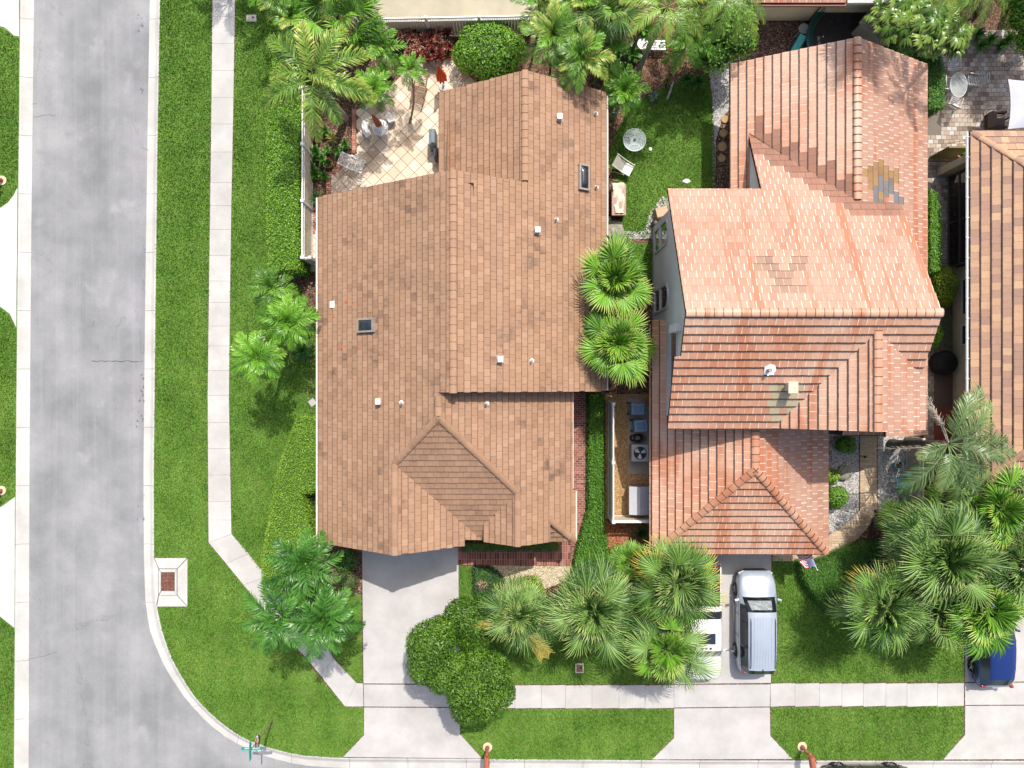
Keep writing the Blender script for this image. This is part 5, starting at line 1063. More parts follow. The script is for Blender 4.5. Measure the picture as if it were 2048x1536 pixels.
def umbrella_tree(label, lobes, h, base, mat, group=None):
    bx, by = P2(*base); root = thing("umbrella_tree", label, "tree", (bx, by, 0), group=group); ms = [whorl_mesh(mat) for _ in range(3)]
    m = MB(); m.tube([(0, 0, 0), (0, 0, h * .6)], [.1, .07], 8); tr = build("trunk", m, BARK, root, smooth=True)
    for (px, py, rp, n) in lobes:
        x0, y0 = P2(px, py, h); r = rp * (H - h) / F
        m = MB(); m.tube([(0, 0, h * .55), (x0 - bx, y0 - by, h * .85)], [.05, .03], 6); build("limb", m, BARK, tr)
        for i in range(n):
            f = math.sqrt((i + .5) / n); a = i * 2.4; o = link("leaf_whorl", ms[i % 3], root, (x0 - bx + math.cos(a) * r * f, y0 - by + math.sin(a) * r * f, h - .8 * f * f + rng.uniform(-.15, .15)), (math.cos(a + 1.57) * .6 * f * 1, math.sin(a + 1.57) * .6 * f, rng.uniform(0, 6)))
            o.scale = (rng.uniform(.9, 1.3),) * 3
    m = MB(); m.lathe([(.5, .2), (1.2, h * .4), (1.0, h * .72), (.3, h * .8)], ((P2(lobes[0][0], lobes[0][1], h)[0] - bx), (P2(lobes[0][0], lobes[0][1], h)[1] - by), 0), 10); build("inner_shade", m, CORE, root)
    return root
UMB = leafmat("umbrella_leaf", (0.06, 0.14, 0.02), (0.17, 0.30, 0.045), tip=(.28, .36, .08), tipw=(.5, 1.3), rough=.3)
umbrella_tree("umbrella tree with whorled drooping leaves at the top right", [(1868, 28, 62, 46), (1800, 20, 40, 18), (1915, 62, 32, 14), (1900, -40, 60, 30)], 3.6, (1880, 40), UMB)
tree("bright green shrub tree in the top right corner", [(2052, 30, 42, 2.6, .8), (2060, 75, 34, 2.0, .7), (2040, -20, 44, 2.6, .8)], (2055, 40), 1.6, leafmat("vivid_leaf", (.07, .2, .01), (.2, .42, .03)), name="shrub_tree", size=.12)
tree("loose leafy shrub tree behind the orange roof's gravel path", [(1440, 50, 48, 2.8, .7), (1478, 78, 38, 2.6, .6), (1430, 105, 42, 2.2, .6), (1470, 30, 40, 2.8, .6), (1405, 80, 30, 2.3, .5)], (1440, 90), 1.6, LIME, name="shrub_tree", size=.16, dens=80)

# ---- front trees
tree("round topped dark green tree overhanging the driveway and sidewalk", [(862, 1290, 48, 4.2, 0.90), (853, 1330, 38, 4.0, 0.80), (884, 1352, 34, 3.9, 0.70), (938, 1378, 46, 4.4, 1.00), (978, 1350, 44, 4.4, 0.90), (975, 1398, 42, 4.2, 0.90), (935, 1415, 34, 4.0, 0.70), (1005, 1385, 26, 3.9, 0.60), (958, 1330, 32, 4.1, 0.70), (915, 1335, 30, 3.9, 0.70), (880, 1262, 30, 3.9, 0.70)], (925, 1345), 2.6, TREEL, dens=400, size=.115)
tree("smaller dark green tree beside the front walk and driveway", [(925, 1235, 38, 3.2, 0.80), (955, 1250, 36, 3.1, 0.70), (965, 1215, 24, 2.8, 0.60), (918, 1265, 28, 2.9, 0.50), (950, 1280, 30, 2.9, 0.60)], (940, 1250), 1.4, TREEL, dens=400, size=.115)

# ---- hedges and shrubs
hedge("long clipped hedge between the side lawn and white fence", [(546, 105), (590, 105), (604, 215), (598, 300), (598, 540), (536, 540), (534, 420), (534, 215), (540, 180)], 1.75, leafmat("bright_hedge", (0.13, 0.30, 0.02), (0.29, 0.52, 0.045), patch=1.0), dens=230, size=.10, bumpy=.09)
hedge("wide clipped yellow green hedge at the front corner", [(592, 836), (635, 836), (635, 985), (604, 988), (622, 1050), (622, 1090), (590, 1150), (575, 1190), (522, 1190), (524, 1120), (540, 1020), (558, 930)], 1.15, HEDGE_Y, dens=270, size=.08)
hedge("low leafy ground hedge between the brick path and white fence", [(1178, 788), (1206, 792), (1208, 1060), (1216, 1085), (1214, 1130), (1192, 1160), (1146, 1160), (1154, 1100), (1177, 1020)], .5, leafmat("fresh_hedge", (.04, .13, .012), (.13, .32, .03)), dens=200, size=.11)
bush("big rounded bright green shrub by the back fence", 978, 92, 78, 2.0, LIME, dens=230, size=.10, sub=8, ry=60)
hedge("narrow variegated hedge under the front eave", [(925, 1086), (1115, 1084), (1118, 1102), (1040, 1102), (925, 1104)], .45, leafmat("variegated_leaf", (.05, .10, .02), (.22, .28, .07)), dens=230, size=.07)
hedge("dark clipped hedge along the paver patio", [(1812, 55), (1878, 70), (1890, 150), (1890, 215), (1858, 218), (1856, 130), (1812, 100)], 1.7, HEDGE_D, dens=220, size=.1)
hedge("narrow green hedge against the orange house's right side", [(1860, 378), (1876, 385), (1884, 440), (1882, 540), (1862, 545)], 1.3, HEDGE_G, dens=240, size=.09)
bush("rounded yellow green clipped shrub beside the third house", 1896, 572, 25, 1.6, leafmat("gold_leaf", (.09, .17, .01), (.26, .36, .02)), dens=420, size=.07, ry=46)
hedge("curving dark hedge bordering the right front lawn", [(1600, 1126), (1640, 1124), (1690, 1103), (1735, 1086), (1768, 1086), (1762, 1120), (1700, 1150), (1690, 1190), (1668, 1224), (1640, 1206), (1612, 1165)], .75, HEDGE_D, dens=260, size=.085)
bush("small round bush at the top of the white gravel bed", 1697, 890, 20, .9, HEDGE_G, dens=360, size=.08)
bush("small half hidden bush in the gravel by the orange eave", 1668, 955, 17, .8, HEDGE_Y, dens=300, size=.08)
bush("largest round bush in the white gravel bed", 1678, 996, 25, 1.0, HEDGE_G, dens=360, size=.08)
bush("bright mound of foliage on the red mulch", 1240, 1112, 24, .7, LIME, dens=240, size=.09)
bush("small variegated bush beside the driveway's left edge", 692, 1168, 26, .8, leafmat("speckled_leaf", (.05, .08, .025), (.2, .22, .08)), dens=300, size=.06)
bush("leafy bush in the dark mulch left of the driveway", 690, 1125, 26, .7, HEDGE_D, dens=240, size=.08)
bush("vine creeping beside the orange house near the covered grill", 1876, 668, 14, 1.0, HEDGE_G, dens=240, size=.1, ry=30)
hedge("low bluish ground cover beside the front lawn strip", [(946, 1134), (985, 1136), (1010, 1160), (1000, 1200), (960, 1215), (948, 1190)], .3, BLUEG, dens=240, size=.09, name="ground_cover", cat="ground cover")
bush("yellow green shrub before the pebble bed", 1062, 1180, 30, .7, HEDGE_Y, dens=150, size=.1, sub=7)
bush("pinkish dry shrub beside the front lawn strip", 965, 1172, 14, .5, leafmat("dry_pink", (.22, .12, .07), (.5, .36, .24)), dens=200, size=.08)
# rosettes: croton hedge, bromeliads, grass clumps
def rosette_mesh(mat, n, L, w, rise, droop, name="leaf"):
    V = []; Fc = []; T = []; G = []
    for i in range(n):
        a = i * 2.4 + rng.normal(0, .2); l = L * rng.uniform(.7, 1.1); f = (i + .5) / n; d = Vector((math.cos(a), math.sin(a), 0)); s = Vector((-d.y, d.x, 0)); b = len(V)
        pts = [Vector((0, 0, 0))]
        for t in (.4, .75, 1.0): pts.append(d * l * t * (0.45 + .55 * f) + Vector((0, 0, l * (rise * (1.3 - f) * t - droop * f * t * t))))
        V += [pts[0] - s * w * .5, pts[0] + s * w * .5, pts[1] - s * w, pts[1] + s * w, pts[2] - s * w * .8, pts[2] + s * w * .8, pts[3]]
        Fc += [(b, b + 2, b + 3), (b, b + 3, b + 1), (b + 2, b + 4, b + 5), (b + 2, b + 5, b + 3), (b + 4, b + 6, b + 5)]; T += [rng.random()] * 7; G += [0, 0, .4, .4, .75, .75, 1.1]
    return np_mesh(name, [tuple(v) for v in V], Fc, mat, T, G, link_it=False)
ros = [rosette_mesh(REDL, 26, .34, .028, .9, .5) for _ in range(4)]
x0, y0 = P2(838, 78, .8); cr = thing("croton_hedge", "dark red spiky leaved hedge along the back fence", "hedge", (x0, y0, 0))
m = MB(); m.prism([(a - x0, b - y0) for a, b in PL([(785, 48), (898, 48), (898, 108), (850, 112), (800, 100)], .5)], 0, .45, bottom=False, inset=.15); build("inner_core", m, CORE, cr)
X, Y = scatter(PL([(780, 42), (900, 42), (900, 114), (848, 118), (812, 104), (790, 80)], .9), 19)
for i, (a, b) in enumerate(zip(X, Y)):
    o = link("leaf_rosette", ros[i % 4], cr, (a - x0, b - y0, .55 + rng.uniform(-.15, .3)), (rng.normal(0, .25), rng.normal(0, .25), rng.uniform(0, 6))); o.scale = (rng.uniform(.8, 1.2),) * 3
def clump(label, px, py, z, me, s=1.0, name="grass_clump", cat="plant", group=None):
    x, y = P2(px, py, z); root = thing(name, label, cat, (x, y, 0), group=group)
    o = link("leaf_tuft", me, root, (0, 0, z)); o.scale = (s,) * 3; return root
GR = leafmat("grass_leaf", (.02, .07, .015), (.07, .2, .04)); GRB = leafmat("silver_leaf", (.12, .18, .13), (.3, .38, .3)); GRY = leafmat("yellow_strap_leaf", (.1, .14, .02), (.38, .36, .1)); BRO = leafmat("bromeliad_leaf", (.2, .02, .02), (.5, .12, .08))
tuf = rosette_mesh(GR, 90, .85, .014, 1.0, .9); tufs = rosette_mesh(GRB, 50, .4, .02, .9, .4); tufy = rosette_mesh(GRY, 46, .45, .022, .9, .6); brom = rosette_mesh(BRO, 26, .42, .035, .7, .4); broad = rosette_mesh(leafmat("broad_leaf", (.03, .1, .015), (.1, .28, .04)), 22, .5, .06, .8, .5)
clump("round clump of fine dark grass below the utility gate", 1282, 1066, .25, tuf, .85); clump("spiky dark grass clump at the tan roof's rear left corner", 637, 400, .3, tuf, .85)
clump("drooping grass clump beside the tan roof under the three palms", 606, 702, .25, tuf, .95); clump("second grass clump against the tan roof under the three palms", 628, 640, .25, tuf, .8)
clump("silvery spiky plant on the mulch beside the bright palm", 1306, 192, .15, tufs, 1.0, "spiky_plant"); clump("yellow bromeliad on the mulch above the garden lawn", 1334, 163, .15, tufy, .8, "bromeliad")
clump("pale green strap leaved plant in the patio bed", 664, 276, .25, tufy, 1.0, "strap_plant"); clump("red centred bromeliad in the patio bed", 636, 279, .2, brom, .6, "bromeliad")
clump("pinkish red bromeliad left of the driveway", 703, 1116, .2, brom, .8, "bromeliad")
PB = ["broad leaved green plant nearest the fence, left of the red centred bromeliad", "broad leaved green plant above the pale strap leaved plant", "broad leaved green plant against the fence below the red centred bromeliad", "broad leaved green plant in the middle of the patio bed", "broad leaved green plant against the fence left of the terracotta pot", "lowest broad leaved plant by the white fence, left of the pot", "broad leaved green plant directly below the terracotta pot", "small broad leaved plant beside the upper terracotta edging", "small broad leaved plant at the bend of the terracotta edging", "small broad leaved plant below the pale strap leaved plant"]
BF = ["leafy plant in dark shade left of the croton hedge, by the fence", "leafy plant touching the back fence above the fresh green palm", "leafy plant hidden behind the fresh green palm's left fronds", "leafy plant between the fresh green palm and the bright lime palm", "leafy plant between the small patio palm and the croton hedge", "dark leafy plant left of the small round white table", "dark leafy plant below left of the small round white table", "dark leafy plant beneath the clumping palms, left of the mulch", "dark leafy plant just above the tan roof's rear corner", "dark leafy plant above the round bright palm", "dark leafy plant behind the tan roof's rear right corner", "small leafy plant at the top right of the garden lawn", "small leafy plant right of the grey driftwood log"]
PP = ["second low plant from the left at the paver patio's shaded top edge", "middle low plant at the paver patio's shaded top edge", "fourth low plant from the left at the paver patio's shaded top edge", "leftmost low plant at the paver patio's shaded top edge", "rightmost low plant at the paver patio's shaded top edge"]
SE = ["second strap plant from the top beside the yellow green hedge's notch", "third strap plant from the top under the left eave", "lowest strap plant under the left eave by the hedge", "topmost strap plant in the yellow green hedge's notch"]
for i, (a, b, s) in enumerate(((625, 270, 1), (650, 262, .9), (632, 305, 1.1), (645, 320, .9), (622, 335, 1.0), (630, 350, 1.0), (648, 352, .8), (690, 290, .8), (675, 305, .7), (655, 300, .7))):
    clump(PB[i], a, b, .2, broad, s, "leafy_plant", group="broad leaved plants in the patio bed")
for i, (a, b, s) in enumerate(((735, 62, 1.3), (752, 45, 1.2), (742, 80, 1.2), (770, 140, 1), (800, 120, .9), (1290, 60, 1.5), (1262, 110, 1.4), (1235, 100, 1.4), (1225, 130, 1.3), (1250, 140, 1.2), (1200, 140, 1.4), (1395, 165, .9), (1372, 160, .9))):
    clump(BF[i], a, b, .3, broad, s * 1.15, "leafy_plant", group="broad leaved plants along the back fence")
for i, (a, b) in enumerate(((1962, 92), (1980, 80), (2000, 92), (1955, 70), (2015, 80))):
    clump(PP[i], a, b, .15, broad, 1.0, "leafy_plant", group="low plants at the paver patio edge")
for i, (a, b) in enumerate(((640, 1010), (628, 1030), (634, 1060), (622, 1000))):
    clump(SE[i], a, b, .2, tuf, .5, "strap_plant", group="strap plants under the left eave")
# ================================================================== fences, street furniture, vehicles, garden things
VINYL = plain("white_vinyl", (0.70, 0.69, 0.66), 0.45, var=.05); VINYLD = plain("cream_vinyl", (0.60, 0.53, 0.42), 0.5, var=.08)
BLACK = plain("black_plastic", (0.018, 0.018, 0.02), 0.5); STEEL = plain("steel", (0.42, 0.42, 0.43), 0.35, .6); TERRA = plain("terracotta_paint", (0.36, 0.11, 0.065), 0.6)
TEAKB = plain("brown_wood", (0.22, 0.11, 0.06), 0.6, var=.25); WPL = plain("white_plastic", (0.60, 0.60, 0.59), 0.35, var=.04); CLOTH = plain("cream_canvas", (0.62, 0.54, 0.42), 0.9, var=.15, scale=3)

def fence(label, pts, h=1.8, post_every=2.4, lattice=0.3, mat=VINYL, panel=VINYLD, board=0.15, cat="fence", skip_last=False):
    """vinyl privacy fence: posts with caps, rails, upright boards and an open lattice top"""
    w = [Vector(P2(*p)) for p in pts]; root = thing("fence", label, cat, (w[0].x, w[0].y, 0)); o = w[0]
    for a, b in zip(w, w[1:]):
        L = (b - a).length; d = (b - a).normalized(); ang = math.atan2(d.y, d.x); n = max(1, round(L / post_every))
        for i in range(n + 1):
            if i == n and (b - w[-1]).length > .01: continue
            p = a + d * (L * i / n) - o; m = MB(); m.box((p.x, p.y, h / 2 + .03), (.13, .13, h + .1), ang); m.box((p.x, p.y, h + .11), (.17, .17, .05), ang, taper=.6); build("post", m, mat, root)
        for i in range(n):
            p0, p1 = a + d * (L * i / n) - o, a + d * (L * (i + 1) / n) - o; c = (p0 + p1) / 2; l = (p1 - p0).length - .14
            for z in (.12, h - lattice, h):
                m = MB(); m.box((c.x, c.y, z), (l, .06, .09), ang); build("rail", m, mat, root)
            k = int(l / board); m = MB()
            for j in range(k):
                q = p0 + d * (.07 + l * (j + .5) / k); m.box((q.x, q.y, (h - lattice) / 2 + .05), (l / k - .008, .025, h - lattice - .2), ang, tint=rng.random())
            build("board_infill", m, panel, root)["kind"] = "stuff"
            m = MB(); k = int(l / .12)
            for j in range(k):
                for s in (-1, 1):
                    q = p0 + d * (.1 + (l - .2) * (j + .5) / k); z0 = h - lattice + .04; z1 = h - .04; e = d * (.1 * s)
                    m.tube([(q.x - e.x, q.y - e.y, z0), (q.x + e.x, q.y + e.y, z1)], .012, 4)
            build("lattice", m, mat, root)["kind"] = "stuff"
    return root
fence("white lattice topped fence between the long hedge and the patio", [(626, 205), (625, 528), (640, 528)])
fence("long white fence in front of the tan neighbouring wall at the top", [(722, 74), (860, 72), (1062, 68)])
fence("white fence enclosing the bark chip utility yard", [(1217, 806), (1217, 1031), (1303, 1031)], h=1.75)
fence("tan lattice fence panel beside the coconut palm trunk", [(1812, 875), (1812, 1010)], h=1.5, mat=VINYLD, panel=plain("grey_wood_board", (.4, .35, .27), .8))

# ---- storm drain in the kerb
x0, y0 = P2(344, 1164); sd = thing("storm_drain", "square concrete storm drain with rusty grate set in the kerb", "storm drain", (x0, y0, 0))
def loc(pts): return [(a - x0, b - y0) for a, b in PL(pts)]
DRC = m_concrete("drain_concrete", (0.52, 0.51, 0.48))
for q in ([(309, 1116), (374, 1116), (354, 1137), (318, 1137)], [(375, 1117), (375, 1212), (355, 1190), (355, 1138)], [(374, 1213), (314, 1213), (318, 1191), (354, 1191)]):
    m = MB(); m.prism(loc(q), -.1, .012, tint=.9); build("apron_slab", m, DRC, sd, bevel=.008)
for q in ([(308.5, 1117), (317, 1138), (317, 1190), (312.5, 1212)], [(319, 1138), (354, 1138), (350, 1144), (323, 1144)], [(354, 1139), (354, 1189), (350, 1181), (350, 1145)], [(354, 1190), (319, 1190), (323, 1182), (350, 1182)], [(318, 1139), (322, 1145), (322, 1181), (318, 1189)]):
    m = MB(); m.prism(loc(q), -.1, .03, tint=.7); build("frame_slab", m, DRC, sd)
m = MB(); m.prism(loc([(322, 1144), (350, 1144), (350, 1182), (322, 1182)]), -.19, -.15); build("drain_pit", m, BLACK, sd)
RUST = plain("rusty_iron", (0.20, 0.085, 0.06), 0.8, var=.3)
for i in range(13):
    for s in (-1, 1):
        m = MB(); m.box((s * .165 - .2, (6 - i) * .072 + .02, .0), (.30, .034, .05)); build("grate_bar", m, RUST, sd)
m = MB(); m.box((-.2, .02, .005), (.03, .95, .06)); build("grate_spine", m, RUST, sd)

# ---- utility covers
for lab, px, py, s in (("small oblong concrete utility cover in the shaded grass by the sidewalk", 503, 37, (.52, .36)), ("square valve box with open brown lid below the largest fan palm", 1159, 1336, (.44, .5))):
    x, y = P2(px, py); u = thing("utility_cover", lab, "utility cover", (x, y, 0)); m = MB(); m.box((0, 0, 0), (*s, .1)); build("frame", m, plain("cover_concrete", (.5, .45, .38), .8), u, bevel=.03)
    m = MB(); m.box((0, 0, .052), (s[0] * .72, s[1] * .72, .01)); build("lid", m, plain("cover_pale", (.5, .44, .36), .8) if s[0] > .5 else TEAKB, u, bevel=.01)
    m = MB(); m.lathe([(.05, 0), (.05, .012)], (s[0] * .18, .03, .056), 12); build("lid_hole", m, BLACK, u)
x, y = P2(625, 805); t = MB(); t.box((0, 0, 0), (.34, .34, .06), R(35)); o = build("stepping_stone", t, CONC, loc=(x, y, 0), bevel=.01); tag(o, "tilted white square paver at the left eave of the tan roof", "paving stone")

# ---- street sign: post, stop sign, two crossed name blades
x, y = P2(545, 1440); ss = thing("street_sign", "leaning brown street sign post with red stop sign and teal name blades", "street sign", (x, y, 0))
BRP = plain("bronze_post", (0.30, 0.24, 0.17), 0.4, .3); TEAL = plain("teal_sign", (0.02, 0.34, 0.32), 0.4); SRED = plain("stop_red", (0.24, 0.018, 0.022), 0.4); SWHITE = plain("sign_white", (.8, .8, .8), .4)
m = MB(); m.tube([(0, 0, 0), (0, 0, 3.05)], .035, 10); build("post", m, BRP, ss)
def text(name, s, size, mat, parent, M, ex=0.004):
    c = bpy.data.curves.new(name, 'FONT'); c.body = s; c.size = size; c.extrude = ex; c.align_x = 'CENTER'; c.align_y = 'CENTER'; c.offset = size * .02
    o = bpy.data.objects.new(name, c); COL.objects.link(o); dg = bpy.context.evaluated_depsgraph_get(); me = bpy.data.meshes.new_from_object(o.evaluated_get(dg)); bpy.data.objects.remove(o)
    me.materials.clear(); me.materials.append(mat); me.name = name; q = link(name, me, parent); q.matrix_local = M; return q
# faces: stop sign faces +X, the long name blade faces +Y
MX = Matrix.Translation((.05, 0, 2.28)) @ Matrix(((0, 0, 1, 0), (1, 0, 0, 0), (0, 1, 0, 0), (0, 0, 0, 1)))
def octo(r): return [(r * math.cos(R(22.5 + 45 * k)), r * math.sin(R(22.5 + 45 * k))) for k in range(8)]
m = MB(); m.prism(octo(.40), -.004, .0); s1 = build("stop_border", m, SWHITE, ss); s1.matrix_local = MX
m = MB(); m.prism(octo(.375), .001, .004); s1 = build("stop_face", m, SRED, ss); s1.matrix_local = MX
text("stop_lettering", "STOP", .30, SWHITE, ss, MX @ Matrix.Translation((0, 0, .008)))
def blade(L, M, word):
    m = MB(); n = 7; pts = [(-L / 2, -.11), (L / 2, -.11)] + [(L / 2 - L * k / n, .11 + .05 * math.sin(math.pi * k / n)) for k in range(n + 1)]
    m.prism(pts, -.012, .012); b = build("name_blade", m, TEAL, ss); b.matrix_local = M; word and text("name_lettering", word, .17, SWHITE, b, Matrix.Translation((0, 0, .016)))
MY = Matrix.Translation((0, .0, 2.86)) @ Matrix(((-1, 0, 0, 0), (0, 0, 1, 0), (0, 1, 0, 0), (0, 0, 0, 1)))
blade(1.0, MY, "LIMERICK"); blade(.85, Matrix.Translation((0, 0, 3.1)) @ Matrix(((0, 0, 1, 0), (1, 0, 0, 0), (0, 1, 0, 0), (0, 0, 0, 1))), "")

# ---- mailboxes on round bases
def mailbox(label, px, py, yaw):
    x, y = P2(px, py); b = thing("mailbox", label, "mailbox", (x, y, 0), yaw, group="terracotta mailboxes at the kerbs")
    m = MB(); m.lathe([(.24, -.05), (.24, .03), (.2, .045)], (0, 0, 0), 24); build("base", m, plain("cream_base", (.6, .46, .3), .8), b, smooth=30)
    m = MB(); m.lathe([(.11, .04), (.11, .2), (.07, .28), (.06, .5), (.09, .55), (.06, .6), (.05, 1.0), (.08, 1.08)], (0, 0, 0), 14); build("post", m, TERRA, b, smooth=40)
    m = MB(); m.box((0, -.12, 1.06), (.1, .7, .07)); build("arm", m, TERRA, b)
    m = MB(); w = .13; pts = [(-w, 1.10), (w, 1.10), (w, 1.25)] + [(w * math.cos(a), 1.25 + w * math.sin(a)) for a in (R(30), R(60), R(90), R(120), R(150))] + [(-w, 1.25)]
    n = len(pts); vs = [(a, .15, z) for a, z in pts] + [(a, -.48, z) for a, z in pts]; m.add(vs, [tuple(range(n)), tuple(range(2 * n - 1, n - 1, -1))] + [(k + n, (k + 1) % n + n, (k + 1) % n, k) for k in range(n)]); bx = build("box", m, TERRA, b)
    m = MB(); m.box((0, -.49, 1.23), (.2, .02, .2)); build("door", m, plain("terra_dark", (.28, .08, .05), .5), bx)
    m = MB(); m.box((.145, -.1, 1.33), (.015, .05, .22)); build("flag", m, SRED, bx)
mailbox("terracotta mailbox post at the corner of the tan house's driveway apron", 975, 1494, 0)
mailbox("terracotta mailbox post on the right strip near the parked dark car", 1604, 1493, R(8))
mailbox("mailbox on the upper grass strip at the left edge", 4, 361, R(-90)); mailbox("mailbox on the lower grass strip at the left edge", 3, 981, R(-90))

# ---- vehicles
TYRE = plain("tyre_rubber", (0.02, 0.02, 0.022), 0.8); RIM = plain("alloy_rim", (0.35, 0.35, 0.36), 0.3, .7); CGL = m_glass("car_glass", (0.015, 0.022, 0.027), 0.04); CHR = plain("chrome", (0.6, 0.6, 0.6), 0.15, 1.0)
LAMP = m_glass("headlight_glass", (0.4, 0.42, 0.44), 0.1); TAIL = m_glass("tail_light", (0.35, 0.01, 0.01), 0.15)
def paint(name, c, metal=.4, rough=.3):
    k = NT(name, rough, .5); k.metal(metal); k.b.inputs["Coat Weight"].default_value = .6; k.b.inputs["Coat Roughness"].default_value = .08
    k.color(k.ramp(k.noise(2.0, 4), [(.3, tuple(x * .93 for x in c)), (.7, c)])); return k.m
def car(label, cat, loc_, yaw, L, Wd, st, mats, wheels, group=None, rails=False, sunroof=None, name="car", mirrors=True, bedcut=None):
    """st: stations from nose (y=+L/2) to tail: (t, half width factor, sill z, shoulder z, top z, top half width factor, zone)
    zone: h hood, w windscreen, c cabin, r rear glass, b boot / bed"""
    root = thing(name, label, cat, (*loc_, 0), yaw, group=group); hw = Wd / 2; ring = []
    for t, wf, z0, zs, zt, tf, zone in st:
        y = L * (.5 - t); w = hw * wf; wt = w * tf
        half = [(w * .90, z0), (w * .985, z0 + .12), (w, (z0 + zs) / 2 + .05), (w * .985, zs - .04), (w * .955, zs), (wt + .035, zt - .07), (wt - .03, zt - .015), (wt * .5, zt + .02), (0, zt + .03)]
        if zone in 'hb': half = [(w * .90, z0), (w * .985, z0 + .12), (w, (z0 + zs) / 2 + .05), (w * .99, zs - .1), (w * .97, zs - .04), (w * .93, zs + (zt - zs) * .4), (wt, zt - .01), (wt * .5, zt + .015), (0, zt + .02)]
        ring.append([(x_, y, z_) for x_, z_ in half] + [(-x_, y, z_) for x_, z_ in half[-2::-1]])
    n = len(ring[0]); groups = {"body": MB(), "windshield": MB(), "rear_window": MB(), "side_window": MB(), "side_window.R": MB()}
    def smooth_faces(mb, idx):
        pass
    faces = {k: [] for k in groups}
    for i in range(len(st) - 1):
        za, zb = st[i][6], st[i + 1][6]
        for k in range(n - 1):
            key = "body"
            if (za, zb) in (('h', 'w'), ('w', 'w'), ('w', 'c')) and 5 <= k <= 10 and za + zb != 'hw': key = "windshield"
            if (za, zb) in (('c', 'r'), ('r', 'r'), ('r', 'b')) and 5 <= k <= 10 and zb != 'b': key = "rear_window"
            if k in (4, 11) and za in 'wcr' and zb in 'cwr' and (za, zb) != ('w', 'w'): key = "side_window" if k == 4 else "side_window.R"
            faces[key].append((i * n + k, i * n + k + 1, (i + 1) * n + k + 1, (i + 1) * n + k))
    faces["body"] += [tuple(range(n - 1, -1, -1)), tuple((len(st) - 1) * n + k for k in range(n))]
    allv = [v for r_ in ring for v in r_]; bodyo = None
    for key, fs in faces.items():
        if not fs: continue
        used = sorted({i for f in fs for i in f}); mp = {u: j for j, u in enumerate(used)}; m = MB(); m.add([allv[u] for u in used], [tuple(mp[i] for i in f)[::-1] for f in fs])
        o = build(key.split('.')[0], m, mats[0] if key == "body" else CGL, root, smooth=38)
        if key == "body": bodyo = o
    # lower skirt and belly
    m = MB(); m.box((0, 0, .26), (Wd * .86, L * .9, .22)); build("underbody", m, BLACK, root, bevel=.05)
    for wy in wheels[0]:
        for s in (-1, 1):
            r = wheels[1]; m = MB(); xx = s * (hw - .10); prof = [(-.11, r * .62), (-.11, r * .93), (-.07, r), (.07, r), (.11, r * .93), (.11, r * .62)]; vs = []; seg = 24
            for px_, rr in prof:
                for k in range(seg): a = 6.2832 * k / seg; vs.append((xx + px_ * s, wy + rr * math.cos(a), r + rr * math.sin(a)))
            m.add(vs, [(i * seg + k, i * seg + (k + 1) % seg, (i + 1) * seg + (k + 1) % seg, (i + 1) * seg + k) for i in range(5) for k in range(seg)]); wh = build("wheel", m, TYRE, root, smooth=30)
            m = MB(); m.add([(xx + .085 * s, wy + r * .64 * math.cos(a), r + r * .64 * math.sin(a)) for a in [6.2832 * k / 20 for k in range(20)]], [tuple(range(20)) if s > 0 else tuple(range(19, -1, -1))]); build("rim_well", m, BLACK, wh)
            m = MB()
            for k in range(5): a = 6.2832 * k / 5; m.tube([(xx + .1 * s, wy, r), (xx + .1 * s, wy + r * .6 * math.cos(a), r + r * .6 * math.sin(a))], .03, 5)
            build("rim", m, RIM, wh)
            m = MB(); m.tube([(s * (hw + .003), wy + (r + .05) * math.cos(a), r + (r + .05) * math.sin(a)) for a in [R(10 + 16 * k) for k in range(11)]], .028, 6); build("wheel_arch", m, BLACK if mats[1] else mats[0], root)
    if mirrors:
        for s in (-1, 1):
            wy = L * (.5 - mirrors); m = MB(); m.box((s * (hw + .10), wy, st[3][3] + .10), (.22, .12, .15), s * R(-15)); build("mirror", m, mats[0], root, bevel=.04)
    for s in (-1, 1):
        m = MB(); m.box((s * hw * .70, L * .5 - .16, st[1][3] - .07), (.34, .26, .12), s * R(-24)); build("headlight", m, LAMP, root, bevel=.03)
        m = MB(); m.box((s * hw * .80, -L * .5 + .10, st[-2][3] - .05), (.16, .12, .3), s * R(14)); build("tail_light", m, TAIL, root, bevel=.02)
        for k in mats[2]:
            m = MB(); m.box((s * (hw * .99 + .012), k, st[5][3] - .16), (.025, .2, .03)); build("door_handle", m, CHR, root, bevel=.008)
            m = MB(); m.box((s * (hw + .001), k - .12, .66), (.012, .015, .75)); build("door_seam", m, BLACK, root)
        if rails:
            y0_, y1_, z_, xw = rails; m = MB(); m.tube([(s * xw, y0_, z_ - .03), (s * xw, y0_ - .15, z_ + .05), (s * xw, y1_ + .15, z_ + .05), (s * xw, y1_, z_ - .03)], .018, 6); build("roof_rail", m, BLACK, root)
    m = MB(); m.box((0, L * .5 - .02, .42), (Wd * .55, .1, .16)); build("grille", m, BLACK, root, bevel=.02)
    m = MB(); m.box((0, -L * .5 + .0, .75), (.32, .03, .16)); build("number_plate", m, SWHITE, root, bevel=.005)
    if sunroof:
        sx, sy, sw, sl_, sz = sunroof; m = MB(); m.box((sx, sy, sz), (sw, sl_, .02)); build("sunroof", m, CGL, root, bevel=.008)
    return root
SILV = paint("silver_paint", (0.40, 0.45, 0.53), .25); WHTP = paint("white_paint", (0.60, 0.60, 0.595), 0.0, .35); BLUP = paint("blue_paint", (0.012, 0.035, 0.17), .3, .25); GRYP = paint("dark_grey_paint", (0.07, 0.07, 0.072), .3, .3)
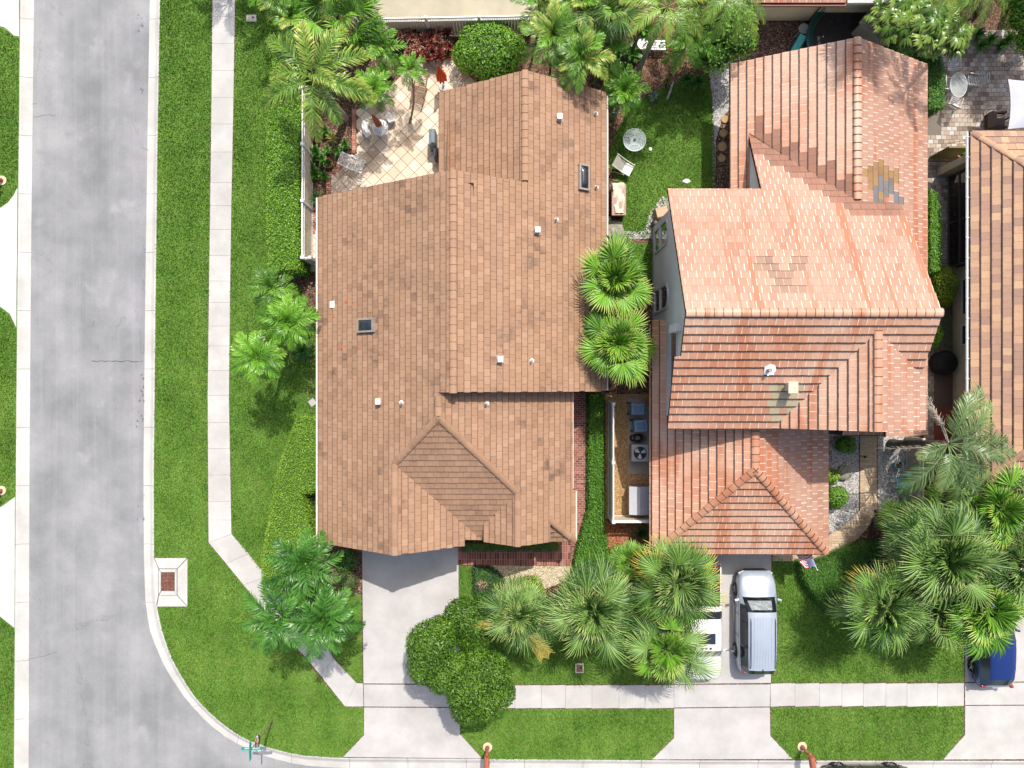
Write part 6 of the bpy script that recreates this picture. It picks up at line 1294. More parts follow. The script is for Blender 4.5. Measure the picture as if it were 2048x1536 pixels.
van = car("silver blue minivan parked nose in on the neighbour's driveway", "minivan", (12.27, -11.92), 0, 5.05, 1.92,
    [(0, .62, .42, .55, .62, .8, 'h'), (.015, .80, .30, .66, .76, .84, 'h'), (.06, .92, .24, .80, .90, .84, 'h'), (.13, .985, .22, .92, 1.02, .84, 'h'), (.205, 1, .22, .98, 1.10, .80, 'h'), (.235, 1, .22, 1.0, 1.14, .80, 'w'), (.30, 1, .22, 1.02, 1.42, .76, 'w'), (.355, 1, .22, 1.03, 1.66, .70, 'c'), (.42, 1, .22, 1.04, 1.72, .69, 'c'), (.60, 1, .22, 1.05, 1.73, .69, 'c'), (.80, .995, .22, 1.06, 1.70, .68, 'c'), (.92, .97, .24, 1.07, 1.66, .67, 'c'), (.965, .93, .27, 1.05, 1.50, .68, 'r'), (.99, .86, .32, .98, 1.1, .78, 'b'), (1, .78, .38, .80, .85, .82, 'b')],
    (SILV, True, (.55, -.55)), ((1.50, -1.55), .345), rails=(.45, -2.0, 1.72, .60), mirrors=.27)
for k in range(7):
    m = MB(); m.box((-.42 + k * .14, -.75, 1.763 - abs(k - 3) * .003), (.012, 2.5, .008)); build("roof_rib", m, plain('rib_silver', (.36, .41, .49), .4), van)
m = MB(); m.box((0, -2.12, 1.74), (.04, .18, .06), taper=.4); build("antenna_fin", m, BLACK, van)
for s in (-.3, .25):
    m = MB(); m.tube([(s, 1.33, 1.16), (s + .42, 1.22, 1.24)], .012, 5); build("wiper", m, BLACK, van)
SHD = plain("silver_sunshade", (.6, .66, .68), .35, .3, var=.35, scale=14)
WS = m_glass("windshield_glass", (0.02, 0.03, 0.035), 0.03); WS.node_tree.nodes["Principled BSDF"].inputs["Alpha"].default_value = .35
for o in van.children:
    if o.name.startswith("windshield"): o.data.materials[0] = WS
m = MB(); vs = []; n = 9
for i in range(n):
    for j in range(5): u, v = i / (n - 1) * 2 - 1, j / 4; vs.append((u * (.60 - .1 * v), 1.18 - .36 * v, 1.22 + .35 * v + rng.normal(0, .012)))
m.add(vs, [(i * 5 + j, (i + 1) * 5 + j, (i + 1) * 5 + j + 1, i * 5 + j + 1) for i in range(n - 1) for j in range(4)]); build("sun_shade", m, SHD, van)
tr = car("white pickup truck with black bed cover half hidden under the fan palm", "pickup truck", (9.47, -11.85), math.pi, 5.85, 1.98,
    [(0, .70, .5, .75, .86, .8, 'h'), (.012, .86, .36, .92, 1.04, .84, 'h'), (.05, .97, .30, 1.04, 1.14, .85, 'h'), (.12, 1, .28, 1.08, 1.2, .85, 'h'), (.195, 1, .28, 1.12, 1.24, .82, 'h'), (.22, 1, .28, 1.14, 1.27, .82, 'w'), (.26, 1, .28, 1.15, 1.58, .77, 'w'), (.30, 1, .28, 1.16, 1.80, .73, 'c'), (.37, 1, .28, 1.17, 1.86, .72, 'c'), (.50, 1, .28, 1.17, 1.85, .72, 'c'), (.56, 1, .28, 1.17, 1.72, .74, 'c'), (.60, 1, .28, 1.17, 1.3, .82, 'r'), (.61, 1, .30, 1.15, 1.18, .86, 'b'), (.80, 1, .30, 1.15, 1.18, .86, 'b'), (.985, 1, .32, 1.14, 1.17, .86, 'b'), (1, .96, .36, 1.1, 1.12, .86, 'b')],
    (WHTP, False, (.35, -.45)), ((1.9, -1.75), .40), mirrors=.27, sunroof=(0, .55, .86, .52, 1.892), name="pickup_truck")
m = MB(); m.box((0, -1.85, 1.21), (1.7, 2.05, .05)); build("bed_cover", m, plain("black_bed_cover", (.02, .022, .026), .5), tr, bevel=.015)
for k in range(3):
    m = MB(); m.lathe([(.05, 0), (.05, .02), (.02, .035)], (-.2 + k * .2, 1.02, 1.88), 12); build("roof_lamp", m, BLACK, tr)
for s in (-1, 1):
    m = MB(); m.tube([(s * .98, 1.36, 1.2), (s * 1.3, 1.32, 1.32)], .025, 6); m.box((s * 1.38, 1.3, 1.33), (.2, .12, .26), taper=.9); build("towing_mirror", m, CHR if s < 0 else BLACK, tr)
car("dark blue car on the right driveway beneath the bright fan palm", "car", (24.25, -13.05), 0, 4.35, 1.80,
    [(0, .62, .40, .52, .58, .8, 'h'), (.02, .82, .28, .62, .70, .84, 'h'), (.08, .94, .22, .74, .84, .84, 'h'), (.20, 1, .2, .86, .95, .82, 'h'), (.27, 1, .2, .90, 1.0, .80, 'w'), (.35, 1, .2, .92, 1.26, .73, 'w'), (.41, 1, .2, .93, 1.42, .68, 'c'), (.52, 1, .2, .94, 1.46, .67, 'c'), (.72, 1, .2, .95, 1.44, .66, 'c'), (.86, .98, .22, .96, 1.36, .66, 'c'), (.94, .94, .25, .95, 1.15, .70, 'r'), (.98, .88, .3, .88, .95, .78, 'b'), (1, .8, .36, .7, .74, .8, 'b')],
    (BLUP, True, (.35, -.55)), ((1.3, -1.3), .32), mirrors=.33)
st = car("dark grey car parked along the kerb at the bottom edge", "car", (17.95, -20.28), R(90), 4.5, 1.80,
    [(0, .62, .40, .52, .58, .8, 'h'), (.02, .82, .28, .62, .70, .84, 'h'), (.08, .94, .22, .74, .84, .84, 'h'), (.20, 1, .2, .86, .95, .82, 'h'), (.28, 1, .2, .90, 1.0, .80, 'w'), (.36, 1, .2, .92, 1.26, .73, 'w'), (.42, 1, .2, .93, 1.40, .68, 'c'), (.52, 1, .2, .94, 1.43, .67, 'c'), (.68, 1, .2, .95, 1.40, .66, 'c'), (.82, .99, .22, .96, 1.1, .72, 'r'), (.86, .98, .25, .95, 1.03, .78, 'b'), (.97, .92, .3, .9, .97, .8, 'b'), (1, .8, .36, .7, .74, .8, 'b')],
    (GRYP, True, (.35, -.55)), ((1.35, -1.35), .33), mirrors=.33)
st.location.z = -.118

# ---- american flag on a slanted pole at the garage corner
x, y = P2(1596, 1100); fl = thing("flag", "striped american flag on a white slanted pole at the garage corner", "flag", (14.35, -7.66, 0))
p0, p1 = Vector((-.05, 0, 1.9)), Vector((.12, -1.15, 2.75)); m = MB(); m.tube([p0, p1], .018, 8); m.lathe([(.01, 0), (.035, .02), (.03, .05), (.005, .07)], tuple(p1), 8); build("pole", m, WPL, fl)
FRED = plain("flag_red", (.42, .02, .045), .8); FWH = plain("flag_white", (.72, .70, .70), .8); FBL = plain("flag_blue", (.03, .05, .2), .8)
def fp(u, v):     # u along the pole from the tip, v away from it: cloth hangs and folds
    a = p1.lerp(p0, .04 + .62 * u); d = Vector((-.62, .12 * math.sin(v * 7 + u * 3), -.55)); return a + d * (v * .92) + Vector((0, .07 * math.sin(v * 9 + u * 2), .05 * math.sin(v * 8)))
for k in range(13):
    m = MB(); N = 12
    vs = [tuple(fp((k + e) / 13, j / N)) for e in (0, 1) for j in range(N + 1)]
    m.add(vs, [(j, j + 1, N + 2 + j, N + 1 + j) for j in range(N)]); build("stripe", m, FRED if k % 2 == 0 else FWH, fl)
m = MB(); vs = [tuple(fp(k / 6 * 7 / 13, j / 5 * .42) + Vector((0, 0, .008))) for k in range(7) for j in range(6)]; m.add(vs, [(k * 6 + j, k * 6 + j + 1, k * 6 + j + 7, k * 6 + j + 6) for k in range(6) for j in range(5)]); cn = build("canton", m, FBL, fl)
m = MB()
for i in range(9):
    for j in range(6 if i % 2 == 0 else 5):
        c = fp((i + .5) / 9 * 7 / 13, ((j + (.5 if i % 2 == 0 else 1)) / 6) * .42) + Vector((0, 0, .016)); q = [tuple(c + Vector((math.cos(R(72 * t_)) * (.016), math.sin(R(72 * t_)) * .016, 0))) for t_ in range(5)]; m.add(q, [(0, 1, 2, 3, 4)])
build("stars", m, FWH, cn)["kind"] = "stuff"

# ---- patio furniture
def rod_chair(label, px, py, yaw, mat, group=None, loc_=None, slats=6, name="garden_chair", w=.56):
    x, y = loc_ or P2(px, py, .4); c = thing(name, label, "chair", (x, y, 0), yaw, group=group)
    for k in range(slats):
        m = MB(); m.box((0, .22 - k * .46 / (slats - 1), .42), (w - .06, .046, .02)); build("seat_slat", m, mat, c)
    for k in range(slats):
        m = MB(); f = k / (slats - 1); m.box((0, -.27 - .16 * f, .5 + .42 * f), (w - .06 - .06 * f, .02, .05)); build("back_slat", m, mat, c)
    for s in (-1, 1):
        m = MB(); m.tube([(s * w / 2, .27, 0), (s * w / 2, .25, .6), (s * w / 2, -.1, .66), (s * w / 2, -.30, .62)], .02, 6); build("arm_rest", m, mat, c)
        m = MB(); m.tube([(s * w / 2, -.22, 0), (s * w / 2, -.25, .45), (s * w / 2 * .88, -.46, .98)], .02, 6); build("back_frame", m, mat, c)
    m = MB(); m.tube([(-w / 2 * .88, -.46, .97), (0, -.50, 1.02), (w / 2 * .88, -.46, .97)], .02, 6); build("top_rail", m, mat, c)
    return c
WMET = plain("white_metal", (.52, .53, .54), .4, .1, var=.04)
for lab, px, py, a in (("white slatted chair at the top of the oval glass table", 1905, 132, 185), ("white slatted chair right of the oval glass table", 1944, 162, 95 - 15), ("white slatted chair below the oval glass table", 1908, 205, -25), ("white slatted chair between the hedge and the oval glass table", 1897, 170, 270)):
    rod_chair(lab, px, py, R(a), WMET, group="white chairs round the oval glass table")
x, y = P2(1917, 170, .72); t = thing("patio_table", "oval glass topped patio table with white frame on the pavers", "table", (x, y, 0)); FROST = NT("frosted_glass", .15, .6); FROST.color((.55, .6, .6)); FROST.b.inputs["Alpha"].default_value = .45
m = MB(); m.tube([(.42 * math.cos(a), .62 * math.sin(a), .72) for a in [6.2832 * k / 32 for k in range(33)]], .022, 6); build("rim", m, WMET, t)
m = MB(); m.add([(.41 * math.cos(a), .61 * math.sin(a), .72) for a in [6.2832 * k / 32 for k in range(32)]], [tuple(range(32))]); build("glass_top", m, FROST.m, t)
for s in (-1, 1):
    for q in (-1, 1): m = MB(); m.tube([(s * .38, q * .5, 0), (s * .1, q * .1, .5), (s * .3, q * .42, .7)], .018, 6); build("leg", m, WMET, t)
# round glass table in the garden
x, y = P2(1269, 280, .72); t = thing("patio_table", "round pale glass table with ringed top on the garden lawn", "table", (x, y, 0)); AQ = NT("aqua_glass", .12, .6); AQ.color((.42, .52, .5)); AQ.b.inputs["Alpha"].default_value = .6
for r_ in (.56, .27): m = MB(); m.tube([(r_ * math.cos(a), r_ * math.sin(a), .73) for a in [6.2832 * k / 36 for k in range(37)]], .024 if r_ > .5 else .016, 6); build("ring", m, plain("sage_metal", (.5, .56, .54), .4), t)
m = MB(); m.add([(.55 * math.cos(a), .55 * math.sin(a), .715) for a in [6.2832 * k / 32 for k in range(32)]], [tuple(range(32))]); build("glass_top", m, AQ.m, t)
for k in range(5): a = 6.2832 * k / 5 + .3; m = MB(); m.tube([(.27 * math.cos(a), .27 * math.sin(a), .73), (.56 * math.cos(a), .56 * math.sin(a), .73)], .02, 6); build("spoke", m, MATS["sage_metal"], t)
for k in range(4): a = 1.5708 * k + .5; m = MB(); m.tube([(.45 * math.cos(a), .45 * math.sin(a), 0), (.4 * math.cos(a), .4 * math.sin(a), .72)], .02, 6); build("leg", m, MATS["sage_metal"], t)
m = MB(); m.lathe([(.07, .72), (.07, .76)], (0, 0, 0), 14); build("umbrella_hole", m, BLACK, t)
# sling chair
x, y = P2(1250, 337, .35); c = thing("sling_chair", "grey sling patio chair beside the round glass table", "chair", (x, y, 0), R(-118)); SL = plain("grey_sling", (.34, .32, .28), .8); SLP = plain("pale_frame", (.62, .60, .54), .4)
m = MB(); m.box((0, .12, .38), (.56, .5, .03)); build("seat", m, plain("pale_cushion", (.6, .58, .54), .8), c, bevel=.012)
m = MB(); m.box((0, 0, 0), (.56, .75, .03), M=Matrix.Translation((0, -.36, .60)) @ Matrix.Rotation(R(-38), 4, 'X')); build("backrest", m, SL, c, bevel=.012)
for s in (-1, 1): m = MB(); m.tube([(s * .31, .38, 0), (s * .31, .36, .55), (s * .31, -.1, .6), (s * .31, -.68, .86)], .022, 6); m.tube([(s * .31, .1, .36), (s * .31, -.45, 0)], .022, 6); build("frame", m, SLP, c)
# covered chest
x, y = P2(1237, 397, .6); c = thing("storage_chest", "dark red brown chest under a crumpled cream tarp against the tan eave", "storage chest", (x, y, 0)); MAH = plain("mahogany", (.14, .045, .03), .4, var=.2)
m = MB(); m.box((0, -.1, .34), (.66, 1.5, .66)); build("box", m, MAH, c, bevel=.02)
m = MB(); m.box((0, -.1, .70), (.72, 1.56, .06)); build("lid", m, plain("mahogany_top", (.30, .17, .14), .4), c, bevel=.015)
m = MB(); n1, n2 = 14, 26; vs = []
for i in range(n1):
    for j in range(n2):
        u, v = i / (n1 - 1), j / (n2 - 1); xx = -.20 + u * .58 - .16 * v * (1 - u); yy = -.78 + v * 1.62; edge = max(0, u - .8) * 3.0; vs.append((xx + rng.normal(0, .008), yy, .76 + .05 * math.sin(v * 11 + u * 4) + .03 * math.sin(u * 13 - v * 7) + .10 * math.exp(-((v - .85) / .12) ** 2) - edge * .55 - max(0, v - .93) * 5))
m.add(vs, [(i * n2 + j, (i + 1) * n2 + j, (i + 1) * n2 + j + 1, i * n2 + j + 1) for i in range(n1 - 1) for j in range(n2 - 1)]); o = build("cream_tarp", m, CLOTH, loc=(x, y, 0), smooth=True); tag(o, "crumpled cream tarp thrown over the red brown chest", "tarp")
# rocks
ROCK = plain("weathered_rock", (.26, .24, .19), .9, var=.45, scale=4, bump=.9)
def rock(label, px, py, r_, h=.25, sx=1.0, name="rock", mat=None, group=None):
    x, y = P2(px, py, h / 2); m = MB(); n, k = 9, 6; vs = []
    for i in range(k):
        f = i / (k - 1)
        for j in range(n): a = 6.2832 * j / n; q = r_ * math.sin(math.pi * (.08 + .62 * (1 - f) + .22 * 0)) * rng.uniform(.8, 1.1); vs.append((math.cos(a) * q * sx, math.sin(a) * q, h * math.sin(f * 1.5708) + rng.normal(0, .01)))
    m.add(vs, [(i * n + j, i * n + (j + 1) % n, (i + 1) * n + (j + 1) % n, (i + 1) * n + j) for i in range(k - 1) for j in range(n)] + [tuple((k - 1) * n + j for j in range(n))]); o = build(name, m, mat or ROCK, loc=(x, y, -.02), smooth=35); tag(o, label, "rock", group)
for a in (("uppermost rock below the brown chest", 1217, 440, .2), ("broad rock in the stack below the brown chest", 1228, 452, .32, .2, 1.5), ("pale long rock beside the tan eave above the fan palms", 1228, 464, .34, .22, 1.8)): rock(*a)
rock("weathered boulder in the white gravel bed", 1690, 945, .4, .35); rock("small rock at the top of the white gravel bed", 1674, 885, .25, .2); rock("pale yellow stone in the gravel by the orange eave", 1661, 897, .13, .1, mat=plain("yellow_stone", (.5, .4, .2), .8))
rock("white stone on the garden lawn", 1373, 362, .14, .08, 1.5, mat=plain("white_stone", (.6, .6, .55), .8)); rock("white scrap of stone near the round glass table", 1301, 298, .1, .06, mat=MATS["white_stone"])
for lab, px, py, r_ in (("topmost round stepping stone beside the orange roof", 1450, 238, .2), ("second round stepping stone from the top beside the orange roof", 1447, 266, .2), ("third and largest round stepping stone beside the orange roof", 1445, 293, .23), ("lowest round stepping stone beside the orange roof", 1444, 316, .19)):
    x, y = P2(px, py, .05); m = MB(); m.lathe([(r_, -.03), (r_, .04), (r_ * .94, .055)], (0, 0, 0), 24); o = build("stepping_stone", m, plain("tan_stepping_stone", (.46, .29, .14), .85), loc=(x, y, 0), smooth=30); tag(o, lab, "stepping stone", "round stepping stones")
# left patio things
x, y = P2(760, 255, .75); t = thing("patio_table", "round white table with folded rust umbrella on the tile patio", "table", (x, y, 0)); MARB = plain("white_marbled", (.56, .56, .56), .3, var=.15, scale=5)
m = MB(); m.lathe([(.38, .70), (.41, .72), (.41, .75), (.39, .76)], (0, 0, 0), 36); build("top", m, MARB, t, smooth=30)
m = MB(); m.lathe([(.26, 0), (.24, .05), (.07, .12), (.06, .7)], (0, 0, 0), 16); build("pedestal", m, MARB, t, smooth=30)
def folded(label, px, py, h, tip_h, mat, lean, r_=.16, pole=True):
    x, y = P2(px, py, h); u = thing("patio_umbrella", label, "umbrella", (x, y, 0)); top = Vector((lean[0], lean[1], tip_h)); base = Vector((0, 0, h))
    m = MB(); m.tube([(0, 0, 0.02), tuple(base), tuple(top)], .022, 8); build("pole", m, BRP, u)
    m = MB(); seg = 24; vs = []; prof = [(0.0, .02), (.12, .06), (.4, .11), (.75, r_), (.95, r_ * 1.1), (1.0, r_ * .95)]; ax = (base - top).normalized(); s1_ = ax.cross(Vector((1, 0, 0))).normalized(); s2_ = ax.cross(s1_); L = (base - top).length
    for f, rr in prof:
        for k in range(seg): a = 6.2832 * k / seg; q = rr * (1 if k % 3 else .62) * (1 + .08 * math.sin(k * 2.1)); o_ = top + ax * (L * f + (.06 if f > .9 and k % 3 else 0)); vs.append(tuple(o_ + s1_ * math.cos(a) * q + s2_ * math.sin(a) * q))
    m.add(vs, [(i * seg + k, i * seg + (k + 1) % seg, (i + 1) * seg + (k + 1) % seg, (i + 1) * seg + k) for i in range(5) for k in range(seg)] + [tuple(range(seg))]); build("canopy", m, mat, u); return u
folded("folded rust brown umbrella standing through the round white table", 758, 250, 1.15, 2.35, plain("rust_canvas", (.32, .11, .05), .85), (-.1, .05), .15)
ru = folded("folded bright red umbrella on the patio by the tan roof corner", 884, 158, .9, 2.4, plain("red_canvas", (.62, .075, .02), .8), (-.05, .02), .24)
m = MB(); m.lathe([(.26, 0), (.26, .05), (.06, .09), (.05, .3)], (0, 0, 0), 20); build("base", m, plain("pale_base", (.5, .48, .44), .6), ru, loc=(0, 0, .012), smooth=30)
def bench(label, px, py, yaw, r_in, r_out, a0, a1):
    x, y = P2(px, py, .42); b = thing("curved_bench", label, "bench", (x, y, 0), yaw); m = MB(); n = 12; vs = []
    for k in range(n + 1):
        a = R(a0 + (a1 - a0) * k / n)
        for rr in (r_in, r_out): vs.append((rr * math.cos(a), rr * math.sin(a)))
    poly = vs[0::2] + vs[1::2][::-1]; m.prism(poly, .38, .46); build("seat", m, MARB, b)
    for a in (a0 + 9, a1 - 9): m = MB(); rm = (r_in + r_out) / 2; m.box((rm * math.cos(R(a)), rm * math.sin(R(a)), .19), (.28, .1, .38), R(a)); build("leg", m, MARB, b)
bench("curved white bench left of the round white table", 760, 252, 0, .58, .92, 162, 222); bench("curved white bench behind the round white table under the lime palm", 758, 252, 0, .52, .86, 18, 58)
def lounger(label, px, py, yaw, mat, n=10, L=1.15, W_=.6, name="lounge_chair", back=25):
    x, y = P2(px, py, .4); c = thing(name, label, "chair", (x, y, 0), yaw)
    for k in range(n):
        m = MB(); m.box((-L / 2 + .05 + k * .5 / (n - 1) * L, 0, .40), (.028, W_ - .06, .02)); build("seat_slat", m, mat, c)
    T_ = Matrix.Translation((L * .08, 0, .42)) @ Matrix.Rotation(-R(back), 4, 'Y')
    for k in range(n): m = MB(); m.box((.05 + k * .5 / (n - 1) * L, 0, 0), (.028, W_ - .06, .02), M=T_); build("back_slat", m, mat, c)
    for s in (-1, 1):
        m = MB(); m.box((-L * .22, s * W_ / 2, .39), (L * .56, .06, .05)); build("side_rail", m, mat, c)
        m = MB(); m.box((L * .28, s * W_ / 2, 0), (L * .52, .06, .04), M=T_ @ Matrix.Translation((0, 0, 0))); build("back_rail", m, mat, c)
        m = MB(); m.box((-.05, s * (W_ / 2 + .03), .58), (.42, .06, .03)); build("arm_rest", m, mat, c)
        for q in (-L / 2 + .08, L * .12): m = MB(); m.tube([(q, s * W_ / 2, 0), (q, s * W_ / 2, .4)], .025, 6); build("leg", m, mat, c)
    return c
lounger("white plastic slatted lounge chair near the terracotta edging", 706, 327, R(160), WPL); lounger("brown slatted wooden lounge chair beneath the small patio palm", 838, 181, R(75), TEAKB, n=9, L=1.35)
# grills
def grill(label, px, py, col, sx, sy, h):
    x, y = P2(px, py, h); g_ = thing("covered_grill", label, "grill", (x, y, 0)); m = MB(); m.box((0, 0, h / 2), (sx, sy, h), taper=.93); build("cover", m, col, g_, bevel=.04)
    m = MB(); m.box((sx * .12, 0, h + .03), (sx * .66, sy * .9, .1), taper=.85); build("cover_top", m, col, g_, bevel=.03); return g_
grill("blue grey covered grill against the tan house's patio wall", 864, 273, plain("slate_cover", (.13, .17, .2), .5), .36, .85, 1.05); grill("narrow dark grill cart tucked under the eave below the blue grey grill", 871, 305, plain("dark_cover", (.05, .06, .075), .5), .22, .5, .85)
# pots
def pot(label, px, py, r_, h, plant=None, s=1, mat=None, group=None):
    x, y = P2(px, py, h); p = thing("plant_pot", label, "plant pot", (x, y, 0), group=group); m = MB(); m.lathe([(r_ * .7, 0), (r_, h * .9), (r_ * 1.08, h * .9), (r_ * 1.08, h), (r_ * .92, h), (r_ * .88, h - .05)], (0, 0, 0), 18, cap=False); build("pot", m, mat or plain("terracotta", (.42, .17, .09), .8), p, smooth=35)
    m = MB(); m.lathe([(r_ * .9, h - .05), (.01, h - .04)], (0, 0, 0), 14); build("soil", m, SOIL, p)
    if plant: o = link("leaf_tuft", plant, p, (0, 0, h - .03)); o.scale = (s,) * 3
pot("terracotta pot with round leafy plant beside the white lounge chair", 655, 326, .24, .3, broad, .7); pot("blue glazed pot left of the blue chair", 1799, 930, .2, .4, None, mat=plain("blue_glaze", (.16, .42, .48), .25)); pot("second blue glazed pot below the blue chair", 1810, 1008, .2, .4, tufy, .6, mat=MATS["blue_glaze"])
# blue chair
c = rod_chair("sky blue metal chair in the gravel under the coconut palm", 1803, 968, R(185), plain("sky_blue_paint", (.13, .40, .68), .4)); c.scale = (1.15, 1.15, 1)
# utility yard
def bin_(label, px, py, yaw, col):
    x, y = P2(px, py, .95); b = thing("wheeled_bin", label, "bin", (x, y, 0), yaw, group="blue wheeled bins by the orange house")
    m = MB(); m.box((0, 0, .45), (.56, .60, .86), taper=1.0); build("body", m, col, b, bevel=.04)
    m = MB(); m.box((.02, 0, .93), (.70, .62, .07), taper=.9); l = build("lid", m, plain("bin_lid_blue", (.15, .23, .33), .4, var=.06), b, bevel=.03)
    m = MB(); m.box((.02, 0, .975), (.42, .34, .03), taper=.85); build("lid_panel", m, plain("bin_lid_dark", (.11, .18, .27), .4), l, bevel=.015)
    m = MB(); m.tube([(-.36, -.24, .9), (-.38, 0, .92), (-.36, .24, .9)], .02, 6); build("handle", m, col, b)
    for s in (-1, 1): m = MB(); m.tube([(-.28, s * .25, .12), (-.28, s * .31, .12)], .12, 12); build("wheel", m, TYRE, b)
BINB = plain("bin_blue", (.09, .14, .22), .5)
bin_("upper blue grey wheeled bin on the utility pad", 1275, 818, 0, BINB); bin_("lower blue grey wheeled bin above the coiled hose", 1281, 852, R(4), BINB)
x, y = P2(1274, 876, .1); m = MB(); pts = []
for k in range(150): a = k * .33; pts.append((.28 * math.cos(a) * (1 + .3 * math.sin(k * .21)) + .1 * math.sin(k * .05), .17 * math.sin(a) * (1 + .25 * math.cos(k * .17)), .07 + .04 * math.sin(k * .4) + .0005 * k))
m.tube(pts, .017, 6); o = build("garden_hose", m, BLACK, loc=(x, y, .03), smooth=True); tag(o, "black coiled hose between the bin and the air conditioner", "hose")
x, y = P2(1280, 906, .85); a_ = thing("air_conditioner", "square grey air conditioner unit with round black fan on the pad", "air conditioner", (x, y, 0)); ACG = plain("ac_grey", (.33, .34, .35), .4)
m = MB(); m.box((0, 0, .42), (.82, .82, .8)); build("casing", m, plain("ac_side", (.2, .18, .16), .6), a_, bevel=.08)
m = MB(); m.box((0, 0, .85), (.86, .86, .08)); build("top_cover", m, ACG, a_, bevel=.035)
m = MB(); m.lathe([(.33, .89), (.33, .896)], (0, 0, 0), 30); build("fan_opening", m, BLACK, a_)
m = MB(); m.tube([(.335 * math.cos(t), .335 * math.sin(t), .90) for t in [6.2832 * k / 32 for k in range(33)]], .012, 5); build("fan_ring", m, ACG, a_)
for k in range(3):
    t = 2.094 * k + .4; m = MB(); m.add([(.05 * math.cos(t - .5), .05 * math.sin(t - .5), .902), (.28 * math.cos(t - .4), .28 * math.sin(t - .4), .90), (.30 * math.cos(t + .05), .30 * math.sin(t + .05), .905), (.27 * math.cos(t + .45), .27 * math.sin(t + .45), .915), (.05 * math.cos(t + .5), .05 * math.sin(t + .5), .91)], [(0, 1, 2, 3, 4)]); build("fan_blade", m, plain("fan_blade_grey", (.45, .5, .53), .3, .2), a_)
x, y = P2(1280, 1002, 1.2); s_ = thing("storage_shed", "low grey storage shed with ridged two tone lid in the utility yard", "storage shed", (x, y, 0)); m = MB(); m.box((0, 0, .55), (.95, 1.3, 1.1)); build("body", m, plain("shed_brown", (.24, .19, .16), .7), s_, bevel=.02)
for s, c_ in ((-1, "shed_lid_pale"), (1, "shed_lid_grey")):
    m = MB(); m.add([(0, -.7, 1.24), (0, .7, 1.24), (s * .52, .7, 1.10), (s * .52, -.7, 1.10), (0, -.7, 1.19), (0, .7, 1.19), (s * .52, .7, 1.05), (s * .52, -.7, 1.05)], [(0, 1, 2, 3), (7, 6, 5, 4), (0, 3, 7, 4), (1, 5, 6, 2), (2, 6, 7, 3), (0, 4, 5, 1)]); build("lid_panel", m, plain(c_, (.42, .42, .45) if s < 0 else (.34, .34, .38), .5, var=.05), s_)
x, y = P2(1298, 800, .2); m = MB(); m.lathe([(.02, 0), (.13, .05), (.17, .16), (.12, .28), (.02, .32)], (0, 0, 0), 12, cap=False); o = build("buoy_ball", m, plain("orange_plastic", (.6, .16, .02), .4), loc=(x, y, 0), smooth=True); tag(o, "orange ball beside the upper blue grey bin", "ball")
# tan box and coiled bicycle-like frame by the orange house corner
x, y = P2(1324, 423, .5); m = MB(); m.box((0, 0, .25), (.62, .5, .5), R(14), taper=.95); o = build("planter_box", m, plain("tan_planter", (.42, .3, .2), .8), loc=(x, y, 0), bevel=.02); tag(o, "tan box planter at the two storey house's rear corner", "planter")
x, y = P2(1310, 445, .3); hr = thing("hose_reel", "dark hose reel on gravel at the two storey house's corner", "hose reel", (x, y, 0), R(40))
for s in (-1, 1): m = MB(); m.tube([(.2 * math.cos(t), s * .1, .3 + .2 * math.sin(t)) for t in [6.2832 * k / 16 for k in range(17)]], .02, 5); build("wheel", m, BLACK, hr)
m = MB(); m.tube([(0, -.1, .3), (0, .1, .3)], .12, 12); m.tube([(-.2, 0, 0), (0, 0, .3), (.25, 0, 0)], .02, 5); build("drum", m, BRZ, hr)
# white folding stool / kettle grill by the leaning palm
x, y = P2(1286, 88, .5); t = thing("side_table", "small round white table under the tall leaning palm", "table", (x, y, 0)); m = MB(); m.lathe([(.27, .48), (.29, .5), (.27, .52)], (0, 0, 0), 24); build("top", m, WMET, t, smooth=30)
for k in range(3): a = 2.09 * k; m = MB(); m.tube([(.05, 0, .48), (.28 * math.cos(a), .28 * math.sin(a), 0)], .015, 5); build("leg", m, WMET, t)
x, y = P2(1316, 90, .4); t = thing("garden_bench", "white slatted garden bench behind the leaning palm trunk", "bench", (x, y, 0))
for k in range(4): m = MB(); m.box((0, .18 - k * .13, .42), (.75, .1, .025)); build("seat_slat", m, WMET, t)
for s in (-1, 1): m = MB(); m.box((s * .34, 0, .2), (.05, .45, .4)); build("leg", m, WMET, t)
x, y = P2(1231, 222, .5); m = MB(); m.box((0, 0, .25), (.24, .3, .5), R(-25)); o = build("white_bin", m, WPL, loc=(x, y, 0), bevel=.02); tag(o, "white box half hidden beside the bright palm at the tan eave", "box")
x, y = P2(1342, 178, .2); m = MB(); m.tube([(-.18, -.5, .12), (0, 0, .16), (.14, .42, .1)], [.05, .06, .05], 8); o = build("driftwood_log", m, plain("grey_wood", (.38, .35, .32), .9, var=.3), loc=(x, y, 0)); tag(o, "grey driftwood log at the top edge of the garden lawn", "log")
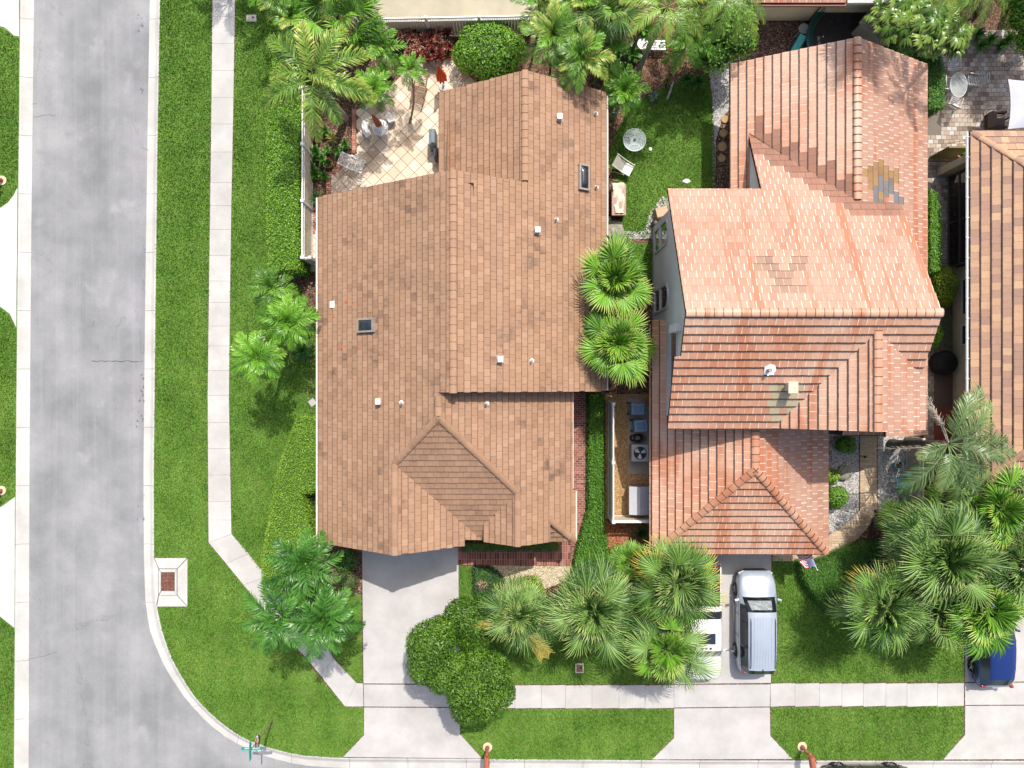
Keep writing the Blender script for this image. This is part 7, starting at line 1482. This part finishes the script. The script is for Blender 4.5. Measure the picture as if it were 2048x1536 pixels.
# trampoline with net behind the orange house
x, y = P2(1690, 78, .8); t = thing("trampoline", "round trampoline with teal pad and dark net behind the orange gable", "trampoline", (x, y, 0)); rt = 1.95; NET = NT("dark_net", .9, .1); NET.color((.03, .03, .03)); NET.b.inputs["Alpha"].default_value = .45; TPAD = plain("teal_pad", (.015, .11, .10), .5, var=.25)
m = MB(); m.add([(rt * .84 * math.cos(a), rt * .84 * math.sin(a), .78) for a in [6.2832 * k / 32 for k in range(32)]], [tuple(range(32))]); build("mat", m, plain("black_mat", (.03, .028, .028), .7, var=.4, scale=4), t)
m = MB(); vs = [(rr * math.cos(6.2832 * k / 32), rr * math.sin(6.2832 * k / 32), z) for rr, z in ((rt * .83, .8), (rt * .9, .84), (rt, .82), (rt, .78)) for k in range(32)]; m.add(vs, [(i * 32 + k, i * 32 + (k + 1) % 32, (i + 1) * 32 + (k + 1) % 32, (i + 1) * 32 + k) for i in range(3) for k in range(32)]); build("pad", m, TPAD, t)
for k in range(6): a = 1.0472 * k + .35; m = MB(); m.tube([(rt * math.cos(a), rt * math.sin(a), 0), (rt * 1.02 * math.cos(a), rt * 1.02 * math.sin(a), .8), (rt * .98 * math.cos(a), rt * .98 * math.sin(a), 2.4)], .03, 6); build("pole", m, BLACK, t)
m = MB(); vs = []
for z in (0, 1):
    for k in range(24): a = 6.2832 * k / 24; sag = .18 * abs(math.sin(3 * (a - .35))); vs.append(((rt - .1 - (sag * .5 if z else 0)) * math.cos(a), (rt - .1 - (sag * .5 if z else 0)) * math.sin(a), .84 if z == 0 else 2.38 - sag))
m.add(vs, [(k, (k + 1) % 24, 24 + (k + 1) % 24, 24 + k) for k in range(24)]); build("net", m, NET.m, t)
x, y = P2(1600, 84, .6); sl_ = thing("play_slide", "small turquoise and navy play slide left of the trampoline", "slide", (x, y, 0), R(-25)); sl_.scale = (.75, .6, .6)
m = MB(); m.add([(-.25, .6, 1.1), (.25, .6, 1.1), (.25, -.5, .25), (-.25, -.5, .25), (-.25, -.9, .2), (.25, -.9, .2)], [(0, 3, 2, 1), (3, 4, 5, 2)]); build("chute", m, plain("turquoise_plastic", (.06, .42, .42), .4), sl_)
for s in (-1, 1): m = MB(); m.tube([(s * .27, .6, 1.2), (s * .27, -.5, .35), (s * .27, -.9, .28)], .045, 6); m.tube([(s * .27, .6, 0), (s * .27, .6, 1.2)], .04, 6); build("side", m, TPAD, sl_)
m = MB(); m.box((.75, .1, .45), (.35, 1.1, .06), R(12)); m.box((.75, .5, .22), (.3, .06, .44)); m.box((.75, -.3, .22), (.3, .06, .44)); o = build("step_platform", m, plain("navy_plastic", (.03, .03, .13), .5), sl_)
x, y = P2(1608, 57, .5); m = MB(); m.lathe([(.02, .46), (.24, .47), (.27, .5), (.24, .52)], (0, 0, 0), 20); m.tube([(-.1, 0, .47), (-.3, -.2, 0)], .015, 5); m.tube([(.1, 0, .47), (.3, .15, 0)], .015, 5); m.tube([(0, .1, .47), (0, .3, 0)], .015, 5); o = build("round_stool", m, WMET, loc=(x, y, 0)); tag(o, "white round stool at the left end of the trampoline", "stool")
x, y = P2(1762, 48, 2.0); sh = thing("garden_shed", "brown grey plastic shed set askew behind the trampoline", "shed", (x, y, 0), R(-42)); SHG = plain("shed_taupe", (.22, .20, .165), .6)
m = MB(); m.box((0, 0, .95), (1.5, 1.0, 1.9)); build("wall", m, SHG, sh, bevel=.02)
for s in (-1, 1):
    m = MB(); m.add([(-.85, 0, 2.2), (.85, 0, 2.2), (.85, s * .62, 1.95), (-.85, s * .62, 1.95), (-.85, 0, 2.15), (.85, 0, 2.15), (.85, s * .62, 1.9), (-.85, s * .62, 1.9)], [(0, 1, 2, 3), (7, 6, 5, 4), (0, 3, 7, 4), (1, 5, 6, 2), (3, 2, 6, 7), (0, 4, 5, 1)]); r_ = build("roof", m, plain("shed_roof_grey", (.30, .28, .24), .6) if s > 0 else SHG, sh)
    for k in range(4): m = MB(); m.box((-.6 + k * .4, s * .31, 2.085 + .0), (.03, .6, .03), M=Matrix.Translation((0, 0, 0))); build("roof_rib", m, SHG, sh)
m = MB(); m.lathe([(.2, 0), (.2, .02)], (.1, -.32, 2.10), 24); rf = build("emblem_disc", m, plain("emblem_grey", (.42, .44, .5), .5), sh)
m = MB(); m.tube([(.1 + .15 * math.cos(t), -.32 + .15 * math.sin(t), 2.122) for t in [6.2832 * k / 20 for k in range(21)]], .012, 4); build("emblem_ring", m, plain("emblem_navy", (.1, .12, .2), .5), sh)
x, y = P2(1798, 84, 1.6); m = MB(); vs = []; n = 20
pts2 = [(.17 * math.sin(math.pi * f) ** .6 + .02, -.95 + 1.9 * f) for f in [k / n for k in range(n + 1)]]; poly = pts2 + [(-a, b) for a, b in pts2[::-1]]; m.prism(poly, 1.55, 1.62); m.box((0, -.3, .78), (.06, .5, 1.55)); o = build("paddle_board", m, plain("pale_blue_board", (.5, .58, .64), .35), loc=(x, y, 0), rot=(0, 0, R(3)), bevel=.02); tag(o, "pale blue paddle board lying high beside the dark hedge", "paddle board")
# paver patio things
x, y = P2(2046, 208, 2.4); m = MB(); n = 12; vs = []
for i in range(n + 1):
    for j in range(n + 1): u, v = i / n * 2 - 1, j / n * 2 - 1; e = 1 - .09 * (1 - abs(u) ** 2) * (abs(v) > .99) ; vs.append((u * 1.25 * (1 - .10 * (1 - v * v) * abs(u)), v * 1.2 * (1 - .08 * (1 - u * u) * abs(v)), 2.7 - .32 * max(abs(u), abs(v)) ** 1.3))
un = thing("shade_umbrella", "square white cantilever shade umbrella over the brown armchair", "umbrella", (x + .55, y, 0)); m.add(vs, [(i * (n + 1) + j, (i + 1) * (n + 1) + j, (i + 1) * (n + 1) + j + 1, i * (n + 1) + j + 1) for i in range(n) for j in range(n)]); build("canopy", m, plain("white_canvas", (.5, .5, .57), .8, var=.04), un, smooth=True)
m = MB(); m.tube([(0, 0, 0), (0, 0, 2.7)], .035, 8); build("pole", m, BLACK, un)
m = MB(); m.tube([(-1.2, .5, 2.4), (-2.3, .15, 2.1)], .02, 6); build("strut", m, BLACK, un)
x, y = P2(1995, 240, .5); ch = thing("armchair", "brown cushioned outdoor armchair beside the white shade umbrella", "chair", (x, y, 0), R(-90)); BRC = plain("brown_cushion", (.15, .115, .10), .8); DBR = plain("dark_wicker", (.07, .055, .05), .8)
m = MB(); m.box((0, .05, .2), (.85, .8, .4)); build("base", m, DBR, ch, bevel=.04)
m = MB(); m.box((0, .08, .45), (.62, .62, .15)); build("seat_cushion", m, BRC, ch, bevel=.05)
m = MB(); m.box((0, -.34, .62), (.80, .2, .5)); build("back_cushion", m, BRC, ch, bevel=.06)
for s in (-1, 1): m = MB(); m.box((s * .39, .05, .5), (.12, .75, .25)); build("arm", m, DBR, ch, bevel=.03)
x, y = P2(2040, 115, .9); pr = thing("plant_stand", "white wrought iron plant stand at the right edge of the paver patio", "plant stand", (x, y, 0))
for k in range(5): m = MB(); m.tube([(.22 * math.cos(t), .22 * math.sin(t) * .9, .25 + k * .2) for t in [6.2832 * j / 16 for j in range(17)]], .014, 4); build("ring", m, WMET, pr)
for k in range(4): a = 1.57 * k; m = MB(); m.tube([(.24 * math.cos(a), .24 * math.sin(a), 0), (.2 * math.cos(a), .2 * math.sin(a), 1.1)], .014, 4); build("leg", m, WMET, pr)
# covered fire pit / grill by house three
x, y = P2(1895, 725, .7); m = MB(); m.lathe([(.56, 0), (.6, .3), (.62, .55), (.5, .72), (.15, .78)], (0, 0, 0), 18, cap=True); o = build("covered_fire_pit", m, plain("black_cover", (.012, .012, .013), .6, var=.4, scale=4), loc=(x, y, 0), smooth=35); tag(o, "round black covered fire pit beside the third house's wall", "fire pit")
x, y = P2(1925, 302, .5); pot("flower pot with mixed red flowers at the porch corner", 1925, 303, .3, .45, broad, .6)
# path light
x, y = P2(1731, 914, .5); m = MB(); m.tube([(0, 0, 0), (0, 0, .45)], .012, 6); m.lathe([(.06, .44), (.07, .46), (.015, .52)], (0, 0, 0), 12); o = build("path_light", m, BLACK, loc=(x, y, 0)); tag(o, "small black path light on the entry path", "garden light")
m = MB(); m.box((0, 0, .75), (.07, 1.0, 1.5)); 
x, y = P2(1880, 316); m = MB(); m.box((0, 0, .85), (1.15, .09, 1.7)); o = build("garden_wall", m, plain("olive_wall", (.2, .17, .07), .8), loc=(x, y, 0)); tag(o, "low olive wall between the orange house and the porch", "wall")
